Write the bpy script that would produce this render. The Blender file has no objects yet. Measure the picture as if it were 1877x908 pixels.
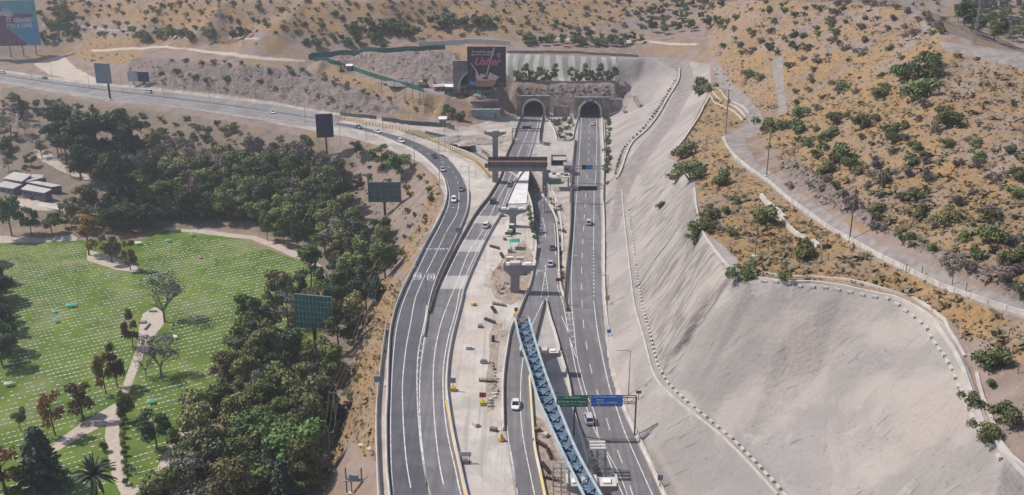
import bpy, math, random
import numpy as np
from mathutils import Vector, Matrix
from mathutils.geometry import delaunay_2d_cdt, tessellate_polygon
from mathutils.bvhtree import BVHTree
C = bpy.context.scene.collection
SC = bpy.context.scene
R = math.radians
# ---------------------------------------------------------------- camera, sky, sun, exposure
CAM_H, PITCH, FPX, CX, CY = 108.0, 20.0, 1800.0, 938.5, 454.0
cam = bpy.data.objects.new('camera', bpy.data.cameras.new('camera')); C.objects.link(cam)
cam.location = (0, 0, CAM_H); cam.rotation_euler = (R(90 - PITCH), 0, 0)
cam.data.sensor_width = 36.0; cam.data.lens = 36.0 * FPX / 1877.0
cam.data.clip_start = 1.0; cam.data.clip_end = 5000
SC.camera = cam
SUN_TO = Vector((0.95, -0.30, 0)).normalized() * math.cos(R(50)) + Vector((0, 0, -math.sin(R(50))))
world = bpy.data.worlds.new('World'); SC.world = world; world.use_nodes = True
nt = world.node_tree; nt.nodes.clear()
sky = nt.nodes.new('ShaderNodeTexSky'); sky.sky_type = 'NISHITA'; sky.sun_disc = False
sky.sun_elevation = R(50); sky.sun_rotation = math.atan2(-SUN_TO.x, -SUN_TO.y)
sky.air_density = 1.0; sky.dust_density = 2.0; sky.altitude = 600
bg = nt.nodes.new('ShaderNodeBackground'); bg.inputs[1].default_value = 0.12
wo = nt.nodes.new('ShaderNodeOutputWorld')
nt.links.new(sky.outputs[0], bg.inputs[0]); nt.links.new(bg.outputs[0], wo.inputs[0])
sl = bpy.data.lights.new('sun', 'SUN'); sl.energy = 4.4; sl.angle = R(0.53); sl.color = (1.0, 0.935, 0.875)
sun = bpy.data.objects.new('sun', sl); C.objects.link(sun)
sun.rotation_euler = SUN_TO.to_track_quat('-Z', 'Y').to_euler()
SC.view_settings.view_transform = 'Standard'; SC.view_settings.look = 'None'
SC.view_settings.exposure = 0.04; SC.view_settings.gamma = 1; SC.view_settings.use_curve_mapping = False
SC.render.engine = 'CYCLES'
try:
    SC.cycles.use_denoising = True; SC.cycles.denoiser = 'OPENIMAGEDENOISE'
except Exception: pass
SC.cycles.max_bounces = 5; SC.cycles.volume_bounces = 1; SC.cycles.diffuse_bounces = 3
SC.cycles.volume_step_rate = 4
HAZE = 0.00017
# ---------------------------------------------------------------- geometry helpers
cp, sp_ = math.cos(R(PITCH)), math.sin(R(PITCH))
def ray(px, py):                       # direction through a photo pixel
    u = (px - CX) / FPX; v = (CY - py) / FPX
    return Vector((u, cp + v * sp_, -sp_ + v * cp))
def P(px, py, z=0.0):
    d = ray(px, py); t = (z - CAM_H) / d.z
    return Vector((d.x * t, d.y * t, z))
def proj(x, y, z):
    zc = y * cp - (z - CAM_H) * sp_; yc = y * sp_ + (z - CAM_H) * cp
    return CX + FPX * x / zc, CY - FPX * yc / zc
def scale_at(p):                       # photo pixels per metre
    return FPX / (p.y * cp - (p.z - CAM_H) * sp_)
def resample(pts, step):
    """Catmull-Rom through pts (Vectors), then even spacing"""
    pts = [Vector(p) for p in pts]
    out = []
    n = len(pts)
    for i in range(n - 1):
        p0 = pts[max(i - 1, 0)]; p1 = pts[i]; p2 = pts[i + 1]; p3 = pts[min(i + 2, n - 1)]
        k = max(2, int((p2 - p1).length / (step * 0.5)))
        for j in range(k):
            t = j / k
            a = 2 * p1; b = (p2 - p0); c = 2 * p0 - 5 * p1 + 4 * p2 - p3; d = -p0 + 3 * p1 - 3 * p2 + p3
            out.append(0.5 * (a + b * t + c * t * t + d * t ** 3))
    out.append(pts[-1])
    L = [0]
    for i in range(1, len(out)): L.append(L[-1] + (out[i] - out[i - 1]).length)
    m = max(1, int(round(L[-1] / step))); res = []; j = 0
    for i in range(m + 1):
        t = L[-1] * i / m
        while j < len(L) - 2 and L[j + 1] < t: j += 1
        s = (t - L[j]) / max(1e-9, L[j + 1] - L[j])
        res.append(out[j].lerp(out[j + 1], min(1, max(0, s))))
    return res
def line(pp, step=3.0, z=0.0):
    return resample([P(p[0], p[1], p[2] if len(p) > 2 else z) for p in pp], step)
def sidev(pts, i):
    a = pts[max(i - 1, 0)]; b = pts[min(i + 1, len(pts) - 1)]
    d = (b - a); d.z = 0
    if d.length < 1e-9: d = Vector((0, 1, 0))
    d.normalize(); return Vector((d.y, -d.x, 0)), d
def offset(pts, o): return [pts[i] + sidev(pts, i)[0] * o for i in range(len(pts))]

class MB:
    """mesh collector"""
    def __init__(s): s.v = []; s.f = []; s.m = []; s.cm = 0
    def add(s, vs, fs):
        o = len(s.v); s.v += [tuple(v) for v in vs]; s.f += [tuple(i + o for i in f) for f in fs]; s.m += [s.cm] * len(fs)
        return s
    def box(s, c, d, rz=0.0, M=None):
        x, y, z = d[0] / 2, d[1] / 2, d[2] / 2
        vs = [Vector((a * x, b * y, e * z)) for a in (-1, 1) for b in (-1, 1) for e in (-1, 1)]
        m = M or Matrix.Rotation(rz, 3, 'Z'); c = Vector(c)
        vs = [m @ v + c for v in vs]
        return s.add(vs, [(0, 1, 3, 2), (4, 6, 7, 5), (0, 4, 5, 1), (2, 3, 7, 6), (0, 2, 6, 4), (1, 5, 7, 3)])
    def bar(s, a, b, w, h=None):
        a = Vector(a); b = Vector(b); h = h or w; d = b - a; L = d.length
        if L < 1e-6: return s
        q = d.to_track_quat('Y', 'Z').to_matrix()
        return s.box((a + b) / 2, (w, L, h), M=q)
    def tube(s, a, b, r, r2=None, n=8, caps=True):
        a = Vector(a); b = Vector(b); d = (b - a); r2 = r if r2 is None else r2
        q = d.to_track_quat('Z', 'Y').to_matrix()
        vs = []
        for (c, rr) in ((a, r), (b, r2)):
            for i in range(n):
                t = 2 * math.pi * i / n; vs.append(c + q @ Vector((math.cos(t) * rr, math.sin(t) * rr, 0)))
        fs = [(i, (i + 1) % n, n + (i + 1) % n, n + i) for i in range(n)]
        if caps: fs += [tuple(range(n - 1, -1, -1)), tuple(range(n, 2 * n))]
        return s.add(vs, fs)
    def prism(s, prof, a, b):             # prof: (x,z) outline swept from y=a to y=b
        n = len(prof)
        vs = [(p[0], a, p[1]) for p in prof] + [(p[0], b, p[1]) for p in prof]
        fs = [(i, (i + 1) % n, n + (i + 1) % n, n + i) for i in range(n)] + [tuple(range(n - 1, -1, -1)), tuple(range(n, 2 * n))]
        return s.add(vs, fs)
    def sweep(s, pts, prof, close=True):   # prof: (side, up) outline along pts
        n = len(prof); vs = []
        for i, p in enumerate(pts):
            sd, _ = sidev(pts, i)
            for (a, b) in prof: vs.append(p + sd * a + Vector((0, 0, b)))
        fs = []
        for i in range(len(pts) - 1):
            for j in range(n if close else n - 1):
                k = (j + 1) % n
                fs.append((i * n + j, i * n + k, (i + 1) * n + k, (i + 1) * n + j))
        if close:
            fs.append(tuple(range(n))); fs.append(tuple((len(pts) - 1) * n + j for j in range(n - 1, -1, -1)))
        return s.add(vs, fs)
    def strip(s, A, B, dz=0.0):
        n = len(A); vs = [(p.x, p.y, p.z + dz) for p in A] + [(p.x, p.y, p.z + dz) for p in B]
        return s.add(vs, [(i, i + 1, n + i + 1, n + i) for i in range(n - 1)])
    def poly(s, pts, dz=0.0):
        tri = tessellate_polygon([pts]); 
        fs = []
        for t in tri:
            a, b, c = (Vector(pts[i]) for i in t)
            fs.append(tuple(t) if (b - a).cross(c - a).z > 0 else tuple(reversed(t)))
        return s.add([(p[0], p[1], p[2] + dz) for p in pts], fs)
    def build(s, name, mat, parent=None, smooth=False):
        me = bpy.data.meshes.new(name); me.from_pydata(s.v, [], s.f); 
        mats = mat if isinstance(mat, (list, tuple)) else [mat]
        for m in mats: me.materials.append(m)
        if len(mats) > 1: me.polygons.foreach_set('material_index', s.m)
        if smooth: me.polygons.foreach_set('use_smooth', [True] * len(s.f))
        me.update()
        o = bpy.data.objects.new(name, me); C.objects.link(o)
        if parent: o.parent = parent
        return o
def fix_normals(o):
    import bmesh
    bm = bmesh.new(); bm.from_mesh(o.data); bmesh.ops.recalc_face_normals(bm, faces=bm.faces); bm.to_mesh(o.data); bm.free(); return o
def tag(o, label=None, cat=None, group=None, kind=None):
    if label: o['label'] = label
    if cat: o['category'] = cat
    if group: o['group'] = group
    if kind: o['kind'] = kind
    return o
def thing(name, label, cat, loc=(0, 0, 0), rz=0.0, group=None):
    o = bpy.data.objects.new(name, None); C.objects.link(o); o.location = loc; o.rotation_euler = (0, 0, rz)
    o.empty_display_size = 0.5
    return tag(o, label, cat, group)
def copy_tree(o, parent=None):
    c = o.copy(); C.objects.link(c); c.parent = parent
    for ch in KIDS(o): copy_tree(ch, c)
    return c
def KIDS(o): return [x for x in o.children]
def text_mesh(body, size, mat, name='lettering', parent=None, loc=(0, 0, 0), align='CENTER', rot=(R(90), 0, 0), shear=0.0, ext=0.02, sx=1.0, bold=0.0):
    cu = bpy.data.curves.new(name, 'FONT'); cu.body = body; cu.size = size; cu.align_x = align; cu.align_y = 'CENTER'
    cu.extrude = ext; cu.shear = shear; cu.offset = bold; cu.resolution_u = 3
    t = bpy.data.objects.new(name, cu)
    me = bpy.data.meshes.new_from_object(t)
    bpy.data.objects.remove(t); bpy.data.curves.remove(cu)
    me.materials.clear(); me.materials.append(mat)
    o = bpy.data.objects.new(name, me); C.objects.link(o); o.parent = parent; o.location = loc; o.rotation_euler = rot; o.scale = (sx, 1, 1)
    return o
# ---------------------------------------------------------------- materials
MATS = {}
def mat(name, col, rough=0.8, metal=0.0, var=0.0, scale=1.0, col2=None, spec=0.3, bump=0.0, objvar=0.0, coord='Object'):
    """plain procedural material: base colour broken up by noise"""
    if name in MATS: return MATS[name]
    m = bpy.data.materials.new(name); m.use_nodes = True; t = m.node_tree; N = t.nodes; b = N['Principled BSDF']
    b.inputs['Roughness'].default_value = rough; b.inputs['Metallic'].default_value = metal
    b.inputs['Specular IOR Level'].default_value = spec
    co = N.new('ShaderNodeTexCoord')
    no = N.new('ShaderNodeTexNoise'); no.inputs['Scale'].default_value = scale; no.inputs['Detail'].default_value = 5
    t.links.new(co.outputs[coord], no.inputs['Vector'])
    mx = N.new('ShaderNodeMix'); mx.data_type = 'RGBA'
    c2 = col2 or tuple(min(1, c * (1 + var)) for c in col)
    c1 = col if col2 else tuple(c * (1 - var) for c in col)
    mx.inputs[6].default_value = (*c1, 1); mx.inputs[7].default_value = (*c2, 1)
    cr = N.new('ShaderNodeMapRange'); cr.inputs[1].default_value = 0.35; cr.inputs[2].default_value = 0.65
    t.links.new(no.outputs[0], cr.inputs[0]); t.links.new(cr.outputs[0], mx.inputs[0])
    out = mx.outputs[2]
    if objvar:
        oi = N.new('ShaderNodeObjectInfo'); mr = N.new('ShaderNodeMapRange'); mr.inputs[3].default_value = 1 - objvar; mr.inputs[4].default_value = 1 + objvar
        t.links.new(oi.outputs['Random'], mr.inputs[0])
        h = N.new('ShaderNodeHueSaturation'); t.links.new(mr.outputs[0], h.inputs['Value'])
        mr2 = N.new('ShaderNodeMath'); mr2.operation = 'MULTIPLY_ADD'; mr2.inputs[1].default_value = 0.05; mr2.inputs[2].default_value = 0.475
        fr = N.new('ShaderNodeMath'); fr.operation = 'FRACT'; m7 = N.new('ShaderNodeMath'); m7.operation = 'MULTIPLY'; m7.inputs[1].default_value = 7.31
        t.links.new(oi.outputs['Random'], m7.inputs[0]); t.links.new(m7.outputs[0], fr.inputs[0]); t.links.new(fr.outputs[0], mr2.inputs[0])
        t.links.new(mr2.outputs[0], h.inputs['Hue'])
        t.links.new(out, h.inputs['Color']); out = h.outputs[0]
    t.links.new(out, b.inputs['Base Color'])
    if bump:
        bp = N.new('ShaderNodeBump'); bp.inputs['Strength'].default_value = bump; bp.inputs['Distance'].default_value = 0.3
        t.links.new(no.outputs[0], bp.inputs['Height']); t.links.new(bp.outputs[0], b.inputs['Normal'])
    MATS[name] = m
    return m
class NG:
    """tiny node-graph helper"""
    def __init__(s, name):
        s.m = bpy.data.materials.new(name); s.m.use_nodes = True; s.t = s.m.node_tree; s.b = s.t.nodes['Principled BSDF']
        s.b.inputs['Roughness'].default_value = 0.9; s.b.inputs['Specular IOR Level'].default_value = 0.2
        s.geo = s.t.nodes.new('ShaderNodeNewGeometry').outputs['Position']
    def lk(s, a, b): s.t.links.new(a, b)
    def put(s, sock, v):
        if hasattr(v, 'is_output'): s.lk(v, sock)
        elif isinstance(v, tuple) and len(v) == 3 and sock.type == 'RGBA': sock.default_value = (*v, 1)
        else: sock.default_value = v
    def mapv(s, vec, scale=(1, 1, 1), rot=(0, 0, 0)):
        n = s.t.nodes.new('ShaderNodeMapping'); s.lk(vec, n.inputs[0]); n.inputs['Rotation'].default_value = rot; n.inputs['Scale'].default_value = scale
        return n.outputs[0]
    def noise(s, sc, det=4, vec=None, dist=0.0, rough=0.5):
        n = s.t.nodes.new('ShaderNodeTexNoise'); s.lk(vec or s.geo, n.inputs['Vector']); n.inputs['Scale'].default_value = sc
        n.inputs['Detail'].default_value = det; n.inputs['Distortion'].default_value = dist; n.inputs['Roughness'].default_value = rough
        return n.outputs[0]
    def vor(s, sc, vec=None, feat='F1'):
        n = s.t.nodes.new('ShaderNodeTexVoronoi'); n.feature = feat; s.lk(vec or s.geo, n.inputs['Vector']); n.inputs['Scale'].default_value = sc
        return n.outputs['Distance'], n.outputs.get('Color')
    def rng(s, v, a, b, c=0.0, d=1.0):
        n = s.t.nodes.new('ShaderNodeMapRange'); s.put(n.inputs[0], v); n.inputs[1].default_value = a; n.inputs[2].default_value = b
        n.inputs[3].default_value = c; n.inputs[4].default_value = d; return n.outputs[0]
    def math(s, op, a, b=0.0, c=None):
        n = s.t.nodes.new('ShaderNodeMath'); n.operation = op; s.put(n.inputs[0], a); s.put(n.inputs[1], b)
        if c is not None: s.put(n.inputs[2], c)
        return n.outputs[0]
    def mix(s, f, a, b, mode='MIX'):
        n = s.t.nodes.new('ShaderNodeMix'); n.data_type = 'RGBA'; n.blend_type = mode
        s.put(n.inputs[0], f); s.put(n.inputs[6], a); s.put(n.inputs[7], b); return n.outputs[2]
    def attr(s, name):
        n = s.t.nodes.new('ShaderNodeAttribute'); n.attribute_name = name; return n.outputs['Fac']
    def done(s, col, bump=None, dist=0.3, strength=0.6, rough=None):
        s.put(s.b.inputs['Base Color'], col)
        if rough is not None: s.put(s.b.inputs['Roughness'], rough)
        if bump is not None:
            n = s.t.nodes.new('ShaderNodeBump'); n.inputs['Distance'].default_value = dist; n.inputs['Strength'].default_value = strength
            s.put(n.inputs['Height'], bump); s.lk(n.outputs[0], s.b.inputs['Normal'])
        return s.m
# ---------------------------------------------------------------- terrain heights (photo pixel, elevation) control lines
TL = []
def tl(pp, z=None, step=5.0):
    TL.extend(resample([P(p[0], p[1], p[2] if len(p) > 2 else z) for p in pp], step))
def tp(*pts):
    for p in pts: TL.append(P(*p))
CREST_L = [(715, 985), (700, 908), (692, 800), (693, 740), (697, 690), (703, 640), (715, 590), (735, 530), (757, 480), (775, 445), (795, 405),
           (806, 375), (800, 340), (780, 315), (750, 295), (700, 270), (640, 255), (600, 247), (480, 228), (344, 205), (198, 190), (0, 158), (-250, 112)]
tl(CREST_L, -0.3)
tl([(560, 1000, -22), (588, 908, -18), (610, 850, -19), (625, 760, -21), (640, 680, -22), (655, 600, -23), (665, 540, -23), (690, 470, -21), (698, 420, -18), (690, 370, -16),
    (640, 335, -15), (600, 320, -13), (480, 300, -12), (400, 300, -14), (300, 300, -15), (200, 270, -12), (100, 250, -10), (0, 230, -8), (-250, 190, -6)], step=8)
tl([(-250, 430, -25), (0, 430, -24), (130, 430, -24), (300, 425, -24.5), (420, 430, -24.5), (500, 450, -25), (565, 490, -25), (575, 600, -25), (480, 660, -25), (420, 740, -25), (300, 850, -25), (250, 1000, -25)], step=8)
for x in range(-300, 300, 90):
    for y in range(440, 1030, 60): tp((x, y, -25))
for x in range(300, 480, 60):
    for y in range(450, 640, 50): tp((x, y, -25))
tp((300, 380, -23), (60, 370, -21), (0, 330, -18), (450, 380, -22), (560, 420, -23), (600, 380, -20), (150, 340, -19), (-250, 330, -18), (640, 280, -4.5), (560, 270, -5), (720, 300, -3.5), (760, 340, -5), (740, 390, -9), (300, 250, -8), (160, 220, -4))
# road level
TOE_R = [(1245, 985), (1215, 908), (1190, 850), (1164, 796), (1140, 745), (1121, 690), (1113, 640), (1109, 597), (1108, 540), (1109, 480), (1110, 420), (1112, 370), (1114, 320), (1114, 270), (1113, 215)]
tl(TOE_R, 0.0)
FLAT = [(p[0] + 4, p[1]) for p in CREST_L[:18]] + [(640, 216), (700, 224), (790, 228), (850, 240), (940, 214), (1110, 214)] + TOE_R[::-1]
# lower slope, bench, upper slope of the sprayed concrete cut
BENCH_O = [(1500, 1000, 9), (1425, 908, 8.5), (1325, 803, 8), (1240, 735, 7.5), (1200, 690, 7), (1180, 620, 6.5), (1163, 560, 6), (1155, 500, 5.5), (1148, 440, 4.5), (1142, 380, 4), (1140, 350, 3.5)]
BENCH_I = [(1530, 1000, 9.2), (1453, 908, 8.7), (1350, 803, 8.2), (1262, 735, 7.7), (1220, 690, 7.2), (1198, 620, 6.7), (1178, 560, 6.2), (1168, 500, 5.7), (1159, 440, 4.8), (1152, 390, 4.3)]
tl(BENCH_O, step=4); tl(BENCH_I, step=4)
CREST_R = [(1218, 293, 17), (1245, 302, 21), (1262, 330, 24), (1270, 380, 26), (1285, 430, 29), (1310, 470, 29.5), (1345, 510, 30), (1400, 514, 31.5), (1500, 520, 33), (1600, 540, 34), (1660, 560, 34.2), (1712, 600, 34.2),
           (1750, 660, 34), (1775, 730, 33.5), (1800, 790, 33), (1845, 850, 32), (1890, 905, 31), (1990, 1000, 29)]
tl(CREST_R, step=4)
tl([(1345, 512, 29.0), (1290, 590, 19), (1240, 660, 10.6), (1222, 698, 7.4)], step=4)
tl([(1325, 500, 29.2), (1272, 575, 20.3), (1228, 645, 11.8), (1212, 682, 7.6)], step=4)
tp((1450, 600, 26), (1400, 700, 16.5), (1600, 700, 23), (1550, 800, 16.5), (1700, 850, 22), (1650, 620, 30.5), (1500, 690, 19.5), (1250, 500, 18), (1210, 430, 15), (1210, 560, 13))
# track cut into the slope
TRK_L = [(1108, 440, 1.0), (1122, 400, 2), (1128, 350, 3), (1148, 300, 5.5), (1180, 260, 8), (1213, 215, 12), (1237, 165, 17), (1237, 132, 21), (1200, 109, 25)]
TRK_R = [(1132, 420, 2.5), (1142, 375, 3.6), (1165, 320, 6), (1195, 275, 9), (1235, 215, 14), (1262, 160, 19), (1255, 125, 23), (1225, 108, 25.5)]
tl(TRK_L, step=4); tl(TRK_R, step=4)
tl([(1215, 292, 16.5), (1245, 270, 21), (1275, 210, 24), (1300, 165, 26), (1302, 122, 27)], step=5)
# road and low wall along the hill
HR = [(1302, 118, 27), (1325, 150, 27.5), (1350, 190, 28), (1383, 222, 29), (1352, 245, 28.5), (1330, 252, 28), (1350, 292, 29), (1407, 335, 31), (1480, 393, 33), (1560, 443, 35), (1650, 493, 37), (1760, 538, 39), (1877, 578, 40.5), (2050, 640, 42)]
tl(HR, step=5)
tl([(1400, 205, 29.5), (1390, 255, 30), (1430, 322, 33), (1500, 378, 35), (1580, 425, 37), (1670, 475, 38.5), (1780, 515, 40.5), (1877, 552, 42), (2050, 600, 43)], step=6)
tp((1877, 350, 48), (1650, 300, 44), (1550, 300, 40), (1760, 420, 44), (1600, 380, 40), (1500, 300, 37), (1430, 200, 31.5), (1425, 125, 38), (1500, 200, 38), (1600, 200, 46), (1700, 200, 52),
   (1720, 88, 60), (1877, 200, 57), (2100, 350, 52), (2200, 200, 60), (1550, 100, 50), (1550, 0, 62), (1400, 0, 57), (1300, 80, 33), (1300, 0, 46), (1450, 60, 50), (1640, 90, 55),
   (1650, 20, 64), (1450, 270, 34), (1360, 330, 28.6), (1450, 440, 31), (1600, 500, 34.5), (1760, 600, 35.5), (1877, 700, 37), (1877, 800, 34.5), (2000, 900, 33), (1330, 380, 27.5), (1820, 720, 34.5), (1400, 470, 30.2), (1290, 280, 24.5), (1300, 330, 26.5))
tl([(1735, 84, 61), (1800, 88, 61.5), (1877, 97, 62), (2100, 120, 62)], step=8)
tl([(1700, 20, 64), (1722, 60, 63)], step=8)
# portals, ledge, headwall
tl([(932, 209), (1010, 211), (1060, 212), (1113, 214)], 0.0, 5)
tl([(942, 174.5), (1010, 175), (1100, 176), (1150, 178), (1168, 181)], 8.6, 5)
tl([(945, 152), (1040, 151.5), (1130, 153)], 14.5, 5); tl([(945, 147), (1040, 146.5), (1130, 147.5)], 14.7, 5)
tl([(900, 97, 26), (925, 98, 26), (1040, 101, 26), (1150, 107, 25.5), (1200, 107, 25)], step=5)
tl([(860, 88, 27), (1040, 91, 27.3), (1200, 98, 26.6), (1300, 112, 27.5)], step=8)
tp((1170, 150, 14.5), (1165, 200, 6), (1130, 190, 4), (1200, 130, 20), (1150, 240, 5), (1140, 225, 4.2), (930, 190, 3.5), (922, 170, 10), (930, 130, 19))
# excavated yard and third portal to the left
tl([(590, 106, 19), (640, 101, 20.5), (700, 98, 22), (760, 95, 23.5), (815, 93, 25), (860, 96, 25.5)], step=6)
tl([(640, 118, 15), (700, 138, 13), (760, 148, 12.5), (800, 152, 12.3), (860, 152, 12.3), (900, 156, 12.2)], step=6)
tl([(577, 113, 16), (645, 130, 13.5), (700, 148, 12.6), (770, 166, 11.8), (830, 173, 11.5), (905, 176, 11.2)], step=6)
tl([(560, 132, 11.5), (640, 163, 8.5), (720, 193, 3.5), (790, 219, 0.5)], step=6)
tp((700, 165, 9), (760, 188, 6.5), (800, 195, 5), (850, 200, 4), (880, 190, 8), (850, 218, 1.5), (905, 215, 1.0), (920, 195, 5), (870, 185, 9.5))
# far road, rock cut and hill behind
tl([(620, 211), (579, 205), (480, 188), (264, 163), (145, 152), (0, 131), (-250, 95)], 0.0)
tl([(560, 128, 12.5), (480, 128, 14), (400, 117, 15), (300, 106, 14.5), (230, 108, 12), (190, 120, 6), (150, 125, 2.5)], step=7)
tl([(577, 112, 16.2), (460, 105, 18), (380, 98, 17.5), (290, 88, 16.5), (180, 90, 11), (120, 100, 5)], step=8)
tp((100, 118, 1), (60, 112, 1), (0, 105, 3), (-250, 70, 4), (0, 80, 11), (0, 35, 24), (0, 0, 34), (200, 50, 22), (200, 0, 36), (300, 72, 19), (300, 0, 40), (-250, 0, 34),
   (420, 72, 23), (420, 0, 44), (560, 80, 24), (560, 0, 46), (700, 78, 26), (700, 0, 47), (850, 74, 28), (850, 0, 46), (1000, 74, 29), (1000, 0, 45), (1150, 74, 29.5), (1150, 0, 45))
# beyond the frame
for u in range(-9, 10):
    for (d, z) in ((820, 70), (1000, 110), (1250, 150)):
        if u > 4 and d < 900: continue
        TL.append(Vector((u * 0.1 * d * 1.1, d, z)))
for (x, y, z) in ((210, 360, 45), (250, 420, 30), (300, 520, 16), (330, 620, 20), (380, 760, 48), (240, 560, 14), (280, 700, 34), (190, 470, 40), (420, 600, 30), (400, 450, 40),
                  (60, 105, 30), (90, 90, 33), (150, 100, 42), (150, 150, 46), (0, 100, 0), (-26, 110, -0.3), (-60, 110, -24), (-150, 110, -25), (30, 100, 4), (250, 200, 55), (320, 300, 60)):
    TL.append(Vector((x, y, z)))
fp = np.array(FLAT, float)
def inpoly(x, y, poly):
    poly = np.asarray(poly, float); c = np.zeros(np.shape(x), bool); n = len(poly); j = n - 1
    for i in range(n):
        xi, yi = poly[i][:2]; xj, yj = poly[j][:2]
        if yi != yj:
            k = ((yi > y) != (yj > y)) & (x < (xj - xi) * (y - yi) / (yj - yi) + xi); c ^= k
        j = i
    return c
for x in range(620, 1240, 22):
    for y in range(222, 985, 20):
        if inpoly(np.array([x]), np.array([y]), [(p[0] * 1.0, p[1]) for p in FLAT])[0]: tp((x, y, 0.0))
# triangulate and sample on a fan grid that is finer near the viewer's side
pts2 = [Vector((p.x, p.y)) for p in TL]
r_ = delaunay_2d_cdt(pts2, [], [], 0, 1e-4)
dv = np.array([(v.x, v.y) for v in r_[0]]); zz = np.zeros(len(dv))
for i, orig in enumerate(r_[3]): zz[i] = np.mean([TL[k].z for k in orig]) if orig else 0
NR, NC = 800, 860
D0, D1 = 98.0, 1180.0; UW = 0.70
rows = D0 * (D1 / D0) ** (np.arange(NR) / (NR - 1)); us = np.linspace(-UW, UW, NC)
GX = us[None, :] * (rows[:, None] + 40); GY = np.repeat(rows[:, None], NC, 1); GZ = np.full((NR, NC), np.nan)
lr = math.log(D1 / D0)
for tri in r_[2]:
    if len(tri) != 3: continue
    a, b, c = dv[tri[0]], dv[tri[1]], dv[tri[2]]
    y0, y1 = min(a[1], b[1], c[1]), max(a[1], b[1], c[1])
    i0 = max(0, int(math.floor(math.log(max(y0, D0) / D0) / lr * (NR - 1)))); i1 = min(NR - 1, int(math.ceil(math.log(max(y1, D0) / D0) / lr * (NR - 1))))
    if y1 < D0 or i1 < i0: continue
    xs = [min(a[0], b[0], c[0]), max(a[0], b[0], c[0])]
    cand = [x / (rr + 40) for x in xs for rr in (rows[i0], rows[i1])]
    j0 = max(0, int((min(cand) + UW) / (2 * UW) * (NC - 1)) - 1); j1 = min(NC - 1, int((max(cand) + UW) / (2 * UW) * (NC - 1)) + 2)
    if j1 < j0: continue
    X = GX[i0:i1 + 1, j0:j1 + 1]; Y = GY[i0:i1 + 1, j0:j1 + 1]
    det = (b[1] - c[1]) * (a[0] - c[0]) + (c[0] - b[0]) * (a[1] - c[1])
    if abs(det) < 1e-9: continue
    l1 = ((b[1] - c[1]) * (X - c[0]) + (c[0] - b[0]) * (Y - c[1])) / det
    l2 = ((c[1] - a[1]) * (X - c[0]) + (a[0] - c[0]) * (Y - c[1])) / det
    l3 = 1 - l1 - l2; k = (l1 >= -1e-6) & (l2 >= -1e-6) & (l3 >= -1e-6)
    z = l1 * zz[tri[0]] + l2 * zz[tri[1]] + l3 * zz[tri[2]]
    G = GZ[i0:i1 + 1, j0:j1 + 1]; G[k] = z[k]
for i in range(NR):                      # holes at the rim
    row = GZ[i]; ok = ~np.isnan(row)
    if ok.any(): row[~ok] = np.interp(np.flatnonzero(~ok), np.flatnonzero(ok), row[ok])
for i in range(NR):
    if np.isnan(GZ[i]).any(): GZ[i] = GZ[i - 1] if i and not np.isnan(GZ[i - 1]).any() else 0
def blur(A, n=1):
    for _ in range(n):
        B = np.pad(A, 1, 'edge'); A = (B[:-2, 1:-1] + B[2:, 1:-1] + B[1:-1, :-2] + B[1:-1, 2:] + 4 * B[1:-1, 1:-1]) / 8
    return A
PXg, PYg = proj(GX, GY, GZ)
gxr, gxc = np.gradient(PXg); gyr, gyc = np.gradient(PYg)
def reg(*polys, soft=1):
    m = np.zeros(GX.shape)
    for a in (-.5, 0, .5):
        for b in (-.5, 0, .5):
            X = PXg + a * gxr + b * gxc; Y = PYg + a * gyr + b * gyc; k = np.zeros(GX.shape, bool)
            for p in polys: k |= inpoly(X, Y, p)
            m += k / 9.0
    return blur(m, soft)
flat = (reg([(p[0], p[1]) for p in FLAT], soft=0) > .5) * 1.0
sm = blur(GZ, 3); soft_f = blur(1 - flat, 2); GZ = GZ * (1 - soft_f * 0.8) + sm * soft_f * 0.8
# value noise for relief
rng_ = np.random.RandomState(5)
def vnoise(X, Y, s, seed):
    rs = np.random.RandomState(seed); T = rs.rand(256, 256); x = X / s; y = Y / s
    xi = np.floor(x).astype(int); yi = np.floor(y).astype(int); fx = x - xi; fy = y - yi
    fx = fx * fx * (3 - 2 * fx); fy = fy * fy * (3 - 2 * fy)
    g = lambda i, j: T[i % 256, j % 256]
    return (g(xi, yi) * (1 - fx) + g(xi + 1, yi) * fx) * (1 - fy) + (g(xi, yi + 1) * (1 - fx) + g(xi + 1, yi + 1) * fx) * fy - 0.5
# ---- surface regions, outlined on the photograph and laid on the relief
m_conc = reg([(1113, 215), (1135, 182), (1165, 178), (1135, 152), (1130, 148), (1130, 105), (1200, 104), (1240, 122), (1250, 150), (1210, 225), (1175, 265), (1140, 310), (1128, 350), (1122, 400), (1108, 440), (1110, 330)],
             [(1262, 112), (1300, 118), (1304, 160), (1250, 262), (1222, 290), (1246, 298), (1272, 330), (1275, 380), (1290, 425), (1350, 470), (1356, 505), (1500, 516), (1640, 545), (1668, 552), (1730, 590), (1775, 670),
              (1800, 740), (1845, 830), (1920, 930), (1990, 1020), (1240, 1020), (1215, 908), (1190, 850), (1164, 796), (1140, 745), (1121, 690), (1113, 640), (1109, 597), (1108, 540), (1109, 440), (1140, 380), (1165, 320), (1190, 280), (1235, 215), (1262, 160)], soft=1)
m_rough = reg([(1145, 320), (1225, 292), (1262, 330), (1272, 380), (1290, 430), (1345, 508), (1290, 590), (1222, 700), (1195, 620), (1170, 520), (1155, 420)], soft=1)
m_rough *= 1 - reg([(1242, 398), (1252, 425), (1172, 528), (1164, 505), (1200, 455)], soft=0)
m_face = reg([(925, 98), (1130, 104), (1134, 150), (940, 148), (925, 130)], soft=1)
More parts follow.
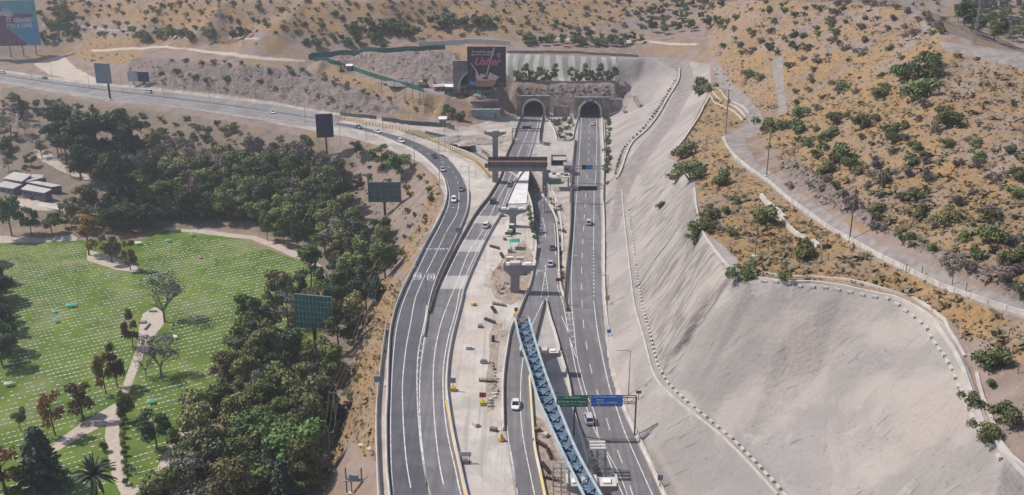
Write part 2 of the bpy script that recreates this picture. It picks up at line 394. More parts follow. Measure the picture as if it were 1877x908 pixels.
m_lawn = reg([(-300, 447), (0, 447), (60, 443), (140, 441), (262, 438), (300, 424), (420, 430), (565, 485), (575, 520), (590, 620), (480, 680), (400, 740), (310, 840), (290, 960), (-300, 1020)],
             [(430, 370), (560, 380), (600, 440), (560, 440), (440, 400)], [(430, 850), (500, 850), (500, 940), (420, 940)], soft=1)
m_path = reg([(-250, 428), (0, 432), (60, 436), (140, 432), (140, 441), (60, 445), (0, 446), (-250, 446)],
             [(300, 417), (400, 426), (470, 434), (565, 470), (600, 494), (592, 500), (560, 480), (460, 440), (380, 430), (300, 421)],
             [(160, 458), (200, 468), (250, 488), (258, 500), (215, 495), (160, 478)],
             [(262, 575), (285, 562), (300, 575), (300, 595), (275, 625), (262, 655), (245, 695), (235, 725), (222, 715), (235, 680), (250, 640), (255, 600)],
             [(210, 740), (222, 742), (218, 800), (232, 870), (250, 915), (232, 930), (205, 870), (192, 800), (195, 778), (150, 800), (100, 830), (85, 822), (150, 775)],
             [(425, 695), (405, 705), (330, 785), (280, 870), (225, 912), (250, 960), (300, 940), (285, 890), (345, 800), (420, 720)],
             [(60, 272), (85, 275), (115, 300), (165, 322), (160, 332), (105, 310), (75, 292)], [(30, 362), (110, 372), (150, 385), (60, 385), (30, 375)],
             [(330, 87), (460, 102), (560, 110), (560, 114), (450, 107), (330, 91), (280, 88), (160, 96), (170, 92), (280, 84)],
             [(60, 42), (240, 55), (300, 65), (480, 70), (480, 73), (300, 68), (240, 58), (60, 45)],
             [(60, 118), (115, 102), (140, 125), (190, 150), (240, 158), (150, 155), (90, 135)],
             [(1000, 69), (1130, 74), (1280, 80), (1280, 84), (1130, 78), (1000, 73)], soft=0)
m_track = reg([(1200, 104), (1262, 110), (1275, 150), (1243, 215), (1200, 276), (1168, 322), (1145, 375), (1135, 420), (1108, 440), (1122, 400), (1128, 350), (1148, 300), (1180, 262), (1213, 218), (1237, 168), (1240, 132)],
              [(1302, 112), (1318, 118), (1338, 150), (1380, 190), (1398, 215), (1395, 240), (1365, 258), (1385, 295), (1430, 330), (1500, 378), (1580, 428), (1680, 478), (1780, 522), (1900, 565), (2050, 620), (2050, 650), (1877, 585), (1760, 542), (1650, 497), (1560, 447), (1480, 397), (1405, 338), (1345, 292), (1322, 252), (1350, 240), (1375, 225), (1345, 195), (1318, 155)],
              [(1418, 105), (1435, 105), (1436, 150), (1444, 205), (1428, 210), (1424, 170), (1417, 130)],
              [(1645, 0), (1670, 0), (1700, 45), (1720, 78), (1800, 85), (1900, 95), (2050, 115), (2050, 135), (1877, 130), (1800, 105), (1735, 95), (1700, 60), (1670, 20)],
              [(1595, 0), (1600, 0), (1615, 40), (1608, 40)], [(1388, 65), (1394, 65), (1408, 92), (1402, 94)],
              [(640, 118), (700, 140), (780, 155), (860, 162), (905, 168), (905, 178), (830, 175), (760, 162), (700, 148), (645, 128)], soft=0)
m_corr = reg([(700, 985), (692, 850), (690, 750), (697, 690), (703, 640), (718, 590), (735, 535), (760, 480), (785, 435), (805, 390), (815, 360), (800, 325), (770, 298), (700, 268), (640, 252), (480, 222), (344, 201), (198, 186), (0, 153), (-250, 108), (-250, 90), (0, 127), (145, 148), (264, 159), (480, 185), (579, 202), (640, 210), (760, 228), (860, 232), (940, 208), (1113, 212), (1114, 300), (1110, 420), (1108, 540), (1110, 600), (1116, 650), (1130, 690), (1145, 740), (1170, 796), (1205, 860), (1225, 908), (1260, 985)], soft=0)
m_orange = reg([(160, 85), (240, 85), (280, 108), (240, 118), (180, 115), (120, 100)], [(100, 60), (480, 75), (560, 85), (300, 82), (160, 88)], [(90, 0), (1240, 0), (1150, 40), (1000, 62), (800, 70), (560, 66), (300, 50), (100, 30)],
               [(560, 128), (620, 128), (680, 150), (740, 172), (840, 195), (860, 212), (810, 218), (760, 200), (700, 180), (600, 140)],
               [(1240, 262), (1290, 180), (1330, 165), (1340, 200), (1370, 220), (1330, 245), (1345, 290), (1400, 345), (1560, 450), (1760, 548), (1877, 592), (1877, 660), (1780, 620), (1730, 585), (1640, 540), (1500, 512), (1380, 508), (1340, 470), (1290, 425), (1280, 340), (1240, 300)],
               [(1320, 110), (1400, 60), (1420, 110), (1440, 95), (1600, 92), (1620, 108), (1460, 130), (1440, 180), (1400, 195), (1350, 150)],
               [(1380, 230), (1460, 190), (1560, 130), (1620, 150), (1640, 180), (1740, 175), (1760, 200), (1650, 240), (1750, 260), (1680, 290), (1800, 330), (1877, 340), (1877, 430), (1820, 440), (1700, 350), (1560, 330), (1440, 290)],
               [(705, 500), (735, 520), (715, 600), (700, 650), (694, 760), (692, 850), (640, 800), (600, 908), (585, 900), (625, 760), (660, 640), (680, 560)], [(730, 460), (760, 420), (795, 330), (810, 370), (775, 440), (740, 500)], soft=4)
m_rock = reg([(1258, 330), (1272, 345), (1274, 400), (1284, 440), (1262, 470), (1250, 430), (1252, 380)], [(1165, 800), (1180, 800), (1215, 860), (1250, 930), (1250, 985), (1215, 908)], [(240, 108), (300, 106), (400, 118), (560, 130), (640, 160), (760, 208), (800, 222), (640, 208), (480, 184), (264, 158), (230, 130)],
             [(600, 112), (640, 100), (815, 95), (840, 100), (840, 160), (770, 152), (690, 135), (640, 120)], [(935, 150), (1130, 155), (1150, 176), (1060, 208), (1010, 208), (940, 174)],
             [(0, 155), (344, 205), (600, 250), (640, 300), (560, 300), (300, 262), (100, 230), (0, 190)], [(630, 330), (760, 300), (800, 350), (770, 430), (700, 420), (650, 370)],
             [(1740, 100), (1877, 115), (1877, 330), (1760, 260), (1700, 190)], [(1450, 300), (1540, 350), (1650, 440), (1877, 530), (1877, 560), (1700, 490), (1560, 420), (1430, 320), (1420, 290)], [(1440, 140), (1560, 150), (1500, 190), (1450, 210)], [(560, 900), (640, 850), (690, 860), (700, 985), (560, 985)], soft=4)
m_rock *= .25 + .75 * reg([(1150, 300), (1300, 300), (1300, 985), (1150, 985)], [(230, 100), (560, 125), (830, 215), (830, 160), (1200, 150), (1200, 210), (640, 210), (240, 160)], [(590, 90), (860, 90), (860, 170), (590, 130)], [(1430, 280), (1900, 500), (1900, 580), (1430, 330)], soft=3)
m_orange = np.maximum(m_orange, .58 * reg([(1300, 100), (1440, 60), (1740, 95), (1900, 130), (1900, 540), (1760, 500), (1560, 400), (1400, 270), (1330, 170)], [(1300, 0), (1700, 0), (1730, 85), (1440, 110), (1300, 90)], soft=6))
m_orange *= np.where(PYg < 85, .8, 1.0)
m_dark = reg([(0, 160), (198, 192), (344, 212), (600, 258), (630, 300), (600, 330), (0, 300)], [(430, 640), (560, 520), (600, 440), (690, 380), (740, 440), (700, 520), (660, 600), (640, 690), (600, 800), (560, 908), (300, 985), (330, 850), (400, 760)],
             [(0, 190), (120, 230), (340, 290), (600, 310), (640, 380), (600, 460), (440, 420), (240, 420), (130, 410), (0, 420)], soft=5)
rough_amp = np.clip(1 - np.maximum.reduce([m_conc, m_lawn, m_corr, m_track, flat, m_face]), 0, 1)
rough_amp = np.minimum(rough_amp, blur(rough_amp, 2))
n1 = vnoise(GX, GY, 18, 1) * 2.0 + vnoise(GX + 50, GY, 7, 2) * 1.2 + vnoise(GX, GY + 30, 2.8, 3) * 0.6
rockn = np.abs(vnoise(GX, GY, 9, 4)) * 3.2 + np.abs(vnoise(GX, GY, 3.5, 6)) * 2.2 + vnoise(GX, GY, 1.7, 7) * 0.9
GZ = GZ + rough_amp * (n1 * 0.55 + m_rock * rockn)
cn = m_conc * (1 - m_track)
GZ = GZ + cn * (1 - flat) * (vnoise(GX, GY, 12, 8) * 0.35 + vnoise(GX * 1.0, GY, 4, 9) * 0.12) + m_rough * cn * (vnoise(GX * .3, GY, 1.5, 10) * 0.42 + vnoise(GX, GY, 5, 12) * .25)
GZ = np.where(flat > 0.5, np.minimum(GZ, -0.02), GZ)
# cutting of the sunken ramp that dives under the left tunnel road
RAMP = [(560, 208, 0), (620, 215, 0), (680, 225, 0), (735, 237, -0.1), (790, 252, -.6), (840, 272, -2), (880, 295, -4), (905, 315, -5.5), (940, 335, -6.5), (968, 350, -6.5), (985, 368, -5.5), (998, 395, -4), (1003, 430, -2), (1003, 470, -.6), (1001, 510, 0.0), (1000, 540, 0.0)]
ramp_c = resample([P(*p) for p in RAMP], 2.0)
RHW = 4.3
for p in ramp_c:
    if p.z > -0.25: continue
    d2 = (GX - p.x) ** 2 + (GY - p.y) ** 2; k = d2 < (RHW + 0.5) ** 2
    GZ[k] = np.minimum(GZ[k], p.z - 0.12)
nv = NR * NC
me = bpy.data.meshes.new('hillside')
co = np.stack([GX, GY, GZ], -1).reshape(-1, 3)
idx = np.arange(nv).reshape(NR, NC)
qf = np.stack([idx[:-1, :-1], idx[:-1, 1:], idx[1:, 1:], idx[1:, :-1]], -1).reshape(-1, 4)
me.vertices.add(nv); me.vertices.foreach_set('co', co.ravel())
me.loops.add(qf.size); me.loops.foreach_set('vertex_index', qf.ravel().astype(np.int32))
me.polygons.add(len(qf)); me.polygons.foreach_set('loop_start', np.arange(0, qf.size, 4, dtype=np.int32)); me.polygons.foreach_set('loop_total', np.full(len(qf), 4, np.int32))
me.update(calc_edges=True); me.polygons.foreach_set('use_smooth', np.ones(len(qf), bool))
for nm, arr in (('m_conc', m_conc), ('m_rough', m_rough), ('m_face', m_face), ('m_lawn', m_lawn), ('m_path', m_path), ('m_track', m_track), ('m_corr', m_corr), ('m_orange', m_orange), ('m_rock', m_rock), ('m_dark', m_dark)):
    a = me.attributes.new(nm, 'FLOAT', 'POINT'); a.data.foreach_set('value', arr.ravel().astype(np.float32))
terrain = bpy.data.objects.new('terrain', me); C.objects.link(terrain); tag(terrain, kind='structure')
bvh = BVHTree.FromPolygons([tuple(v) for v in co], [tuple(q) for q in qf.tolist()])
EYE = Vector((0, 0, CAM_H))
def G(px, py):                           # where the ground is seen at a photo pixel
    h = bvh.ray_cast(EYE, ray(px, py).normalized(), 3000)
    return h[0] if h[0] else P(px, py, 0)
def ground(x, y):
    h = bvh.ray_cast(Vector((x, y, 400)), Vector((0, 0, -1)), 900)
    return h[0].z if h[0] else 0.0
def gline(pp, step=3.0, lift=0.0):
    q = resample([G(p[0], p[1]) for p in pp], step)
    return [Vector((p.x, p.y, ground(p.x, p.y) + lift)) for p in q]
# ---- ground material
g = NG('ground')
pos = g.geo
nA = g.noise(0.035, 5); nB = g.noise(0.22, 5); nC = g.noise(1.1, 4); nD = g.noise(4.0, 3)
soil = g.mix(g.rng(nB, .35, .65), (0.175, 0.125, 0.098), (0.29, 0.215, 0.175))
soil = g.mix(g.rng(g.noise(.06, 4, dist=1.0), .42, .62, 0, .75), soil, (0.27, 0.22, 0.20))
orange = g.mix(g.rng(nC, .3, .7), (0.235, 0.145, 0.066), (0.37, 0.235, 0.11))
orange = g.mix(g.rng(g.noise(.11, 7, dist=.8, rough=.65), .47, .60, 0, .75), orange, (0.215, 0.16, 0.115))
orange = g.mix(g.rng(g.noise(.5, 6, rough=.75), .52, .64, 0, .6), orange, (0.155, 0.125, 0.075))
def mask(name, lo=.35, hi=.65, amp=.5, n=nB):
    s_ = g.math('ADD', g.attr(name), g.math('MULTIPLY', g.math('SUBTRACT', n, .5), amp * 2))
    return g.rng(s_, lo, hi)
col = g.mix(g.rng(g.noise(.05, 5, dist=.6), .5, .62, 0, .7), soil, orange)
col = g.mix(mask('m_orange', .3, .7, 1.0, g.noise(.09, 6)), col, orange)
vd, vc = g.vor(.55)
rock = g.mix(g.rng(g.noise(.5, 6, rough=.7), .35, .65), (0.15, 0.12, 0.115), (0.33, 0.265, 0.235))
rock = g.mix(g.rng(g.vor(.35, feat='DISTANCE_TO_EDGE')[0], 0, .12, .45, 0), rock, (0.10, 0.085, 0.08))
col = g.mix(mask('m_rock', .35, .75, 1.1, g.noise(.13, 6)), col, rock)
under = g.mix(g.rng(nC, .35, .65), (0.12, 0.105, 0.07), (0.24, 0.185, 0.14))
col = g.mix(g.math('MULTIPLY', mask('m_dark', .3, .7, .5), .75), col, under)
gul = g.noise(.16, 6, dist=2.5, rough=.6)
col = g.mix(g.rng(g.math('ABSOLUTE', g.math('SUBTRACT', gul, .5)), 0, .02, .45, 0), col, (0.20, 0.15, 0.12))
col = g.mix(g.rng(g.noise(.03, 6, dist=1.2), .55, .6, 0, .4), col, (0.27, 0.205, 0.17))
# scattered stones
vs_, _ = g.vor(.9); st = g.math('MULTIPLY', g.rng(vs_, .10, .2, 1, 0), g.rng(nA, .45, .6))
col = g.mix(g.math('MULTIPLY', st, .5), col, (0.46, 0.41, 0.36))
# small dark tufts everywhere on the dry hills
vt, _ = g.vor(.45, vec=g.mapv(pos, (1, 1, 1)))
tu = g.math('MULTIPLY', g.rng(vt, .12, .3, 1, 0), g.rng(g.noise(.08, 4), .42, .55))
col = g.mix(g.math('MULTIPLY', tu, .4), col, (0.12, 0.105, 0.06))
lawn = g.mix(g.rng(g.noise(.09, 5, dist=.4), .38, .66), (0.082, 0.138, 0.016), (0.165, 0.215, 0.038))
lawn = g.mix(g.rng(g.noise(.045, 6, dist=1), .52, .70, 0, .75), lawn, (0.24, 0.235, 0.12))
lawn = g.mix(g.rng(nD, .3, .7, 0, .25), lawn, (0.04, 0.09, 0.015))
col = g.mix(mask('m_lawn', .4, .6, .25, nC), col, lawn)
pathc = g.mix(g.rng(nC, .3, .7), (0.40, 0.33, 0.27), (0.52, 0.45, 0.38))
col = g.mix(mask('m_path', .4, .6, .2, nC), col, pathc)
# sprayed concrete: stains run down, drill marks lie in rows
cs = g.mix(g.rng(g.noise(.045, 7, dist=.8, rough=.6), .38, .62), (0.265, 0.238, 0.218), (0.385, 0.345, 0.318))
cs = g.mix(g.rng(g.noise(.35, 6, rough=.7), .45, .58, 0, .5), cs, (0.30, 0.272, 0.248))
cs = g.mix(g.rng(g.noise(1.4, 4, rough=.7), .5, .62, 0, .35), cs, (0.24, 0.218, 0.20))
streak = g.noise(1.0, 5, vec=g.mapv(pos, (.10, .75, .10)))
cs = g.mix(g.rng(streak, .50, .68, 0, .22), cs, (0.25, 0.23, 0.21))
cs = g.mix(g.rng(g.noise(.022, 5, dist=.8), .44, .60, 0, .55), cs, (0.255, 0.235, 0.225))
st2 = g.math('MULTIPLY', g.rng(g.noise(1.0, 3, vec=g.mapv(pos, (.16, 1.5, .16), (0, 0, .0))), .62, .66), g.rng(g.noise(.07, 3), .46, .54))
cs = g.mix(g.math('MULTIPLY', st2, .75), cs, (0.17, 0.155, 0.145))
edge_n = g.noise(.05, 5, dist=2.0); cs = g.mix(g.rng(edge_n, .60, .66, 0, .4), cs, (0.44, 0.40, 0.37))
vp, _ = g.vor(.42); cs = g.mix(g.rng(vp, .10, .17, .8, 0), cs, (0.22, 0.20, 0.19))
rs_ = g.noise(1.0, 4, vec=g.mapv(pos, (.16, 1.0, .16)), dist=.3)
cr_ = g.mix(g.rng(rs_, .45, .56, 0, .85), (0.345, 0.31, 0.285), (0.165, 0.148, 0.138))
cr_ = g.mix(g.rng(g.noise(.5, 5), .55, .7, 0, .5), cr_, (0.27, 0.25, 0.23))
cs = g.mix(g.math('MULTIPLY', mask('m_rough', .3, .7, .3), .9), cs, cr_)
cs = g.mix(g.rng(g.noise(.03, 6, dist=1.5, rough=.6), .50, .60, 0, .6), cs, (0.40, 0.345, 0.305))
cs = g.mix(g.math('MULTIPLY', g.attr('m_rock'), g.rng(g.vor(1.6)[0], .2, .5, .8, .1)), cs, (0.22, 0.19, 0.17))
col = g.mix(mask('m_conc', .4, .6, .25, nC), col, cs)
wv = g.t.nodes.new('ShaderNodeTexWave'); wv.bands_direction = 'X'; wv.wave_profile = 'SIN'; g.lk(g.geo, wv.inputs['Vector']); wv.inputs['Scale'].default_value = 0.055; wv.inputs['Distortion'].default_value = 3.0; wv.inputs['Detail'].default_value = 1
fc = g.mix(g.rng(wv.outputs['Fac'], .4, .55), (0.27, 0.26, 0.235), (0.46, 0.44, 0.40))
fc = g.mix(g.rng(g.noise(.15, 5), .5, .65, 0, .6), fc, (0.24, 0.23, 0.20))
col = g.mix(mask('m_face', .4, .6, .2), col, fc)
tr = g.mix(g.rng(g.noise(.4, 5), .35, .65), (0.205, 0.18, 0.168), (0.29, 0.255, 0.235))
col = g.mix(mask('m_track', .4, .6, .25, nC), col, tr)
cc = g.mix(g.rng(g.noise(.12, 6, dist=.7), .38, .62), (0.31, 0.27, 0.235), (0.46, 0.41, 0.36))
cc = g.mix(g.rng(g.noise(.7, 5), .5, .7, 0, .5), cc, (0.30, 0.265, 0.23))
col = g.mix(mask('m_corr', .4, .6, .2, nC), col, cc)
bh = g.math('ADD', g.math('MULTIPLY', nC, .6), g.math('MULTIPLY', nD, .25))
bh = g.math('MULTIPLY', bh, g.rng(g.math('ADD', g.attr('m_lawn'), g.attr('m_corr')), 0, 1, 1, .25))
rb = g.math('MULTIPLY', g.attr('m_rock'), g.math('MULTIPLY', g.noise(.6, 6, rough=.7), 2.5))
rb2 = g.math('MULTIPLY', g.attr('m_rough'), g.math('MULTIPLY', rs_, 1.2))
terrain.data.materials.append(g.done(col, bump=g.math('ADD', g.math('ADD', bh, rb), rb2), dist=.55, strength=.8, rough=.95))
# ---------------------------------------------------------------- roads (all of them lie at elevation 0 unless a height is given)
def asphalt(name, c1, c2, streak=0.25):
    g = NG(name)
    a = g.mix(g.rng(g.noise(.25, 5), .35, .65), c1, c2)
    a = g.mix(g.rng(g.noise(.05, 4), .5, .7, 0, .5), a, tuple(x * 1.25 for x in c2))
    pch = g.vor(.07, vec=g.mapv(g.geo, (1.6, .5, 1)))[1]
    a = g.mix(g.rng(pch, .70, .72, 0, .45), a, tuple(x * .72 for x in c1))
    crk = g.noise(.25, 6, dist=3.0); a = g.mix(g.rng(g.math('ABSOLUTE', g.math('SUBTRACT', crk, .5)), 0, .004, .7, 0), a, tuple(x * .45 for x in c1))
    s = g.noise(1.0, 3, vec=g.mapv(g.geo, (1.1, .02, 1)))
    a = g.mix(g.rng(s, .44, .66, 0, streak * 1.5), a, tuple(x * .7 for x in c1))
    a = g.mix(g.rng(g.noise(6, 2), .5, .8, 0, .3), a, tuple(x * 1.3 for x in c2))
    return g.done(a, rough=.85)
M_ASPH = asphalt('asphalt_fresh', (0.092, 0.09, 0.10), (0.12, 0.118, 0.13))
M_ASPH2 = asphalt('asphalt_worn', (0.15, 0.142, 0.148), (0.20, 0.19, 0.192), .4)
M_ASPH3 = asphalt('asphalt_pale', (0.20, 0.19, 0.185), (0.27, 0.255, 0.245))
M_PAINT = mat('road_paint', (0.72, 0.70, 0.66), .7, scale=.9, col2=(.42, .41, .40))
M_CONC = mat('concrete', (0.50, 0.46, 0.42), .9, var=.12, scale=.4, coord='Object')
M_CONCD = mat('concrete_dark', (0.27, 0.245, 0.235), .9, var=.15, scale=.5)
M_CONCW = mat('concrete_white', (0.56, 0.52, 0.47), .9, scale=.5, col2=(.42, .385, .35))
M_PIER = mat('pier_concrete', (0.26, 0.24, 0.245), .85, var=.12, scale=.5)
A_L = [(724, 985), (717, 908), (712, 850), (711, 770), (713, 730), (716, 640), (720, 600), (730, 561), (746, 523), (761, 493), (783, 449), (802, 415), (817, 383), (822, 360), (821, 345), (814, 325), (793, 302), (764, 279), (724, 261), (698, 251), (671, 244), (640, 237), (611, 232)]
A_R = [(790, 985), (786, 908), (776, 850), (770, 790), (767, 720), (770, 680), (776, 620), (782, 585), (785, 554), (804, 497), (824, 456), (841, 420), (854, 389), (857, 360), (856, 348), (849, 331), (840, 314), (825, 296), (801, 280), (769, 264), (743, 254), (711, 245), (671, 235), (645, 229), (618, 225)]
B_L = [(964, 210), (957, 219), (950, 238), (943, 261), (932, 285), (921, 324), (900, 361), (877, 391), (857, 424), (833, 468), (817, 501), (802, 536), (790, 575), (780, 625), (770, 690), (767, 740), (770, 800), (781, 870), (790, 908), (800, 985)]
B_R = [(994, 210), (990, 219), (987, 238), (982, 258), (974, 285), (963, 308), (943, 335), (921, 384), (905, 411), (890, 437), (874, 470), (860, 501), (848, 532), (840, 568), (829, 610), (822, 644), (818, 672), (816, 714), (820, 758), (828, 805), (840, 858), (851, 908), (872, 985)]
C_L = [(980, 378, -4.4), (986, 415, -2.6), (985, 448, -1.0), (982, 483, -.2), (974, 523), (965, 545), (950, 582), (939, 606), (932, 646), (927, 681), (925, 720), (926, 785), (931, 815), (939, 860), (947, 908), (960, 985)]
C_R = [(995, 362, -4.4), (1007, 380, -3.8), (1015, 400, -2.9), (1019, 424, -2), (1020, 459, -.7), (1021, 492, -.1), (1010, 522), (999, 548), (991, 575), (984, 605), (978, 630), (972, 660), (969, 700), (972, 734), (976, 792), (980, 828), (989, 874), (996, 908), (1012, 985)]
E_L = [(984, 500), (990, 530), (1001, 548), (1006, 565), (1012, 588), (1022, 619), (1030, 650), (1040, 683), (1047, 715), (1051, 746), (1060, 778), (1070, 801)]
E_R = [(1021, 492), (1024, 525), (1034, 553), (1041, 575), (1048, 604), (1052, 635), (1057, 660), (1066, 700), (1073, 725), (1082, 758), (1092, 790), (1096, 801)]
D_L = [(1062, 213), (1056, 280), (1052, 330), (1049, 400), (1045, 470), (1044, 520), (1043, 556), (1046, 590), (1050, 640), (1057, 690), (1068, 730), (1072, 765), (1076, 801), (1089, 850), (1107, 908), (1135, 985)]
D_R = [(1097, 213), (1099, 245), (1101, 300), (1100, 360), (1102, 420), (1102, 480), (1103, 540), (1108, 597), (1113, 628), (1117, 654), (1130, 703), (1138, 746), (1161, 796), (1186, 849), (1212, 908), (1250, 985)]
def struct(name, mb, m): return tag(mb.build(name, m), kind='structure')
def road(name, Lp, Rp, m, lift, n=160):
    A = line(Lp, 2.0); B = line(Rp, 2.0)
    def re(Q):
        q = resample(Q, sum((Q[i + 1] - Q[i]).length for i in range(len(Q) - 1)) / n)
        while len(q) < n + 1: q.append(q[-1])
        return q[:n + 1]
    A, B = re(A), re(B)
    struct(name, MB().strip(A, B, lift), m); return A, B
roadA = road('curved_road', A_L, A_R, M_ASPH, .030)
roadB = road('tunnel_road', B_L, B_R, M_ASPH2, .034)
roadC = road('sunken_ramp_road', C_L, C_R, M_ASPH2, .030)
roadE = road('merging_road', E_L, E_R, M_ASPH2, .034)
roadD = road('highway_road', D_L, D_R, M_ASPH2, .038)
# fresher strip on the lower half of the tunnel road
# far two-way road on the left
F1 = [(-250, 108), (0, 149), (132, 170), (198, 181), (344, 198), (480, 218), (582, 230), (612, 232)]
F2 = [(-250, 96), (0, 139), (132, 159), (211, 169), (396, 192), (480, 204), (579, 219), (618, 225)]
F3 = [(-250, 88), (0, 131.5), (145, 152), (264, 163), (480, 189), (579, 206), (624, 213), (640, 216)]
road('far_near_carriageway', F1, F2, M_ASPH3, .03)
road('far_distant_carriageway', F2, F3, M_ASPH3, .035)
# ramp that dives below
rl, rr = offset(ramp_c, -RHW + .2), offset(ramp_c, RHW - .2)
struct('sunken_ramp_bed', MB().strip(rl, rr, -.03), M_ASPH2)
# painted lines
def paint(pp, w=0.16, lift=.05, dash=None, z=0.0):
    c = line(pp, 1.0, z); mb = MB()
    if dash is None:
        mb.strip(offset(c, -w), offset(c, w), lift)
    else:
        on, off = dash; i = 0
        while i + on < len(c):
            q = c[i:i + on + 1]; mb.strip(offset(q, -w), offset(q, w), lift); i += on + off
    return mb
pm = MB()
def addp(*a, **k):
    k['w'] = k.get('w', .16) * .8
    b = paint(*a, **k); pm.add(b.v, b.f)
def inset(Q, o): # pixels inward
    return [(p[0] + o,) + tuple(p[1:]) for p in Q]
addp([(728, 985), (721, 908), (717, 850), (716, 770), (718, 700), (722, 640), (727, 600), (737, 561), (752, 523), (767, 493), (788, 449), (806, 415), (820, 383), (824, 360), (822, 345), (815, 326), (794, 304), (764, 281), (724, 263), (671, 245)], w=.13)
addp([(753, 895), (745, 847), (740, 788), (738, 740), (738, 699), (744, 640), (752, 596), (760, 552), (768, 530), (780, 503), (802, 459), (818, 426), (837, 393), (841, 370), (841, 352)], w=.14)
addp([(841, 348), (836, 325), (820, 304), (795, 288), (760, 270), (720, 256), (671, 241)], w=.12, dash=(3, 5))
addp([(783, 892), (776, 850), (770, 805), (765, 735), (764.5, 684), (767.5, 640), (779, 585), (782, 560)], w=.15)
addp([(783, 892), (775, 830), (771, 790), (769, 735), (770.5, 680), (775, 640), (783, 590), (790, 565), (820, 503), (836, 470), (860, 426), (880, 393), (902, 363), (922, 327), (934, 288)], w=.15)
addp([(813, 889), (804, 841), (796, 764), (794, 690), (798, 640), (809, 591), (821, 558), (844, 501), (859, 463), (885, 422), (916, 360), (935, 325), (948, 288), (962, 255), (972, 232)], w=.15)
addp([(862, 960), (845, 908), (834, 858), (822, 805), (815, 758), (812, 714), (813, 672), (817, 644), (824, 610), (836, 568), (843, 532), (856, 501), (870, 470), (886, 437), (902, 411), (918, 384), (939, 335), (958, 308), (969, 285), (977, 258), (983, 238), (987, 219)], w=.15)
addp([(978, 245), (968, 275), (962, 300)], w=.2, dash=(1, 2))
addp([(940, 985), (950, 930), (942, 860), (934, 815)], w=.1)
addp([(947, 895), (939, 850), (933, 815), (929, 780)], w=.14)
addp([(980, 908), (970, 860), (962, 820), (956, 780), (954, 734), (956, 680), (962, 640), (972, 605), (985, 575), (996, 552)], w=.13)
addp([(1001, 500), (999, 470, -.5), (1000, 440, -1.4), (998, 415, -2.3), (992, 390, -3.8)], w=.12)
addp([(980, 400, -3.2), (988, 425, -2.2), (987, 450, -.9), (984, 483, -.2), (976, 523), (967, 548)], w=.11)
addp([(1016, 410, -2.4), (1018, 440, -1.2), (1019, 480, -.3), (1022, 525), (1032, 556), (1040, 600), (1048, 640), (1056, 680), (1066, 716), (1076, 750), (1086, 780), (1110, 830), (1130, 880), (1142, 908)], w=.13)
addp([(1001, 548), (1009, 588), (1019, 619), (1027, 650), (1038, 690), (1044, 715)], w=.12)
addp([(999, 500), (992, 545)], w=.12); addp([(1000, 500), (1006, 545)], w=.12)
addp([(1057, 360), (1054, 400), (1049, 470), (1047, 514), (1049, 570), (1053, 610), (1057, 650), (1066, 690), (1076, 725), (1090, 760), (1096, 798), (1111, 826), (1135, 870), (1150, 908)], w=.12)
addp([(1057, 360), (1061, 300), (1064, 250), (1066, 216)], w=.12)
addp([(1093, 216), (1094, 260), (1092, 320), (1089, 360), (1088, 459)], w=.12)
addp([(1088, 462), (1088.5, 549)], w=.2, dash=(1, 2))
addp([(1088.5, 552), (1095, 606), (1108, 672), (1119, 718), (1129, 746), (1145, 792), (1170, 849), (1196, 908), (1230, 985)], w=.14)
addp([(1081, 218), (1079, 280), (1075, 340), (1071, 400), (1067, 470), (1066, 530), (1069, 590), (1079, 657), (1091, 707), (1109, 760), (1120, 795), (1143, 856), (1160, 908), (1185, 985)], w=.12, dash=(5, 8))
addp([(1029, 580), (1040, 606), (1049, 635), (1056, 655)], w=.12)
for k in range(9):                     # chevrons and rungs of the gores
    t = k / 8; x0 = 1034 + 18 * t + (4 * t if t > .5 else 0); x1 = 1047 + 9 * t; y = 562 + 86 * t
    addp([(x0, y), ((x0 + x1) / 2, y + 3), (x1, y)], w=.12)
for k in range(11):
    y = 632 + k * 13; addp([(768 - min(3, k * .6) - (1 if k > 3 else 0), y), (770, y - 4), (773 - min(3, k * .4), y)], w=.12)
for k in range(5):
    y = 508 + k * 8; addp([(998 - k * 1.2, y), (1000, y - 3), (1002 + k * 1.2, y)], w=.1)
for y0, y1 in ((581, 598), (512, 529)):
    for k in range(5):
        y = y0 + (y1 - y0) * k / 4; x = 842 if y0 > 550 else 858
        addp([(x, y), (x + 24, y + 1)], w=.06)
for (bx, by) in ((765, 507), (790, 508)):   # number badges painted on the lanes
    q = [P(bx + dx, by + dy) for dx, dy in ((-6, -3), (-4, -6), (5, -6), (7, -3), (6, 4), (4, 6), (-5, 6), (-7, 3), (-6, -3))]
    pm.strip(offset(q, -.12), offset(q, .12), .05)
    for dx in (-2, 3):
        q = [P(bx + dx + ax, by + ay) for ax, ay in ((-1.5, -3.5), (1.5, -3.5), (1.5, 3.5), (-1.5, 3.5), (-1.5, -3.5))]; pm.strip(offset(q, -.08), offset(q, .08), .055)
# far road lines
for Q, off in ((F1, -1.4), (F2, 1.4), (F2, -1.4), (F3, 1.4)):
    addp([(p[0], p[1] + off) for p in Q], w=.12)
for Q0, Q1 in ((F1, F2), (F2, F3)):
    addp([((a[0] + b[0]) / 2, (a[1] + b[1]) / 2) for a, b in zip(Q0, Q1)], w=.14, dash=(4, 8))
struct('road_markings', pm, M_PAINT)
# word painted across both lanes of the curved road
def flat_text(body, px, py, size, m, heading):
    p = P(px, py); o = text_mesh(body, size, m, 'road_lettering', None, (p.x, p.y, .05), rot=(0, 0, heading), ext=0.0, sx=1.0)
    return tag(o, kind='structure')
th = math.atan2(*(P(790, 440) - P(770, 480)).yx) - R(90)
flat_text('SANCRIST', 792, 457, 1.9, M_PAINT, th); flat_text('VITAC', 815, 457, 1.9, M_PAINT, th)
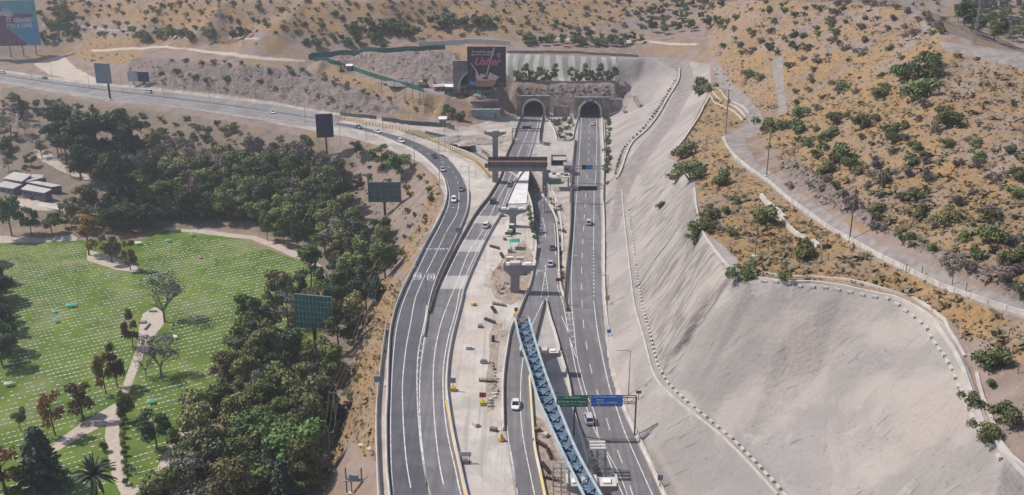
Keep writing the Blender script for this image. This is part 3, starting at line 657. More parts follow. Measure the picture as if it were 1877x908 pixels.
# paved apron between the two tunnel mouths, aprons, and the white slab deck
def patch(name, pp, m, lift, z=0.0): return struct(name, MB().poly([P(p[0], p[1], z) for p in pp], lift), m)
M_APR = asphalt('apron_paving', (0.35, 0.32, 0.295), (0.43, 0.40, 0.37), .2)
def yardm():
    g = NG('yard_paving')
    a = g.mix(g.rng(g.noise(.10, 7, dist=1.0), .38, .62), (0.40, 0.365, 0.33), (0.55, 0.50, 0.45))
    a = g.mix(g.rng(g.noise(.06, 6, dist=1.5), .5, .62, 0, .7), a, (0.50, 0.42, 0.34))
    a = g.mix(g.rng(g.noise(1.0, 4, vec=g.mapv(g.geo, (.9, .035, 1)), dist=.5), .54, .66, 0, .5), a, (0.27, 0.245, 0.225))
    a = g.mix(g.rng(g.noise(.6, 6, rough=.7), .56, .68, 0, .55), a, (0.30, 0.265, 0.23))
    return g.done(a, bump=g.noise(1.2, 5), dist=.2, strength=.6)
M_YARD = yardm()
M_SLAB = mat('slab_white', (0.66, 0.64, 0.61), .9, var=.1, scale=.3)
patch('apron_paving', [(998, 213), (1004, 222), (1012, 232), (1018, 243), (1021, 258), (1047, 258), (1053, 240), (1060, 222), (1062, 213), (1056, 280), (1050, 345), (1046, 345), (1044, 300), (1012, 296), (985, 308), (972, 306), (981, 275), (988, 240), (993, 213)], M_APR, .022)
patch('roadside_apron', [(800, 282), (838, 288), (870, 305), (893, 330), (918, 322), (898, 358), (862, 390), (858, 360), (858, 348), (850, 328), (826, 294), (803, 278)], M_YARD, .018)
patch('construction_yard', [(893, 440), (918, 392), (963, 376), (956, 400), (975, 400), (984, 440), (976, 500), (950, 560), (925, 610), (908, 640), (903, 750), (925, 800), (945, 908), (960, 985), (874, 985), (854, 908), (843, 858), (824, 758), (819, 714), (821, 672), (825, 644), (843, 568), (863, 501)], M_YARD, .014)
patch('highway_shoulder', [(1098, 213), (1110, 225), (1113, 260), (1111, 330), (1108, 400), (1107, 470), (1107, 540), (1112, 597), (1118, 640), (1130, 690), (1144, 740), (1168, 796), (1205, 870), (1222, 908), (1255, 985), (1249, 985), (1212, 908), (1186, 849), (1161, 796), (1138, 746), (1130, 703), (1117, 654), (1113, 628), (1108, 597), (1103, 540), (1102, 480), (1102, 420), (1100, 360), (1101, 300)], M_APR, .02)
patch('triangle_island', [(999, 552), (1005, 570), (1011, 592), (1021, 622), (1029, 652), (1039, 686), (1046, 716), (1050, 748), (1060, 782), (1066, 801), (1080, 845), (1098, 908), (1120, 985), (1014, 985), (998, 908), (991, 874), (982, 828), (978, 792), (974, 734), (971, 700), (974, 660), (980, 630), (986, 605), (993, 575)], M_APR, .016)
sq = [P(p[0], p[1], 0) for p in ((953, 312), (971, 310), (969, 325), (968, 340), (965, 374), (929, 375), (940, 350))]
mb = MB(); mb.poly(sq, .30)
n = len(sq); mb.add([(p.x, p.y, .30) for p in sq] + [(p.x, p.y, -1.3) for p in sq], [(i, (i + 1) % n, n + (i + 1) % n, n + i) for i in range(n)])
for y0, y1 in ((396, 410), (440, 462), (506, 530)):
    def at(Q, y):
        Q = sorted(Q, key=lambda p: p[1])
        return float(np.interp(y, [p[1] for p in Q], [p[0] for p in Q]))
    patch('repaired_panels', [(at(B_L, y0), y0), (at(B_R, y0), y0), (at(B_R, y1), y1), (at(B_L, y1), y1)], M_APR, .039)
slab = fix_normals(mb.build('bridge_deck', M_SLAB)); tag(slab, 'unfinished white concrete bridge deck beside the left tunnel road', 'bridge')
# deck of the tunnel road over the sunken ramp
ia = [i for i, p in enumerate(roadB[0]) if 318 <= p.y <= 470]
A_, B_ = [roadB[0][i] for i in ia], [roadB[1][i] for i in ia]
A_, B_ = offset(A_, -.9), offset(B_, .9)
mb = MB(); mb.strip(A_, B_, .01)
n = len(A_)
for Q in (A_, B_):
    mb.add([(p.x, p.y, .01) for p in Q] + [(p.x, p.y, -1.2) for p in Q], [(i, i + 1, n + i + 1, n + i) for i in range(n - 1)])
mb.add([(p.x, p.y, -1.2) for p in A_] + [(p.x, p.y, -1.2) for p in B_], [(i, i + 1, n + i + 1, n + i) for i in range(n - 1)])
tag(mb.build('overpass_deck', M_CONC), 'grey deck carrying the left tunnel road over the sunken ramp', 'bridge')
# ---- barriers and kerbs: each run is a wall of its own
JERSEY = [(-.30, 0), (.30, 0), (.28, .10), (.12, .45), (.09, 1.0), (-.09, 1.0), (-.12, .45), (-.28, .10)]
def scaled(prof, a, b): return [(x * a, z * b) for x, z in prof]
def barrier(name, label, pp, m, h=1.0, w=1.0, cat='barrier', step=3.0, cap=None):
    c = line(pp, step)
    if cap:
        t = thing(name, label, cat, c[0]); inv = Vector(c[0])
        c2 = [p - inv for p in c]
        MB().sweep(c2, scaled(JERSEY, w, h)).build('wall_body', m, t)
        MB().sweep([p + Vector((0, 0, h)) for p in c2], [(-.2 * w, .002), (.2 * w, .002), (.2 * w, .14), (-.2 * w, .14)]).build('coping', cap, t)
        return t
    return tag(MB().sweep(c, scaled(JERSEY, w, h)).build(name, m), label, cat)
M_RAIL = mat('barrier_brown', (0.17, 0.135, 0.12), .8, var=.2, scale=.6)
M_YEL = mat('paint_yellow', (0.62, 0.40, 0.07), .6, var=.12, scale=1)
mat('yellow_white', (.62, .58, .50), .8, scale=.25, col2=(.62, .45, .14))
barrier('concrete_barrier', 'pale concrete parapet along the outer edge of the curved road at left', inset(A_L, -3), M_CONCW, .95, 1.1)
barrier('retaining_wall', 'low parapet with dark inner face where curved road bends past rubble slope', [(700, 985), (694, 908), (690, 800), (691, 740), (696, 690), (702, 640), (708, 600)], M_CONCW, 1.2, .8, 'wall')
barrier('concrete_barrier', 'brown barrier on the left side of the left tunnel road', inset(B_L[:13], -3), M_RAIL, 1.0, 1.2)
barrier('concrete_barrier', 'white barrier at the right edge of the curved road above the merge', [(858, 350), (859, 363), (856, 388), (844, 420), (827, 456), (807, 497), (790, 545), (780, 600), (777, 618)], M_CONCW, .95, 1.2)
barrier('concrete_barrier', 'pale barrier between the left tunnel road and dusty construction yard', [(963, 312), (946, 335), (924, 384), (908, 411), (893, 437), (877, 470), (863, 501), (851, 532), (846, 548)], M_CONC, .9, 1.1)
barrier('concrete_barrier', 'white and yellow barrier curving between left carriageway and construction yard', [(849, 540), (843, 566), (832, 608), (825, 642), (821, 672), (819, 714), (824, 758), (832, 805), (844, 858), (855, 908), (876, 985)], M_CONCW, 1.0, 1.3)
barrier('yellow_kerb', 'yellow painted kerb running beside the white barrier at bottom centre', [(817, 735), (822, 760), (830, 805), (842, 858), (852.5, 908), (873, 985)], M_YEL, .35, .6, 'kerb')
barrier('concrete_barrier', 'concrete barrier at the left edge of the ramp beside the yard', [(984, 450), (980, 483), (972, 523), (963, 545), (948, 582), (936, 606), (929, 646), (924, 681), (922, 720), (923, 790)], M_CONC, .95, 1.1)
barrier('concrete_barrier', 'yellow topped barrier on the right edge of the ramp below the blue girder', [(971, 690), (974, 734), (978, 792), (982, 828), (992, 874), (999, 908), (1015, 985)], MATS['yellow_white'], .9, 1.0)
barrier('concrete_barrier', 'dark barrier splitting the ramp from triangular island at its tip', [(999, 553), (994, 570), (987, 598), (981, 622), (976, 645)], M_RAIL, 1.0, 1.1)
barrier('concrete_barrier', 'pale barrier on the triangular island side of merging road', [(1001, 552), (1010, 588), (1020, 619), (1028, 650), (1038, 683), (1045, 715), (1049, 746), (1058, 778), (1066, 801), (1078, 845), (1090, 885)], M_CONC, .95, 1.1)
barrier('concrete_barrier', 'long brown wall along the left side of the highway below the gantries', [(1054, 258), (1048, 330), (1046, 415), (1041, 470), (1038, 500), (1035, 540), (1034, 554), (1039, 571)], M_RAIL, 1.3, 1.1)
barrier('concrete_barrier', 'pale kerb wall curling beside the planted strip right of sunken ramp', [(994, 358), (1008, 378), (1018, 399), (1022, 424), (1024, 459), (1025, 492), (1028, 525), (1036, 550)], M_CONCW, .9, 1.0)
barrier('concrete_barrier', 'white barrier along the right edge of the highway', inset(D_R, 6), M_CONCW, .9, 1.2)
barrier('concrete_barrier', 'thin white edge wall between the left tunnel mouth and planted island', [(997, 213), (1008, 226), (1016, 240), (1021, 258)], M_CONCW, .9, 1.0)
barrier('concrete_barrier', 'thin edge wall between planted island and right tunnel mouth', [(1060, 214), (1053, 240), (1047, 258), (1021, 258.5)], M_CONC, .9, 1.0)
barrier('concrete_barrier', 'dark wall right of the left tunnel road below its portal', [(996, 211), (991, 240), (990, 260), (998, 267), (1008, 268)], M_RAIL, 1.6, 1.2)
barrier('concrete_barrier', 'pale wall on the far bank of the planted strip by right tunnel road', [(1099, 213), (1107, 226), (1109, 260), (1109, 300), (1107, 330)], M_CONCW, .9, 1.0)
barrier('concrete_barrier', 'outer guard wall along the lower side of far left road', [(p[0], p[1] + 2) for p in F1[1:-1]], M_CONC, .9, 1.2)
barrier('concrete_barrier', 'dark median barrier between the two far carriageways', F2[1:-1], M_CONCD, .9, 1.2)
# sunken ramp retaining walls
for sgn, lab in ((-1, 'concrete retaining wall on the near side of the sunken ramp'), (1, 'concrete retaining wall on the far side of the sunken ramp')):
    q = [(p, ramp_c[i]) for i, p in enumerate(offset(ramp_c, sgn * (RHW + .55)))]
    q = [(p, c) for p, c in q if c.z < -.7 and not (sgn == -1 and False)]
    n = len(q); mb = MB(); vs = []
    for i, (p, c) in enumerate(q):
        sd, _ = sidev([a for a, b in q], i)
        for o, z in ((-.35, c.z - .4), (.35, c.z - .4), (.35, .25), (-.35, .25)): vs.append((p.x + sd.x * o, p.y + sd.y * o, z))
    fs = [(i * 4 + j, i * 4 + (j + 1) % 4, i * 4 + 4 + (j + 1) % 4, i * 4 + 4 + j) for i in range(n - 1) for j in range(4)]
    fs += [(0, 1, 2, 3), tuple((n - 1) * 4 + j for j in (3, 2, 1, 0))]
    # leave the walls out where road decks cross at grade
    tag(fix_normals(mb.add(vs, fs).build('retaining_wall', M_CONC)), lab, 'wall')
# yellow steel guard along the apron and the brown mesh fence behind it
def rail_fence(name, label, pp, h, m, post, bars, gp=2.5, cat='fence', on_ground=True, group=None, panel=None, pw=.06):
    raw = gline(pp, 1.0) if on_ground else line(pp, 1.0)
    gp = max(gp, len(raw) / 95.0)
    c = gline(pp, gp) if on_ground else line(pp, gp)
    t = thing(name, label, cat, c[0], group=group); o = Vector(c[0]); c = [p - o for p in c]
    p0 = MB().bar((0, 0, -.2), (0, 0, h), post).build('post', m, t); p0.location = c[0]
    for p in c[1:]:
        q = p0.copy(); C.objects.link(q); q.parent = t; q.location = p
    for f in bars:
        MB().sweep([p + Vector((0, 0, h * f)) for p in c], [(-.05, -pw), (.05, -pw), (.05, pw), (-.05, pw)]).build('rail', m, t)
    if panel:
        MB().sweep([p + Vector((0, 0, .05)) for p in c], [(-.03, 0), (.03, 0), (.03, h - .1), (-.03, h - .1)]).build('panel', panel, t)
    return t
yel = rail_fence('guard_rail', 'long yellow steel guard rail curving beside the apron left of brown portal frame', [(616, 217), (655, 225), (692, 232), (745, 242), (798, 262), (843, 283), (873, 299), (896, 325)], 1.8, M_YEL, .3, (.3, .62, .95), 2.2, 'guard rail', False)

M_DIRTS = (lambda g: g.done(g.mix(g.rng(g.noise(.5, 6, rough=.7), .35, .65), (.24, .18, .14), (.42, .345, .28)), bump=g.noise(1.0, 6), dist=.5, strength=1))(NG('dug_dirt'))
patch('dug_dirt_strip', [(905, 596), (922, 592), (914, 640), (908, 690), (905, 752), (893, 754), (890, 700), (898, 650), (896, 615)], M_DIRTS, .03)
patch('dug_dirt_pit', [(902, 500), (925, 470), (960, 440), (978, 470), (972, 520), (958, 548), (935, 560), (905, 545), (898, 520)], M_DIRTS, .03)
patch('dug_dirt_island', [(978, 760), (995, 770), (1010, 800), (1030, 850), (1045, 908), (1060, 985), (1020, 985), (1002, 908), (986, 830)], M_DIRTS, .03)
# ---------------------------------------------------------------- structures
def ztop(p, py):                          # elevation above point p that is seen at photo row py
    k = (CY - py) / FPX; return p.y * (k * cp - sp_) / (cp + k * sp_) + CAM_H
def box_thing(name, label, cat, c, d, m, rz=0, group=None):
    return tag(MB().box((0, 0, d[2] / 2), d).build(name, m), label, cat, group), None
M_STEEL = mat('galvanised_steel', (0.30, 0.30, 0.31), .5, .3, var=.1)
M_DSTEEL = mat('dark_steel', (0.075, 0.07, 0.07), .6, .2, var=.15)
M_WOOD = mat('weathered_wood', (0.20, 0.15, 0.11), .9, var=.2)
M_GREENSIGN = mat('sign_green', (0.012, 0.16, 0.085), .5, var=.04)
M_BLUESIGN = mat('sign_blue', (0.02, 0.17, 0.52), .5, var=.04)
M_WHITE = mat('white_paint', (0.75, 0.75, 0.74), .6, var=.05)
M_BLACK = mat('black_panel', (0.02, 0.02, 0.025), .5, var=.1)
M_RED = mat('sign_red', (0.30, 0.035, 0.03), .6, var=.1)
M_YSIGN = mat('sign_yellow', (0.50, 0.38, 0.03), .6, var=.1)
M_HOARD = mat('hoarding_green', (0.02, 0.12, 0.085), .7, var=.25, scale=.3)
M_TEAL = mat('teal_tarpaulin', (0.05, 0.42, 0.36), .6, var=.12, scale=2)
M_BROWN = mat('rusty_brown_steel', (0.13, 0.085, 0.075), .7, var=.2, scale=.5)
M_GREYP = mat('grey_panel', (0.22, 0.25, 0.30), .7, var=.12, scale=.3)
M_NAVY = mat('navy_panel', (0.035, 0.045, 0.075), .7, var=.2, scale=.3)
M_ROOFW = mat('pale_metal_roof', (0.44, 0.41, 0.375), .6, var=.08, scale=.3)
M_WALLP = mat('purple_grey_wall', (0.13, 0.11, 0.15), .9, var=.15)
M_GLASS = mat('dark_glass', (0.02, 0.025, 0.03), .15, var=.1, spec=.6)
M_TYRE = mat('tyre_rubber', (0.02, 0.02, 0.02), .9, var=.1)
M_ORTR = mat('orange_brick', (0.36, 0.19, 0.11), .9, var=.2)
M_BLUEG = mat('girder_blue', (0.10, 0.165, 0.25), .6, .1, scale=.45, col2=(.18, .255, .34))
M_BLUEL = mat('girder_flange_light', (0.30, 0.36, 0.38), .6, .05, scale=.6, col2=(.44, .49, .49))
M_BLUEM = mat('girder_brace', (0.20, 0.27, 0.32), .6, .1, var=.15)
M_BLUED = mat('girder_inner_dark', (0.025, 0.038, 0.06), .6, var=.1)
# ---- tunnel mouths
def arch_pts(r, side, n=20):
    pts = [(-r, 0)] + [(r * math.cos(a), side + r * math.sin(a)) for a in [math.pi - math.pi * i / n for i in range(n + 1)]] + [(r, 0)]
    return pts
HOLES = []
def portal(label, px, py, r, side, wl, wr, top, z0=0.0, ring_m=None, lit=None, back=0.0):
    p = P(px, py, z0); p.y += back
    t = thing('tunnel_portal', label, 'tunnel portal', p)
    ip = arch_pts(r, side); op = arch_pts(r + 1.0, side)
    n = len(ip)
    mb = MB()                              # headwall: from the arch ring out to its rectangle
    rect = []
    for (x, z) in op:
        a = math.atan2(max(z - side, -side), x) if True else 0
        if z <= side * .5: rect.append((-wl if x < 0 else wr, 0)); continue
        dx, dz = x, (z - side) + 1e-6
        k = min(((wr if dx > 0 else wl) / abs(dx)) if abs(dx) > 1e-6 else 1e9, ((top - side) / dz) if dz > 1e-6 else 1e9)
        rect.append((dx * k, side + dz * k))
    vs = [(x, 0, z) for x, z in op] + [(x, 0, z) for x, z in rect] + [(x, 1.0, z) for x, z in rect]
    fs = [(i, i + 1, n + i + 1, n + i) for i in range(n - 1)] + [(n + i, n + i + 1, 2 * n + i + 1, 2 * n + i) for i in range(n - 1)]
    # corners
    vs += [(-wl, 0, top), (wr, 0, top), (-wl, 1, top), (wr, 1, top)]
    c0 = 3 * n
    for i in range(n - 1):
        (x0, z0_), (x1, z1_) = rect[i], rect[i + 1]
        if abs(x0 + wl) < 1e-3 and abs(z1_ - top) < 1e-3 and z0_ < top - 1e-3: fs += [(n + i, n + i + 1, c0), (2 * n + i, 2 * n + i + 1, c0 + 2)]
        if abs(x1 - wr) < 1e-3 and abs(z0_ - top) < 1e-3 and z1_ < top - 1e-3: fs += [(n + i, n + i + 1, c0 + 1), (2 * n + i, 2 * n + i + 1, c0 + 3)]
    mb.add(vs, fs)
    mb.box(((wr - wl) / 2, .3, top + .25), (wl + wr, 2.2, .5))
    mb.build('headwall', M_HEAD, t)
    rg = MB(); vs = []
    for Q, yy in ((ip, -1.6), (op, -1.6), (op, .4), (ip, .4)): vs += [(x, yy, z) for x, z in Q]
    fs = []
    for k in range(4):
        k2 = (k + 1) % 4
        fs += [(k * n + i, k * n + i + 1, k2 * n + i + 1, k2 * n + i) for i in range(n - 1)]
    rg.add(vs, fs); rg.build('arch_ring', ring_m or M_CONC, t)
    li = MB(); vs = [(x, -1.5, z) for x, z in ip] + [(x, 45, z) for x, z in ip]
    li.add(vs, [(i, i + 1, n + i + 1, n + i) for i in range(n - 1)]); li.add([(x, 45, z) for x, z in ip], [tuple(range(n))])
    li.build('lining', M_CONCD, t)
    MB().box((0, 22, .0), (2 * r, 46, .1)).build('floor', M_ASPH2, t)
    if lit:
        for k, (dx, m) in enumerate(lit): MB().box((dx, -1.75, side + r + .45), (1.9, .2, 1.0)).build('panel', m, t)
    HOLES.append((p.x, p.y, r, side + r))
    return t
def headm():
    g = NG('headwall_stained')
    a = g.mix(g.rng(g.noise(.35, 5), .35, .65), (0.20, 0.165, 0.155), (0.34, 0.29, 0.265))
    a = g.mix(g.rng(g.noise(.8, 4, vec=g.mapv(g.geo, (1.5, 1.5, .15))), .45, .65, 0, .6), a, (0.14, 0.12, 0.12))
    return g.done(a)
M_HEAD = headm()
portal('dark arched tunnel mouth swallowing the left road under rubble ledge', 978, 212, 5.0, 3.0, 8.5, 8.0, 9.8, back=-.5)
portal('dark arched tunnel mouth over the right highway with small blue panel', 1081, 214, 5.0, 3.0, 8.0, 9.5, 9.6, lit=((-1.2, M_BLUESIGN), (1.2, M_GREENSIGN)), back=-.5)
portal('half hidden tunnel mouth with pale ring behind the chocolate drink billboard', 874, 166, 8.5, 1.5, 12, 9, 14.5, z0=12.2, ring_m=M_CONCW, back=1.0)
# cut the relief away where the bores enter
V = co.copy(); cen = V[qf].mean(1); kill = np.zeros(len(qf), bool)
for (hx, hy, hr, ht) in HOLES:
    z0 = ground(hx, hy - 6)
    kill |= (np.abs(cen[:, 0] - hx) < hr + .9) & (cen[:, 1] > hy - 1.0) & (cen[:, 1] < hy + 46) & (cen[:, 2] < z0 + ht + np.where(cen[:, 1] < hy + 3, .9, .2)) & (cen[:, 2] > -3) & ((cen[:, 2] > z0 + .35) | (cen[:, 1] > hy + .5))
import bmesh
bm = bmesh.new(); bm.from_mesh(terrain.data); bm.faces.ensure_lookup_table()
bmesh.ops.delete(bm, geom=[bm.faces[i] for i in np.flatnonzero(kill)], context='FACES_ONLY'); bm.to_mesh(terrain.data); bm.free()
# wing walls beside the portals
def wall(name, label, pp, m, h, w, cat='wall', ground_=True, step=2.5, group=None, down=1.0):
    c = gline(pp, step) if ground_ else line(pp, step)
    o = Vector(c[0]); c = [p - o for p in c]
    ob = MB().sweep(c, [(-w / 2, -down), (w / 2, -down), (w / 2, h), (-w / 2, h)]).build(name, m); ob.location = o
    return tag(fix_normals(ob), label, cat, group)
def wallz(name, label, pp, ztop_, m, w, cat='wall'):    # vertical wall from elevation 0 up
    c = line(pp, 2.0); mb = MB(); n = len(c); vs = []
    for i, p in enumerate(c):
        sd, _ = sidev(c, i)
        for o_, z in ((-w / 2, -1), (w / 2, -1), (w / 2, ztop_), (-w / 2, ztop_)): vs.append((p.x + sd.x * o_, p.y + sd.y * o_, z))
    fs = [(i * 4 + j, i * 4 + (j + 1) % 4, i * 4 + 4 + (j + 1) % 4, i * 4 + 4 + j) for i in range(n - 1) for j in range(4)] + [(0, 1, 2, 3), tuple((n - 1) * 4 + j for j in (3, 2, 1, 0))]
    return tag(fix_normals(mb.add(vs, fs).build(name, m)), label, cat)
wallz('wing_wall', 'stained low wall linking the two tunnel mouths', [(1014, 212.5), (1044, 213)], 5.0, M_HEAD, 1.0)
wallz('wing_wall', 'stained retaining wall running right from the right tunnel mouth', [(1116, 213), (1140, 214)], 8.8, M_HEAD, 1.0)
wall('buttress', 'short slanted concrete buttress on the pale slope right of portals', [(1140, 198), (1147, 208)], M_HEAD, 1.2, 1.2, 'buttress')
wall('buttress', 'taller slanted concrete buttress at the end of headwall', [(1163, 181), (1175, 197)], M_HEAD, 1.4, 1.5, 'buttress')
wall('ledge_wall', 'dark low wall holding the planted ledge above the tunnels on the left', [(943, 152), (1020, 152)], M_CONCD, 1.0, .6)
wall('ledge_wall', 'dark low wall holding the planted ledge above the right tunnel', [(1043, 152.5), (1128, 153)], M_CONCD, 1.0, .6)
wall('crest_wall', 'long grey parapet along the road above the striped tunnel face', [(930, 97), (1040, 98), (1120, 102), (1170, 105)], M_CONCD, 1.3, .8)
wall('crest_wall', 'pale concrete wall on the hilltop behind chocolate drink billboard', [(768, 84), (840, 82), (935, 84)], M_CONC, 2.6, .8)
wall('track_wall', 'pale wall along the right lip of the bent track beside portals', [(1245, 128), (1243, 150), (1222, 185), (1205, 215), (1185, 240), (1160, 262), (1148, 285), (1138, 315), (1130, 330)], M_CONC, 1.0, .6)
wall('track_wall', 'thin pale kerb where the dirt track meets the sprayed slope', [(1300, 180), (1275, 225), (1250, 262), (1232, 285)], M_CONCW, .8, .5)
wall('bench_kerb', 'long thin concrete kerb on the outer lip of the slope bench', [(a, b) for a, b, _ in BENCH_O[1:]], M_CONC, .35, .35, 'kerb')
wall('gutter_wall', 'inner pale kerb of the gutter along the crest of sprayed slope', [(1272, 345), (1277, 385), (1290, 430), (1318, 470), (1352, 507), (1420, 516), (1500, 519), (1600, 538), (1655, 552), (1712, 590), (1755, 655), (1782, 725), (1806, 785), (1850, 842), (1895, 890)], M_CONC, .4, .5, 'kerb')
wall('gutter_wall', 'outer pale kerb of the crest gutter beside the dry grass', [(1365, 500), (1430, 508), (1520, 512), (1610, 528), (1670, 545), (1725, 582), (1745, 615), (1768, 655)], M_CONC, .4, .4, 'kerb')
wall('gutter_wall', 'lower stretch of outer crest kerb near the right frame edge', [(1790, 685), (1805, 740), (1825, 790), (1845, 830), (1880, 860), (1930, 900)], M_CONC, .4, .45, 'kerb')
def seg_wall(label, pp, seg, gap, h, w, m):
    c = gline(pp, seg); t = thing('low_wall', label, 'wall', c[0]); o = Vector(c[0])
    for a, b in zip(c[:-1], c[1:]):
        d = (b - a).normalized() * gap
        mb = MB(); mb.sweep([a + d - o, b - d - o], [(-w / 2, -.6), (w / 2, -.6), (w / 2 * .8, h), (-w / 2 * .8, h)]); mb.build('segment', m, t)
    return t
seg_wall('long white segmented wall between the hillside dirt road and dry grass', [(1325, 254), (1340, 280), (1370, 308), (1407, 333), (1440, 362), (1480, 391), (1520, 420), (1560, 442), (1605, 468), (1650, 490), (1700, 515), (1760, 540), (1820, 560), (1877, 578), (1960, 605)], 4.0, .06, .85, .4, M_CONCW)
seg_wall('short white wall fragment buried by the green bush, upper piece', [(1395, 360), (1412, 378), (1438, 402)], 3, .05, .9, 1.0, M_CONCW)
seg_wall('short white wall fragment running down to the bush, lower piece', [(1420, 385), (1436, 408), (1462, 432), (1478, 440)], 3, .05, .8, .9, M_CONCW)
seg_wall('small white wall fragment right of the crest bush', [(1490, 445), (1500, 455)], 2.5, .05, .9, .9, M_CONCW)
for k, pp in enumerate(([(1300, 175), (1312, 190), (1345, 205), (1362, 222)], [(1306, 168), (1318, 183), (1350, 198), (1367, 216)], [(1314, 160), (1330, 180), (1362, 196), (1373, 210)])):
    wall('terrace_kerb', ['lowest', 'middle', 'uppermost'][k] + ' of the three curved terrace kerbs by the pole', pp, M_CONC, .4, .4, 'kerb')
pipe_c = gline([(1246, 412), (1225, 445), (1198, 480), (1166, 527)], 2.0); po = Vector(pipe_c[0])
pm_ = MB().sweep([p - po for p in pipe_c], [(-.2, .0), (.2, .0), (.2, .4), (-.2, .4)]).build('drain_pipe', M_CONCD); pm_.location = po; tag(pm_, 'long grey drain pipe slanting down the ribbed slope face', 'pipe')
# blocks on the bench and along the crest
bp_ = MB().box((0, 0, .25), (1.1, .45, .5)).build('concrete_block', M_CONCW)
first = True
def blocks(pp, step, label, group, side=0.0):
    global bp_
    c = gline(pp, step); base = bp_
    for i in range(len(c)):
        b = base.copy(); C.objects.link(b); sd, d = sidev(c, i)
        b.location = c[i] + sd * side + Vector((0, 0, -.05)); b.rotation_euler = (0, 0, math.atan2(d.y, d.x) + random.uniform(-.2, .2)); b.scale = (random.uniform(.8, 1.2), 1, random.uniform(.8, 1.2))
        tag(b, label, 'concrete block', group)
random.seed(3)
blocks([(1153, 385), (1160, 440), (1167, 500), (1177, 560), (1190, 610), (1210, 680), (1250, 730), (1335, 800), (1390, 855), (1438, 908)], 2.3, 'small pale concrete block in the row along the slope bench', 'blocks along the slope bench')
blocks([(1400, 517), (1450, 523), (1520, 530), (1600, 545), (1640, 556), (1690, 595), (1720, 640), (1745, 680), (1765, 725), (1790, 780), (1830, 840)], 2.6, 'small pale concrete block in the row below the slope crest', 'blocks below the crest')
bpy.data.objects.remove(bp_)
# ---- T-shaped viaduct piers
def pier(label, x, y, z0, zt, cw, wl, wr, dep=2.2, arm=1.9, rz=0.0, droop=0.5):
    t = thing('viaduct_pier', label, 'pier', (x, y, z0), rz); h = zt - z0
    MB().box((0, 0, (h - arm) / 2), (cw, dep * .8, h - arm)).build('column', M_PIER, t)
    prof = [(-cw / 2, h - arm - .9), (cw / 2, h - arm - .9), (cw / 2 + .5, h - arm - .3), (wr, h - arm * droop - .2), (wr, h - .3), (-wl, h - .3), (-wl, h - arm * droop - .2), (-cw / 2 - .5, h - arm - .3)]
    fix_normals(MB().prism(prof, -dep / 2, dep / 2).build('cap', M_PIER, t))
    s = MB(); s.box((0, 0, h + .05), (cw * 1.1, dep * .9, .6))
    s.build('plinth', M_CONC, t)
    for sx in (-wl, wr):
        MB().box((sx * .97, 0, h + .05), (wl * .06 + .1, dep, .7)).build('upstand', M_CONCW, t)
        MB().box((sx * .62, 0, h - .12), (abs(sx) * .28, dep * .5, .35)).build('bearing_seat', M_WHITE, t)
    MB().box(((wr - wl) / 2, 0, h - .28), (wl + wr - .02, dep - .02, .06)).build('cap_top', M_CONC, t)
    return t
b1 = P(908, 296, -2.0); z1 = ztop(b1, 240)
pier('tall slim T shaped pier standing left of the brown portal frame', b1.x, b1.y, -2, z1, 2.3, 4.6, 4.6)
b2 = P(940, 414, 0); pier('T shaped pier at the end of the white bridge deck', b2.x, b2.y, -.3, ztop(b2, 381), 2.3, 4.8, 4.6)
b3 = P(944, 534, 0); pier('broad T shaped pier rising from dug pit in the yard', b3.x, b3.y, -.3, ztop(b3, 482), 2.6, 3.3, 6.0, 2.6, 2.8)
b4 = P(1004, 640, 6.2); pier('T shaped pier under the far part of blue girder', 1.0 * b4.x - 1.4, b4.y, 0, 6.0, 2.3, 5.2, 4.2, 2.4)
b5 = P(1090, 880, 6.0); pier('T shaped pier carrying the blue girder at bottom frame edge', b5.x - 1.0, b5.y, 0, 5.9, 2.6, 4.2, 5.2, 3.0)
# ---- blue steel girder
gl = line([(944, 583), (953, 625), (969, 672), (985, 728), (1003, 768), (1028, 822), (1070, 908), (1110, 985)], 1.0, 7.6)
gr = line([(969, 582), (981, 625), (1000, 685), (1018, 732), (1034, 772), (1059, 831), (1102, 908), (1146, 985)], 1.0, 7.6)
def res(Q, n):
    q = resample(Q, sum((Q[i + 1] - Q[i]).length for i in range(len(Q) - 1)) / n)
    while len(q) < n + 1: q.append(q[-1])
    return q[:n + 1]
NB = 24
gl, gr = res(gl, NB), res(gr, NB)
t = thing('bridge_girder', 'long blue steel truss girder resting on piers above the ramp', 'bridge girder', (gl[0].x, gl[0].y, 0)); o = Vector((gl[0].x, gl[0].y, 0))
gl = [p - o for p in gl]; gr = [p - o for p in gr]
bl = [l.lerp(r, .16) - Vector((0, 0, 1.7)) for l, r in zip(gl, gr)]; br = [l.lerp(r, .84) - Vector((0, 0, 1.7)) for l, r in zip(gl, gr)]
MB().strip(bl, br, 0).strip(bl, br, -.05).build('bottom_plate', M_BLUEG, t)
for T_, Bm in ((gl, bl), (gr, br)):
    n = len(T_); MB().add([tuple(p) for p in T_] + [tuple(p) for p in Bm], [(i, i + 1, n + i + 1, n + i) for i in range(n - 1)]).build('web', M_BLUEG, t)
    MB().sweep([p + Vector((0, 0, .02)) for p in T_], [(-.27, 0), (.27, 0), (.27, .07), (-.27, .07)]).build('top_flange', M_BLUEL, t)
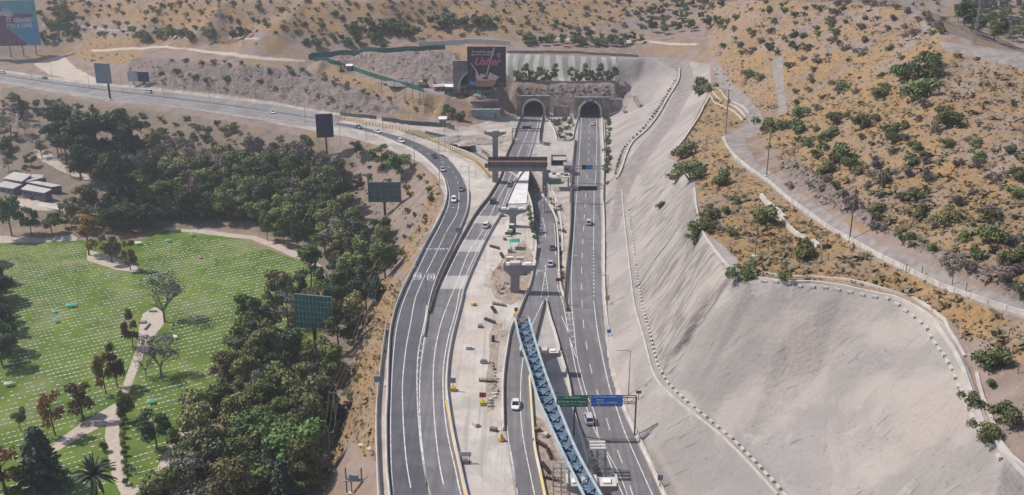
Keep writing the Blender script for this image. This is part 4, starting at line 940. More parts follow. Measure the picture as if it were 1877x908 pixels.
for i in range(NB):
    a, b, c, d = gl[i], gr[i], bl[i], br[i]; mid = (bl[i] + br[i]) / 2 + Vector((0, 0, .1))
    f = MB(); f.bar(a - Vector((0, 0, .2)), mid, .22); f.bar(b - Vector((0, 0, .2)), mid, .22); f.bar(c + Vector((0, 0, .08)), d + Vector((0, 0, .08)), .45, .1)
    f.bar(c + Vector((0, 0, .1)), a, .18); f.bar(d + Vector((0, 0, .1)), b, .18)
    f.build('cross_frame', M_BLUED, t)
    k = MB(); k.bar(a + Vector((0, 0, .0)), b + Vector((0, 0, .0)), .10)
    if i % 2 == 0: k.bar(gl[i], gr[i + 1], .12)
    else: k.bar(gr[i], gl[i + 1], .12)
    k.build('brace', M_BLUEM, t)
# ---- brown portal frame over the left tunnel road
pL = P(908, 333, 0); zb = ztop(pL, 313)
t = thing('portal_frame', 'grey concrete portal frame topped with brown steel formwork over left road', 'portal frame', (pL.x, pL.y, 0))
sc_ = scale_at(pL); W_ = (1000 - 897) / sc_
MB().box((0, 0, zb / 2), (2.4, 2.4, zb)).build('leg', M_PIER, t)
MB().box((W_ - 2.0, 0, zb / 2 - 3), (3.2, 2.6, zb + 6)).build('leg', M_PIER, t)
MB().box((W_ / 2 - 2.3, 0, zb + .9), (W_ + .6, 2.6, 1.8)).build('crossbeam', M_PIER, t)
bf = MB(); bf.box((W_ / 2 - 2.3, .4, zb + 2.9), (W_ + 1.2, 3.6, 1.6)); 
for k in range(24): bf.box((-2 + k * (W_ / 24), -1.55, zb + 2.6), (.18, .3, 2.4))
bf.build('formwork', M_BROWN, t)
rl_ = MB(); 
for zz_ in (zb + 2.2, zb + 3.0): rl_.bar((-2, -1.8, zz_), (W_ - 2, -1.8, zz_), .1)
rl_.build('rail', M_STEEL, t)
MB().box((W_ / 2 - 2.3, 1.9, zb + 4.3), (W_ + 1.2, .12, 1.6)).build('back_panel', M_BROWN, t)
MB().box((-2.6, 0, zb + 2.4), (.25, 4.0, 3.4)).build('end_panel', M_BROWN, t)
# ---- scaffolding
def scaffold(label, p, w, d, h, nx=2, ny=2, lv=2.0, top=True):
    t = thing('scaffold_tower', label, 'scaffolding', p)
    s = MB(); nz = max(1, int(h / lv))
    for i in range(nx + 1):
        for j in range(ny + 1):
            x, y = -w / 2 + w * i / nx, -d / 2 + d * j / ny; s.bar((x, y, 0), (x, y, h), .12)
    s.build('standards', M_STEEL, t)
    s = MB()
    for k in range(1, nz + 1):
        z = h * k / nz
        for j in range(ny + 1): s.bar((-w / 2, -d / 2 + d * j / ny, z), (w / 2, -d / 2 + d * j / ny, z), .09)
        for i in range(nx + 1):
            x = -w / 2 + w * i / nx; s.bar((x, -d / 2, z), (x, d / 2, z), .09)
        z0 = h * (k - 1) / nz; s.bar((-w / 2, -d / 2, z0), (w / 2, -d / 2, z), .08); s.bar((w / 2, d / 2, z0), (-w / 2, d / 2, z), .08)
    s.build('ledgers', M_STEEL, t)
    if top: 
        for k in range(3): MB().box((0, -d / 2 + d * (k + .5) / 3, h + .08), (w * .95, d / 5, .12)).build('deck_board', M_CONC, t)
    return t
def scp(px, py): 
    p = P(px, py, 0); return (p.x, p.y, 0)
scaffold('scaffold tower with white deck boards right of the blue girder', scp(1094, 865), 3.2, 3.4, 6.0)
scaffold('open scaffold tower left of the blue girder at bottom edge', scp(1028, 900), 3.0, 3.0, 6.0, top=False)
scaffold('slender scaffold tower beside the right leg of portal frame', (P(1003, 372, 0).x - 1.0, P(1003, 372, 0).y, -6), 2.6, 2.6, 12, top=False)
# ---- clutter round the right leg: platform, open shed, grey cabin, teal slab
p = P(1025, 345, 0)
t = thing('site_platform', 'raised site platform with grey boards right of brown portal frame', 'platform', (p.x, p.y, 0))
for dx in (-3.5, 3.5):
    for dy in (-2.5, 2.5): MB().bar((dx, dy, 0), (dx, dy, 5), .3).build('leg', M_STEEL, t)
MB().box((0, 0, 5.1), (8, 6, .25)).build('deck', M_CONCW, t)
MB().box((-2, -3.2, 3.6), (5, .2, 2.4)).build('mesh_panel', mat('teal_grey_mesh', (.10, .16, .16), .8, var=.2), t)
for (dx, dy, c_) in ((-2, 1, M_CONCD), (1, .5, M_ROOFW), (2.6, -1, M_WOOD), (-.5, -1.6, M_WHITE)): MB().box((dx, dy, 5.6), (1.5, 1.1, .8)).build('crate', c_, t)
p = P(1038, 318, 0)
cb = thing('site_cabin', 'dark grey site cabin beside highway wall near the gantry', 'cabin', (p.x + .5, p.y, 0))
MB().box((0, 0, 1.9), (3.2, 5, 3.8)).build('wall', M_GREYP, cb); MB().box((0, 0, 3.95), (3.5, 5.3, .25)).build('roof', M_CONCD, cb); MB().box((-.4, -2.55, 2.4), (1.2, .06, .9)).build('window', M_GLASS, cb); MB().box((.9, -2.55, 1.2), (.8, .06, 2.0)).build('door', M_DSTEEL, cb)
p = P(1024, 300, 0)
cb = thing('open_shed', 'open roofless shed frame on apron between the two tunnel roads', 'shed', (p.x, p.y, 0))
for (dx, dy, w, d) in ((0, 3.2, 6.6, .25), (-3.2, 0, .25, 6.4), (3.2, 0, .25, 6.4)): MB().box((dx, dy, 1.5), (w, d, 3)).build('wall', M_CONCD, cb)
MB().box((0, 0, 2.2), (6.1, 6, .15)).build('roof', M_APR, cb)
# ---- overhead gantries
def gantry(label, pl, pr, ztopy, panels, m=M_STEEL, beam=1.1, cw=.35):
    """pl, pr: base points; panels: (frac0, frac1, dz0, dz1, material, writing)"""
    d = pr - pl; L = d.length; t = thing('sign_gantry', label, 'gantry', pl, math.atan2(d.y, d.x)); h = ztopy
    for x in (0, L): MB().bar((x, 0, 0), (x, 0, h), cw).build('post', m, t)
    for dz in (0, -beam): 
        for dy in (-.4, .4): MB().bar((0, dy, h + dz), (L, dy, h + dz), .14).build('chord', m, t)
    k = MB(); nb = max(3, int(L / 1.6))
    for i in range(nb + 1):
        x = L * i / nb
        k.bar((x, -.4, h), (x, -.4, h - beam), .09); k.bar((x, .4, h), (x, -.4, h), .08)
        if i < nb: k.bar((x, -.4, h - beam), (x + L / nb, -.4, h), .08)
    k.build('lattice', m, t)
    for (f0, f1, z0, z1, mm, wr) in panels:
        cx_ = (f0 + f1) / 2 * L; w = abs(f1 - f0) * L
        s = MB().box((cx_, -.75, h + (z0 + z1) / 2), (w, .12, abs(z1 - z0))).build('sign_panel', mm, t)
        for (txt, size, fx, fz) in wr:
            tx = text_mesh(txt, size, M_WHITE, 'lettering', s, (cx_ + fx * w, -.83, h + z0 + (z1 - z0) * fz), ext=.012, bold=.012)
    return t
g1l, g1r = P(939, 262, 0), P(990, 262, 0)
gantry('small gantry with dark message board across the left tunnel road', g1l, g1r, ztop(g1l, 236), [(.35, .68, 0, 1.3, M_BLACK, [])], M_DSTEEL)
g2l, g2r = P(1046, 335, 0), P(1107, 335, 0)
gantry('upper highway gantry with black and blue panels', g2l, g2r, ztop(g2l, 305), [(.32, .46, -1.1, .7, M_BLACK, []), (.47, .64, -1.1, .7, M_BLUESIGN, [])], M_STEEL)
g3l, g3r = P(1045, 372, 0), P(1106, 372, 0)
gantry('lower highway gantry with wide dark message board and lamps', g3l, g3r, ztop(g3l, 340), [(.24, .80, -1.7, -.1, M_BLACK, []), (.24, .80, .0, .3, M_WHITE, [])], M_STEEL)
g4r = P(1163, 798, 0); g4l = P(1052, 800, 0); g4l.y = g4r.y; h4 = ztop(g4r, 727); L4 = (g4r - g4l).length
def fr(px): return (px - 1052) / 111 * 1.0
s4 = scale_at(Vector((g4r.x, g4r.y, h4)))
def fx4(px): return ((px - CX) / s4 - g4l.x) / L4
t4 = gantry('large green and blue direction sign gantry over the highway at bottom', g4l, g4r, h4,
       [(fx4(1020), fx4(1077.5), -2.0, .5, M_GREENSIGN, [('Por Costanera', .52, 0, .88), ('Las Condes  Av. A. Vespucio', .50, 0, .5), ('\u2193', .5, -.26, .12), ('\u2193', .5, .26, .12)]),
        (fx4(1083), fx4(1141), -1.9, .75, M_BLUESIGN, [('Por Túnel San Cristóbal', .46, -.05, .87), ('Vitacura', .48, -.22, .6), ('Recoleta    Providencia', .46, 0, .38), ('\u2193', .5, -.26, .12), ('\u2193', .5, .26, .12)])], M_DSTEEL, 1.5, .3)
for ch in list(t4.children):
    if ch.name.startswith('sign_panel'):
        xs = [v.co.x for v in ch.data.vertices]; zs = [v.co.z for v in ch.data.vertices]
        for f in (.82, .24): MB().box(((min(xs) + max(xs)) / 2, -.82, min(zs) + (max(zs) - min(zs)) * (f if f > .5 else .24)), (max(xs) - min(xs), .02, .05)).build('rule_line', M_WHITE, ch)
# ---- roadside boards
def board(label, px, py, w, h, zb, m, base_m=None, post=1, rz=0.0, name='sign_board', cat='sign', two=None, on=None):
    p = on or G(px, py); t = thing(name, label, cat, p, rz)
    for i in range(post):
        x = 0 if post == 1 else (-w * .35 + w * .7 * i / (post - 1))
        MB().bar((x, 0, -.3), (x, 0, zb + h * .9), .12 if w < 5 else .5).build('post', M_DSTEEL, t)
    MB().box((0, -.12, zb + h / 2), (w, .1, h)).build('panel', m, t)
    if base_m: MB().box((0, 0, .45), (1.1, 1.4, .9)).build('trailer', base_m, t)
    return t
board('red board on yellow trailer in the middle of the dusty yard', 885, 742, 1.5, 1.2, 1.9, M_RED, M_YSIGN)
board('grey board on yellow trailer beside the curved white barrier', 831, 716, 1.2, 1.3, 2.0, M_GREYP, M_YSIGN)
board('red board on yellow trailer at the tip of blue girder', 946, 580, .9, 1.1, 1.5, M_RED, M_YSIGN)
board('red board on grey trailer on the triangular island edge', 1026, 652, .9, 1.1, 1.4, M_RED, M_CONCD)
board('yellow warning board at the foot of the sprayed slope', 1113, 560, 1.2, 1.4, 1.6, M_YSIGN)
board('small blue board at the foot of the sprayed slope', 1116, 618, 1.0, 1.0, 1.2, M_BLUESIGN)
board('grey board on post at left roadside strip of dry grass', 694, 712, 1.9, 1.6, 1.6, M_GREYP)
board('small green board beside the highway above the big gantry', 1170, 733, 1.2, .7, 1.6, mat('dull_green', (.10, .17, .12), .8, var=.1))
board('round backed grey sign at bottom right of highway', 1209, 893, 1.0, 1.2, 1.6, M_GREYP)
board('dark board on the divider between the two left roads', 842, 434, 2.0, 1.6, 1.6, M_GREYP, post=2)
board('white arrow board on tripod at bottom of the yard', 853, 848, 2.4, 1.0, 1.5, M_CONCW, M_CONCD, 2)
board('red board beside planted strip next to the ramp', 1024, 520, 1.6, 1.0, .8, M_RED)
board('small red board on planted strip near sunken ramp', 1018, 392, 1.4, .9, .6, M_RED)
board('small green board beside end of the yellow guard rail', 893, 312, 2.0, 1.8, 1.0, M_GREENSIGN)
yc = thing('light_trailer', 'yellow conical trailer parked at the left edge of ramp', 'trailer', P(919, 808, 0))
MB().tube((0, 0, .25), (0, 0, 1.7), .75, .15, 10).build('body', M_YEL, yc); MB().tube((-.5, 0, .25), (-.7, 0, .25), .28, n=10).build('wheel', M_TYRE, yc); MB().tube((.5, 0, .25), (.7, 0, .25), .28, n=10).build('wheel', M_TYRE, yc); MB().bar((0, 0, 1.6), (.2, 0, 5.0), .06).build('mast', M_STEEL, yc)
# ---- billboards
def billboard(label, bx, by, x0, x1, yt, yb, m, rz=0.0, npost=1, pr=.5, frame=None, dyp=0.0, thick=.5, name='billboard', bars=(0, 0), bm=None):
    p = G(bx, by); k = scale_at(Vector((p.x, p.y, ztop(p, (yt + yb) / 2)))); zt, zb_ = ztop(p, yt) - p.z, ztop(p, yb) - p.z
    w = (x1 - x0) / k; ox = ((x0 + x1) / 2 - CX) / k - p.x
    w = w / max(.3, math.cos(rz)); t = thing(name, label, 'billboard', p, rz)
    for i in range(npost):
        x = ox if npost == 1 else ox - w * .4 + w * .8 * i / (npost - 1)
        MB().tube((x * (1 if npost > 1 else .3), .45, -1), (x * (1 if npost > 1 else .3), .45, zt * .92), pr, pr * .85, 12).build('post', M_DSTEEL, t)
    pn = MB().box((ox, 0, (zt + zb_) / 2), (w, thick, zt - zb_)).build('panel', m, t)
    if frame:
        f = MB(); e = .18
        for z in (zt, zb_): f.bar((ox - w / 2, -thick / 2 - .05, z), (ox + w / 2, -thick / 2 - .05, z), e)
        for x in (ox - w / 2, ox + w / 2): f.bar((x, -thick / 2 - .05, zb_), (x, -thick / 2 - .05, zt), e)
        f.build('frame', frame, t)
    if bars[0] or bars[1]:
        f = MB()
        for i in range(1, bars[0] + 1): x = ox - w / 2 + w * i / (bars[0] + 1); f.bar((x, -thick / 2 - .08, zb_), (x, -thick / 2 - .08, zt), .16)
        for j in range(1, bars[1] + 1): z = zb_ + (zt - zb_) * j / (bars[1] + 1); f.bar((ox - w / 2, -thick / 2 - .12, z), (ox + w / 2, -thick / 2 - .12, z), .14)
        f.build('bracing', bm or M_STEEL, t)
    return t, ox, w, zb_, zt, pn
M_CHOC = mat('poster_dark', (0.035, 0.025, 0.05), .6, var=.2, scale=.15)
def tri_poly(name, pts, m, parent, y, scale, off):   # flat printed shape
    v = [(off[0] + a * scale[0], y, off[1] + b * scale[1]) for a, b in pts]
    tri = tessellate_polygon([[Vector((a, b, 0)) for a, b in pts]])
    o = MB().add(v, [tuple(t_) for t_ in tri]).build(name, m, parent); return o
t, ox, w, z0, z1, pn = billboard('dark billboard with pink lettering and chocolate splash before third tunnel', 893, 184, 857, 927, 86, 160, M_CHOC, 0, 4, .4, M_DSTEEL)
sc2, of2 = (w, z1 - z0), (ox - w / 2, z0)
PINK = mat('poster_pink', (0.55, 0.06, 0.14), .6, var=.05); CREAM = mat('poster_cream', (0.55, 0.42, 0.38), .6, var=.1); MILK = mat('poster_milkchoc', (0.27, 0.11, 0.09), .6, var=.25, scale=.3, col2=(.42, .22, .17)); LBL = mat('poster_lightblue', (0.06, 0.22, 0.50), .6, var=.1)
tri_poly('splash', [(.2, .02), (.68, .02), (.74, .14), (.80, .24), (.60, .22), (.5, .20), (.22, .24)], MILK, pn, -.27, sc2, of2)
tri_poly('splash_rim', [(.20, .24), (.25, .40), (.30, .28), (.36, .34), (.46, .32), (.50, .42), (.44, .26), (.34, .20), (.62, .19), (.5, .16), (.3, .17)], CREAM, pn, -.275, sc2, of2)
tri_poly('biscuit', [(.52, .22), (.58, .38), (.72, .30), (.84, .25), (.72, .18), (.58, .19)], CREAM, pn, -.28, sc2, of2)
tri_poly('milk_stream', [(.68, .98), (.73, .98), (.60, .60), (.50, .26), (.46, .26), (.56, .60)], mat('poster_mauve', (.45, .33, .36), .6, var=.1), pn, -.272, sc2, of2)
tri_poly('milk_stream', [(.06, .62), (.10, .60), (.24, .42), (.24, .26), (.22, .26), (.20, .42)], CREAM, pn, -.282, sc2, of2)
tri_poly('badge', [(.04, .08), (.06, .15), (.14, .15), (.16, .12), (.27, .11), (.27, .06), (.10, .05)], LBL, pn, -.283, sc2, of2)
tri_poly('crest_badge', [(.75, .85), (.88, .85), (.87, .76), (.82, .69), (.77, .76)], mat('poster_greyblue', (.16, .15, .22), .6, var=.1), pn, -.284, sc2, of2)
text_mesh('El exquisito sabor', z1 * .0 + 1.5, CREAM, 'lettering', pn, (ox - w * .1, -.30, z0 + (z1 - z0) * .885), ext=.01, bold=.03)
text_mesh('que une a la familia', 1.5, CREAM, 'lettering', pn, (ox - w * .1, -.30, z0 + (z1 - z0) * .815), ext=.01, bold=.03)
text_mesh('Usher', 5.2, CREAM, 'lettering', pn, (ox - w * .0, -.29, z0 + (z1 - z0) * .635), ext=.01, shear=.35, bold=.12)
text_mesh('Usher', 5.2, PINK, 'lettering', pn, (ox - w * .0, -.32, z0 + (z1 - z0) * .635), ext=.01, shear=.35, bold=.02)
text_mesh('Usher', 1.3, PINK, 'lettering', pn, (ox + w * .38, -.30, z0 + (z1 - z0) * .09), ext=.01, shear=.3, bold=.03)
TEALP = mat('poster_teal', (0.10, 0.30, 0.36), .6, var=.2, scale=.1); MAR = mat('poster_maroon', (0.14, 0.07, 0.13), .6, var=.2, scale=.2)
t, ox, w, z0, z1, pn = billboard('teal and maroon drink billboard reading served with a lime, top left', 30, 106, -46, 66, 1, 84, TEALP, R(8), 5, .3, None)
sc2, of2 = (w, z1 - z0), (ox - w / 2, z0)
tri_poly('maroon_shape', [(.0, .78), (.32, .86), (.60, .72), (.93, .70), (.96, .64), (.66, .52), (.55, .36), (.68, .18), (.80, .04), (.72, 0), (0, 0)], MAR, pn, -.27, sc2, of2)
tri_poly('blue_shape', [(.66, .50), (.98, .52), (1.0, .04), (.88, .02), (.72, .18), (.62, .34)], mat('poster_blue', (.05, .25, .42), .6, var=.1), pn, -.275, sc2, of2)
tri_poly('pale_shape', [(.44, .72), (.50, .84), (.62, .80), (.66, .66), (.56, .62)], mat('poster_pale', (.40, .36, .42), .6, var=.1), pn, -.28, sc2, of2)
tri_poly('pale_shape', [(.0, .98), (.46, .98), (.40, .80), (0, .74)], mat('poster_ice', (.32, .40, .52), .6, var=.1), pn, -.268, sc2, of2)
LT = mat('poster_white', (.62, .58, .64), .6, var=.05)
kx = w / 112.0
for s_, xr, fz in (('RING', 20, .70), ('ST SERVED', 56, .565), ('ITH A LIME', 56, .44)):
    o_ = text_mesh(s_, 3.6, LT, 'lettering', pn, (ox - w / 2 + (xr + 46) * kx, -.30, z0 + (z1 - z0) * fz), align='RIGHT', ext=.01, bold=.06, sx=.92)
billboard('blank grey single post billboard above the far left road', 204, 184, 173, 203, 117, 153, M_GREYP, R(-12), 1, .6, M_STEEL)
billboard('left panel of the pair by the rocks, pale face', 246, 158, 235, 252, 131, 149, mat('pale_panel', (.42, .44, .48), .6, var=.1), 0, 1, .25, M_STEEL, name='billboard')
billboard('right panel of the pair by the rocks, dark face', 262, 158, 253, 273, 132, 150, M_NAVY, 0, 1, .25, M_STEEL)
billboard('tall dark billboard back on a post left of the road bend', 600, 286, 580, 610, 209, 252, M_NAVY, R(14), 1, .45, None, bars=(0, 3), bm=M_DSTEEL)
DG = mat('billboard_back_green', (0.06, 0.12, 0.125), .6, var=.2, scale=.4); DG2 = mat('billboard_back_deepgreen', (0.03, 0.15, 0.115), .6, var=.2, scale=.4)
billboard('dark green billboard back with pale steel ribs above rubble slope', 705, 396, 675, 735, 334, 370, DG, 0, 1, .55, M_STEEL, bars=(4, 2))
billboard('big green lattice billboard back rising out of the tree belt', 577, 650, 541, 611, 541, 600, DG2, R(-12), 1, .6, M_STEEL, bars=(9, 5), bm=mat('lattice_green', (.24, .40, .36), .6, var=.1))
t, ox, w, z0, z1, pn = billboard('long white double panel sign on the hill above the tunnels', 1123, 84, 1098, 1148, 70, 78, M_CONCW, 0, 3, .2, M_STEEL)
# ---- green hoardings and site fences
def hoarding(label, pp, h, m=M_HOARD, seg=3.0, name='site_hoarding'):
    c = gline(pp, seg); t = thing(name, label, 'hoarding', c[0]); o = Vector(c[0]); c = [p - o for p in c]
    vs = []; 
    mb = MB().sweep([p for p in c], [(-.06, -.3), (.06, -.3), (.06, h), (-.06, h)]); fix_normals(mb.build('panel', m, t))
    q = c[::max(1, len(c) // 45)]
    for p in q: MB().bar(p + Vector((0, 0, -.3)), p + Vector((0, 0, h + .15)), .14).build('post', M_DSTEEL, t)
    return t
hoarding('long green hoarding along the top of the excavated purple cut', [(566, 109), (575, 105), (640, 100), (700, 97), (760, 94), (816, 91)], 2.6)
hoarding('green hoarding winding down beside the excavated yard entrance', [(577, 113), (610, 118), (645, 129), (690, 144), (735, 158), (775, 169)], 2.4)
hoarding('green hoarding in front of the white roofed site huts', [(815, 174), (850, 175), (885, 176), (905, 172)], 2.0)
hoarding('dark green screen fence above yellow guard rail, left piece', [(624, 212), (660, 216), (690, 219)], 1.8, mat('screen_grey_green', (.10, .12, .11), .8, var=.2))
hoarding('dark screen fence beside the excavated gravel, middle piece', [(700, 222), (745, 228), (790, 232)], 2.0, mat('screen_dark', (.07, .075, .075), .8, var=.2))
hoarding('long dark screen wall above the sunken ramp', [(780, 246), (815, 254), (850, 265), (880, 280), (898, 292)], 1.6, mat('screen_brown', (.14, .12, .11), .8, var=.2))
hoarding('dark screen fence by the dirt heaps below the huts', [(780, 231), (815, 234), (833, 239)], 2.2, MATS['screen_dark'])
# ---- site buildings and machines
def hut(label, px, py, w, d, h, wallm, roofm, rz=0.0, name='site_hut', win=2, p=None, over=.4, slope=.5):
    p = p or G(px, py); t = thing(name, label, 'building', (p.x, p.y, p.z - .2), rz)
    MB().box((0, d / 2, h / 2), (w, d, h)).build('wall', wallm, t)
    r = MB(); r.add([(-w / 2 - over, -over, h + .1), (w / 2 + over, -over, h + .1), (w / 2 + over, d + over, h + .1 + slope), (-w / 2 - over, d + over, h + .1 + slope),
                     (-w / 2 - over, -over, h - .1), (w / 2 + over, -over, h - .1), (w / 2 + over, d + over, h - .1 + slope), (-w / 2 - over, d + over, h - .1 + slope)],
                    [(0, 1, 2, 3), (7, 6, 5, 4), (0, 4, 5, 1), (1, 5, 6, 2), (2, 6, 7, 3), (3, 7, 4, 0)]); r.build('roof', roofm, t)
    for i in range(win): MB().box((-w / 2 + w * (i + .7) / (win + .9), -.04, h * .58), (min(1.2, w / (win + 2) * .8), .08, h * .3)).build('window', M_GLASS, t)
    MB().box((w * .36, -.04, h * .38), (.9, .08, h * .74)).build('door', M_DSTEEL, t)
    return t
hut('long site hut with white roof and brown walls before third tunnel', 832, 171, 13, 4.5, 3.4, mat('hut_brown', (.30, .22, .17), .8, var=.1), M_WHITE, win=4)
hut('small brown roofed hut left of the long white roofed hut', 806, 167, 5, 4, 2.4, mat('hut_red', (.25, .13, .11), .8, var=.1), M_ROOFW, R(15), win=1)
hut('small grey cabin at the foot of the third tunnel arch', 858, 168, 3, 3, 3.2, M_GREYP, M_CONCD, win=1)
hut('tiny guard hut inside the upper end of excavated yard', 640, 131, 3, 3, 3.2, M_GREYP, M_WHITE, win=1)
hut('small white gatehouse below the fresh green tree', 811, 229, 3.2, 3, 3.0, M_CONCW, M_WHITE, win=1)
hut('brown shuttered block above the grey container stack', 887, 196, 13, 4, 3.0, M_BROWN, M_CONCD, win=0, slope=0)
ct = hut('long grey container with teal sheet hanging over it', 890, 216, 14, 4, 4.2, M_GREYP, M_CONCD, win=0, slope=0, name='shipping_container')
c_ = G(888, 214); tarp = MB()
pts = [(i / 12 * 7 - 1, -.15 - .1 * math.sin(i * 1.7), 2.2 + .35 * math.sin(i * .9)) for i in range(13)]
tarp.add([(a, b, c) for a, b, c in pts] + [(a, b - .3, c + 1.3 + .2 * math.sin(i)) for i, (a, b, c) in enumerate(pts)], [(i, i + 1, 13 + i + 1, 13 + i) for i in range(12)])
o_ = tarp.build('tarpaulin', M_TEAL); o_.location = (c_.x, c_.y - .4, c_.z); tag(o_, 'teal tarpaulin draped on the long grey container', 'tarpaulin')
# hydraulic breaker excavator
def excavator(label, p, s=1.0, rz=0.0, m=M_YEL):
    t = thing('excavator', label, 'excavator', p, rz)
    for dx in (-1.1, 1.1): MB().box((dx * s, 0, .45 * s), (.6 * s, 4.0 * s, .9 * s)).build('track', M_DSTEEL, t)
    MB().box((0, .2 * s, 1.7 * s), (2.5 * s, 3.2 * s, 1.4 * s)).build('body', m, t)
    cb_ = MB().box((-.7 * s, -1.0 * s, 2.5 * s), (1.0 * s, 1.4 * s, 1.7 * s)).build('cab', M_GLASS, t)
    MB().bar((.4 * s, -1.0 * s, 1.8 * s), (.4 * s, -3.2 * s, 5.2 * s), .45 * s).build('boom', m, t)
    MB().bar((.4 * s, -3.2 * s, 5.2 * s), (.4 * s, -4.8 * s, 2.2 * s), .35 * s).build('arm', m, t)
    MB().box((.4 * s, -4.9 * s, 1.6 * s), (.9 * s, .9 * s, .9 * s)).build('bucket', M_DSTEEL, t)
    return t
M_TAN = mat('machine_tan', (.45, .36, .26), .7, var=.15)
excavator('tan tracked excavator with raised boom in the excavated yard', G(776, 160), 1.3, R(75), M_TAN)
excavator('small dark excavator parked beside guard hut in excavated yard', G(625, 131), .8, R(30), M_CONCD)
tr_ = thing('tractor', 'pale green backhoe tractor on the yard by second pier', 'tractor', P(937, 428, 0), R(-20))
MB().box((0, 0, 1.2), (1.4, 3.2, 1.0)).build('body', mat('tractor_green', (.38, .50, .36), .6, var=.1), tr_)
MB().box((0, .5, 2.3), (1.4, 1.5, 1.3)).build('cab', M_GLASS, tr_); MB().box((0, .5, 3.0), (1.6, 1.7, .15)).build('roof', M_CONCW, tr_)
for dx in (-.85, .85):
    MB().tube((dx - .2, .9, .8), (dx + .2, .9, .8), .8, n=14).build('wheel', M_TYRE, tr_); MB().tube((dx - .15, -1.3, .5), (dx + .15, -1.3, .5), .5, n=14).build('wheel', M_TYRE, tr_)
MB().bar((0, -1.6, .8), (0, -3.0, 1.6), .3).build('loader_arm', M_CONCD, tr_); MB().box((0, -3.2, 1.0), (1.8, .7, .7)).build('bucket', M_DSTEEL, tr_)
cn_ = thing('canopy_tent', 'small green canopy on posts beside the second pier', 'canopy', P(943, 455, 0))
for dx in (-1.3, 1.3):
    for dy in (-1.2, 1.2): MB().bar((dx, dy, 0), (dx, dy, 2.5), .1).build('post', M_STEEL, cn_)
MB().add([(-1.7, -1.6, 2.5), (1.7, -1.6, 2.5), (1.7, 1.6, 2.5), (-1.7, 1.6, 2.5), (-1, 0, 3.2), (1, 0, 3.2)], [(0, 1, 5, 4), (2, 3, 4, 5), (1, 2, 5), (3, 0, 4)]).build('roof', mat('canopy_green', (.03, .30, .20), .6, var=.1), cn_)
dt = thing('tipper_truck', 'tipper truck with brown load and green tail beside the third pier', 'truck', P(954, 497, 0), R(2))
MB().box((0, 0, .7), (2.3, 7, .5)).build('chassis', M_DSTEEL, dt); MB().box((0, .9, 1.7), (2.4, 4.8, 1.4)).build('box', mat('load_brown', (.30, .18, .14), .9, var=.2), dt)
MB().box((0, -1.6, 1.7), (2.45, .15, 1.5)).build('tailgate', mat('tail_green', (.08, .20, .13), .7, var=.1), dt); MB().box((0, 4.2, 1.9), (2.3, 1.6, 2.0)).build('cab', M_CONCW, dt); MB().box((0, 4.2, 2.3), (2.34, 1.2, .7)).build('window', M_GLASS, dt)
for dx in (-1.1, 1.1):
    for dy in (-2.4, -1.2, 3.4): MB().tube((dx - .15, dy, .5), (dx + .15, dy, .5), .5, n=12).build('wheel', M_TYRE, dt)
mc = thing('generator', 'yellow and white generator box left of tipper truck', 'generator', P(935, 480, 0))
MB().box((0, 0, .9), (2.4, 1.6, 1.3)).build('body', mat('pale_yellow', (.55, .48, .25), .6, var=.1), mc); MB().box((0, 0, 1.6), (1.6, 1.0, .12)).build('lid', M_WHITE, mc); MB().tube((-.6, -.85, .3), (-.6, .85, .3), .3, n=10).build('wheel', M_TYRE, mc)
cm = thing('compressor', 'dark compressor behind the yellow generator', 'compressor', P(935, 463, 0)); MB().box((0, 0, .7), (1.5, 1.2, 1.0)).build('body', M_CONCD, cm); MB().tube((.4, 0, 1.2), (.4, 0, 1.8), .12, n=8).build('exhaust', M_DSTEEL, cm)
dr = thing('drum_trailer', 'grey wheeled drum on the yard by the broken trench', 'trailer', P(887, 666, 0)); MB().tube((-.7, 0, .7), (.7, 0, .7), .45, n=12).build('drum', M_CONCD, dr)
for dx in (-.8, .8): MB().tube((dx - .08, 0, .35), (dx + .08, 0, .35), .35, n=12).build('wheel', M_TYRE, dr)
db = thing('worker_cabinet', 'upright black cabinet at the edge of the broken trench', 'cabinet', P(904, 626, 0)); MB().box((0, 0, .8), (.8, .8, 1.5)).build('body', M_BLACK, db); MB().box((0, -.42, .9), (.6, .04, 1.1)).build('door', M_DSTEEL, db)
# excavated trench spoil along the yard edge, dirt heaps by the first pier
def heap(label, cx_, cy_, r, h, seed, m, name='dirt_heap'):
    p = G(cx_, cy_); rs = random.Random(seed); mb = MB(); n = 18; rings = 5; vs = []
    for k in range(rings + 1):
        for i in range(n):
            a = 2 * math.pi * i / n; rr = r * (1 - k / rings) * (1 + .25 * math.sin(a * 2 + seed) + rs.uniform(-.12, .12))
            vs.append((rr * math.cos(a) * 1.4, rr * math.sin(a), h * math.sin(math.pi / 2 * k / rings) * rs.uniform(.85, 1.1) - .2))
    fs = [(k * n + i, k * n + (i + 1) % n, (k + 1) * n + (i + 1) % n, (k + 1) * n + i) for k in range(rings) for i in range(n)]
    mb.add(vs, fs); o = mb.build(name, m); o.location = p; return tag(o, label, 'heap')
M_DIRT = mat('pale_dirt', (.36, .29, .23), .95, var=.2, scale=.8, bump=.6)
heap('pale dirt heap behind tall slim pier', 880, 262, 7, 2.2, 1, M_DIRT); heap('greyish gravel heap above the sunken ramp', 845, 258, 9, 2.4, 2, mat('gravel', (.27, .25, .23), .95, var=.25, scale=1.5, bump=.6)); heap('pale dirt heap right of tall slim pier', 925, 255, 5, 1.4, 3, M_DIRT)
heap('dark broken rock heap beside tan excavator', 740, 152, 9, 2.6, 4, mat('broken_rock', (.20, .17, .17), .95, var=.35, scale=1.2, bump=1.0)); heap('rubble heap at the tip of broken trench', 915, 612, 2.6, .8, 5, M_DIRT); heap('broken rubble beside the third pier', 912, 520, 3.5, 1.0, 6, M_DIRT)
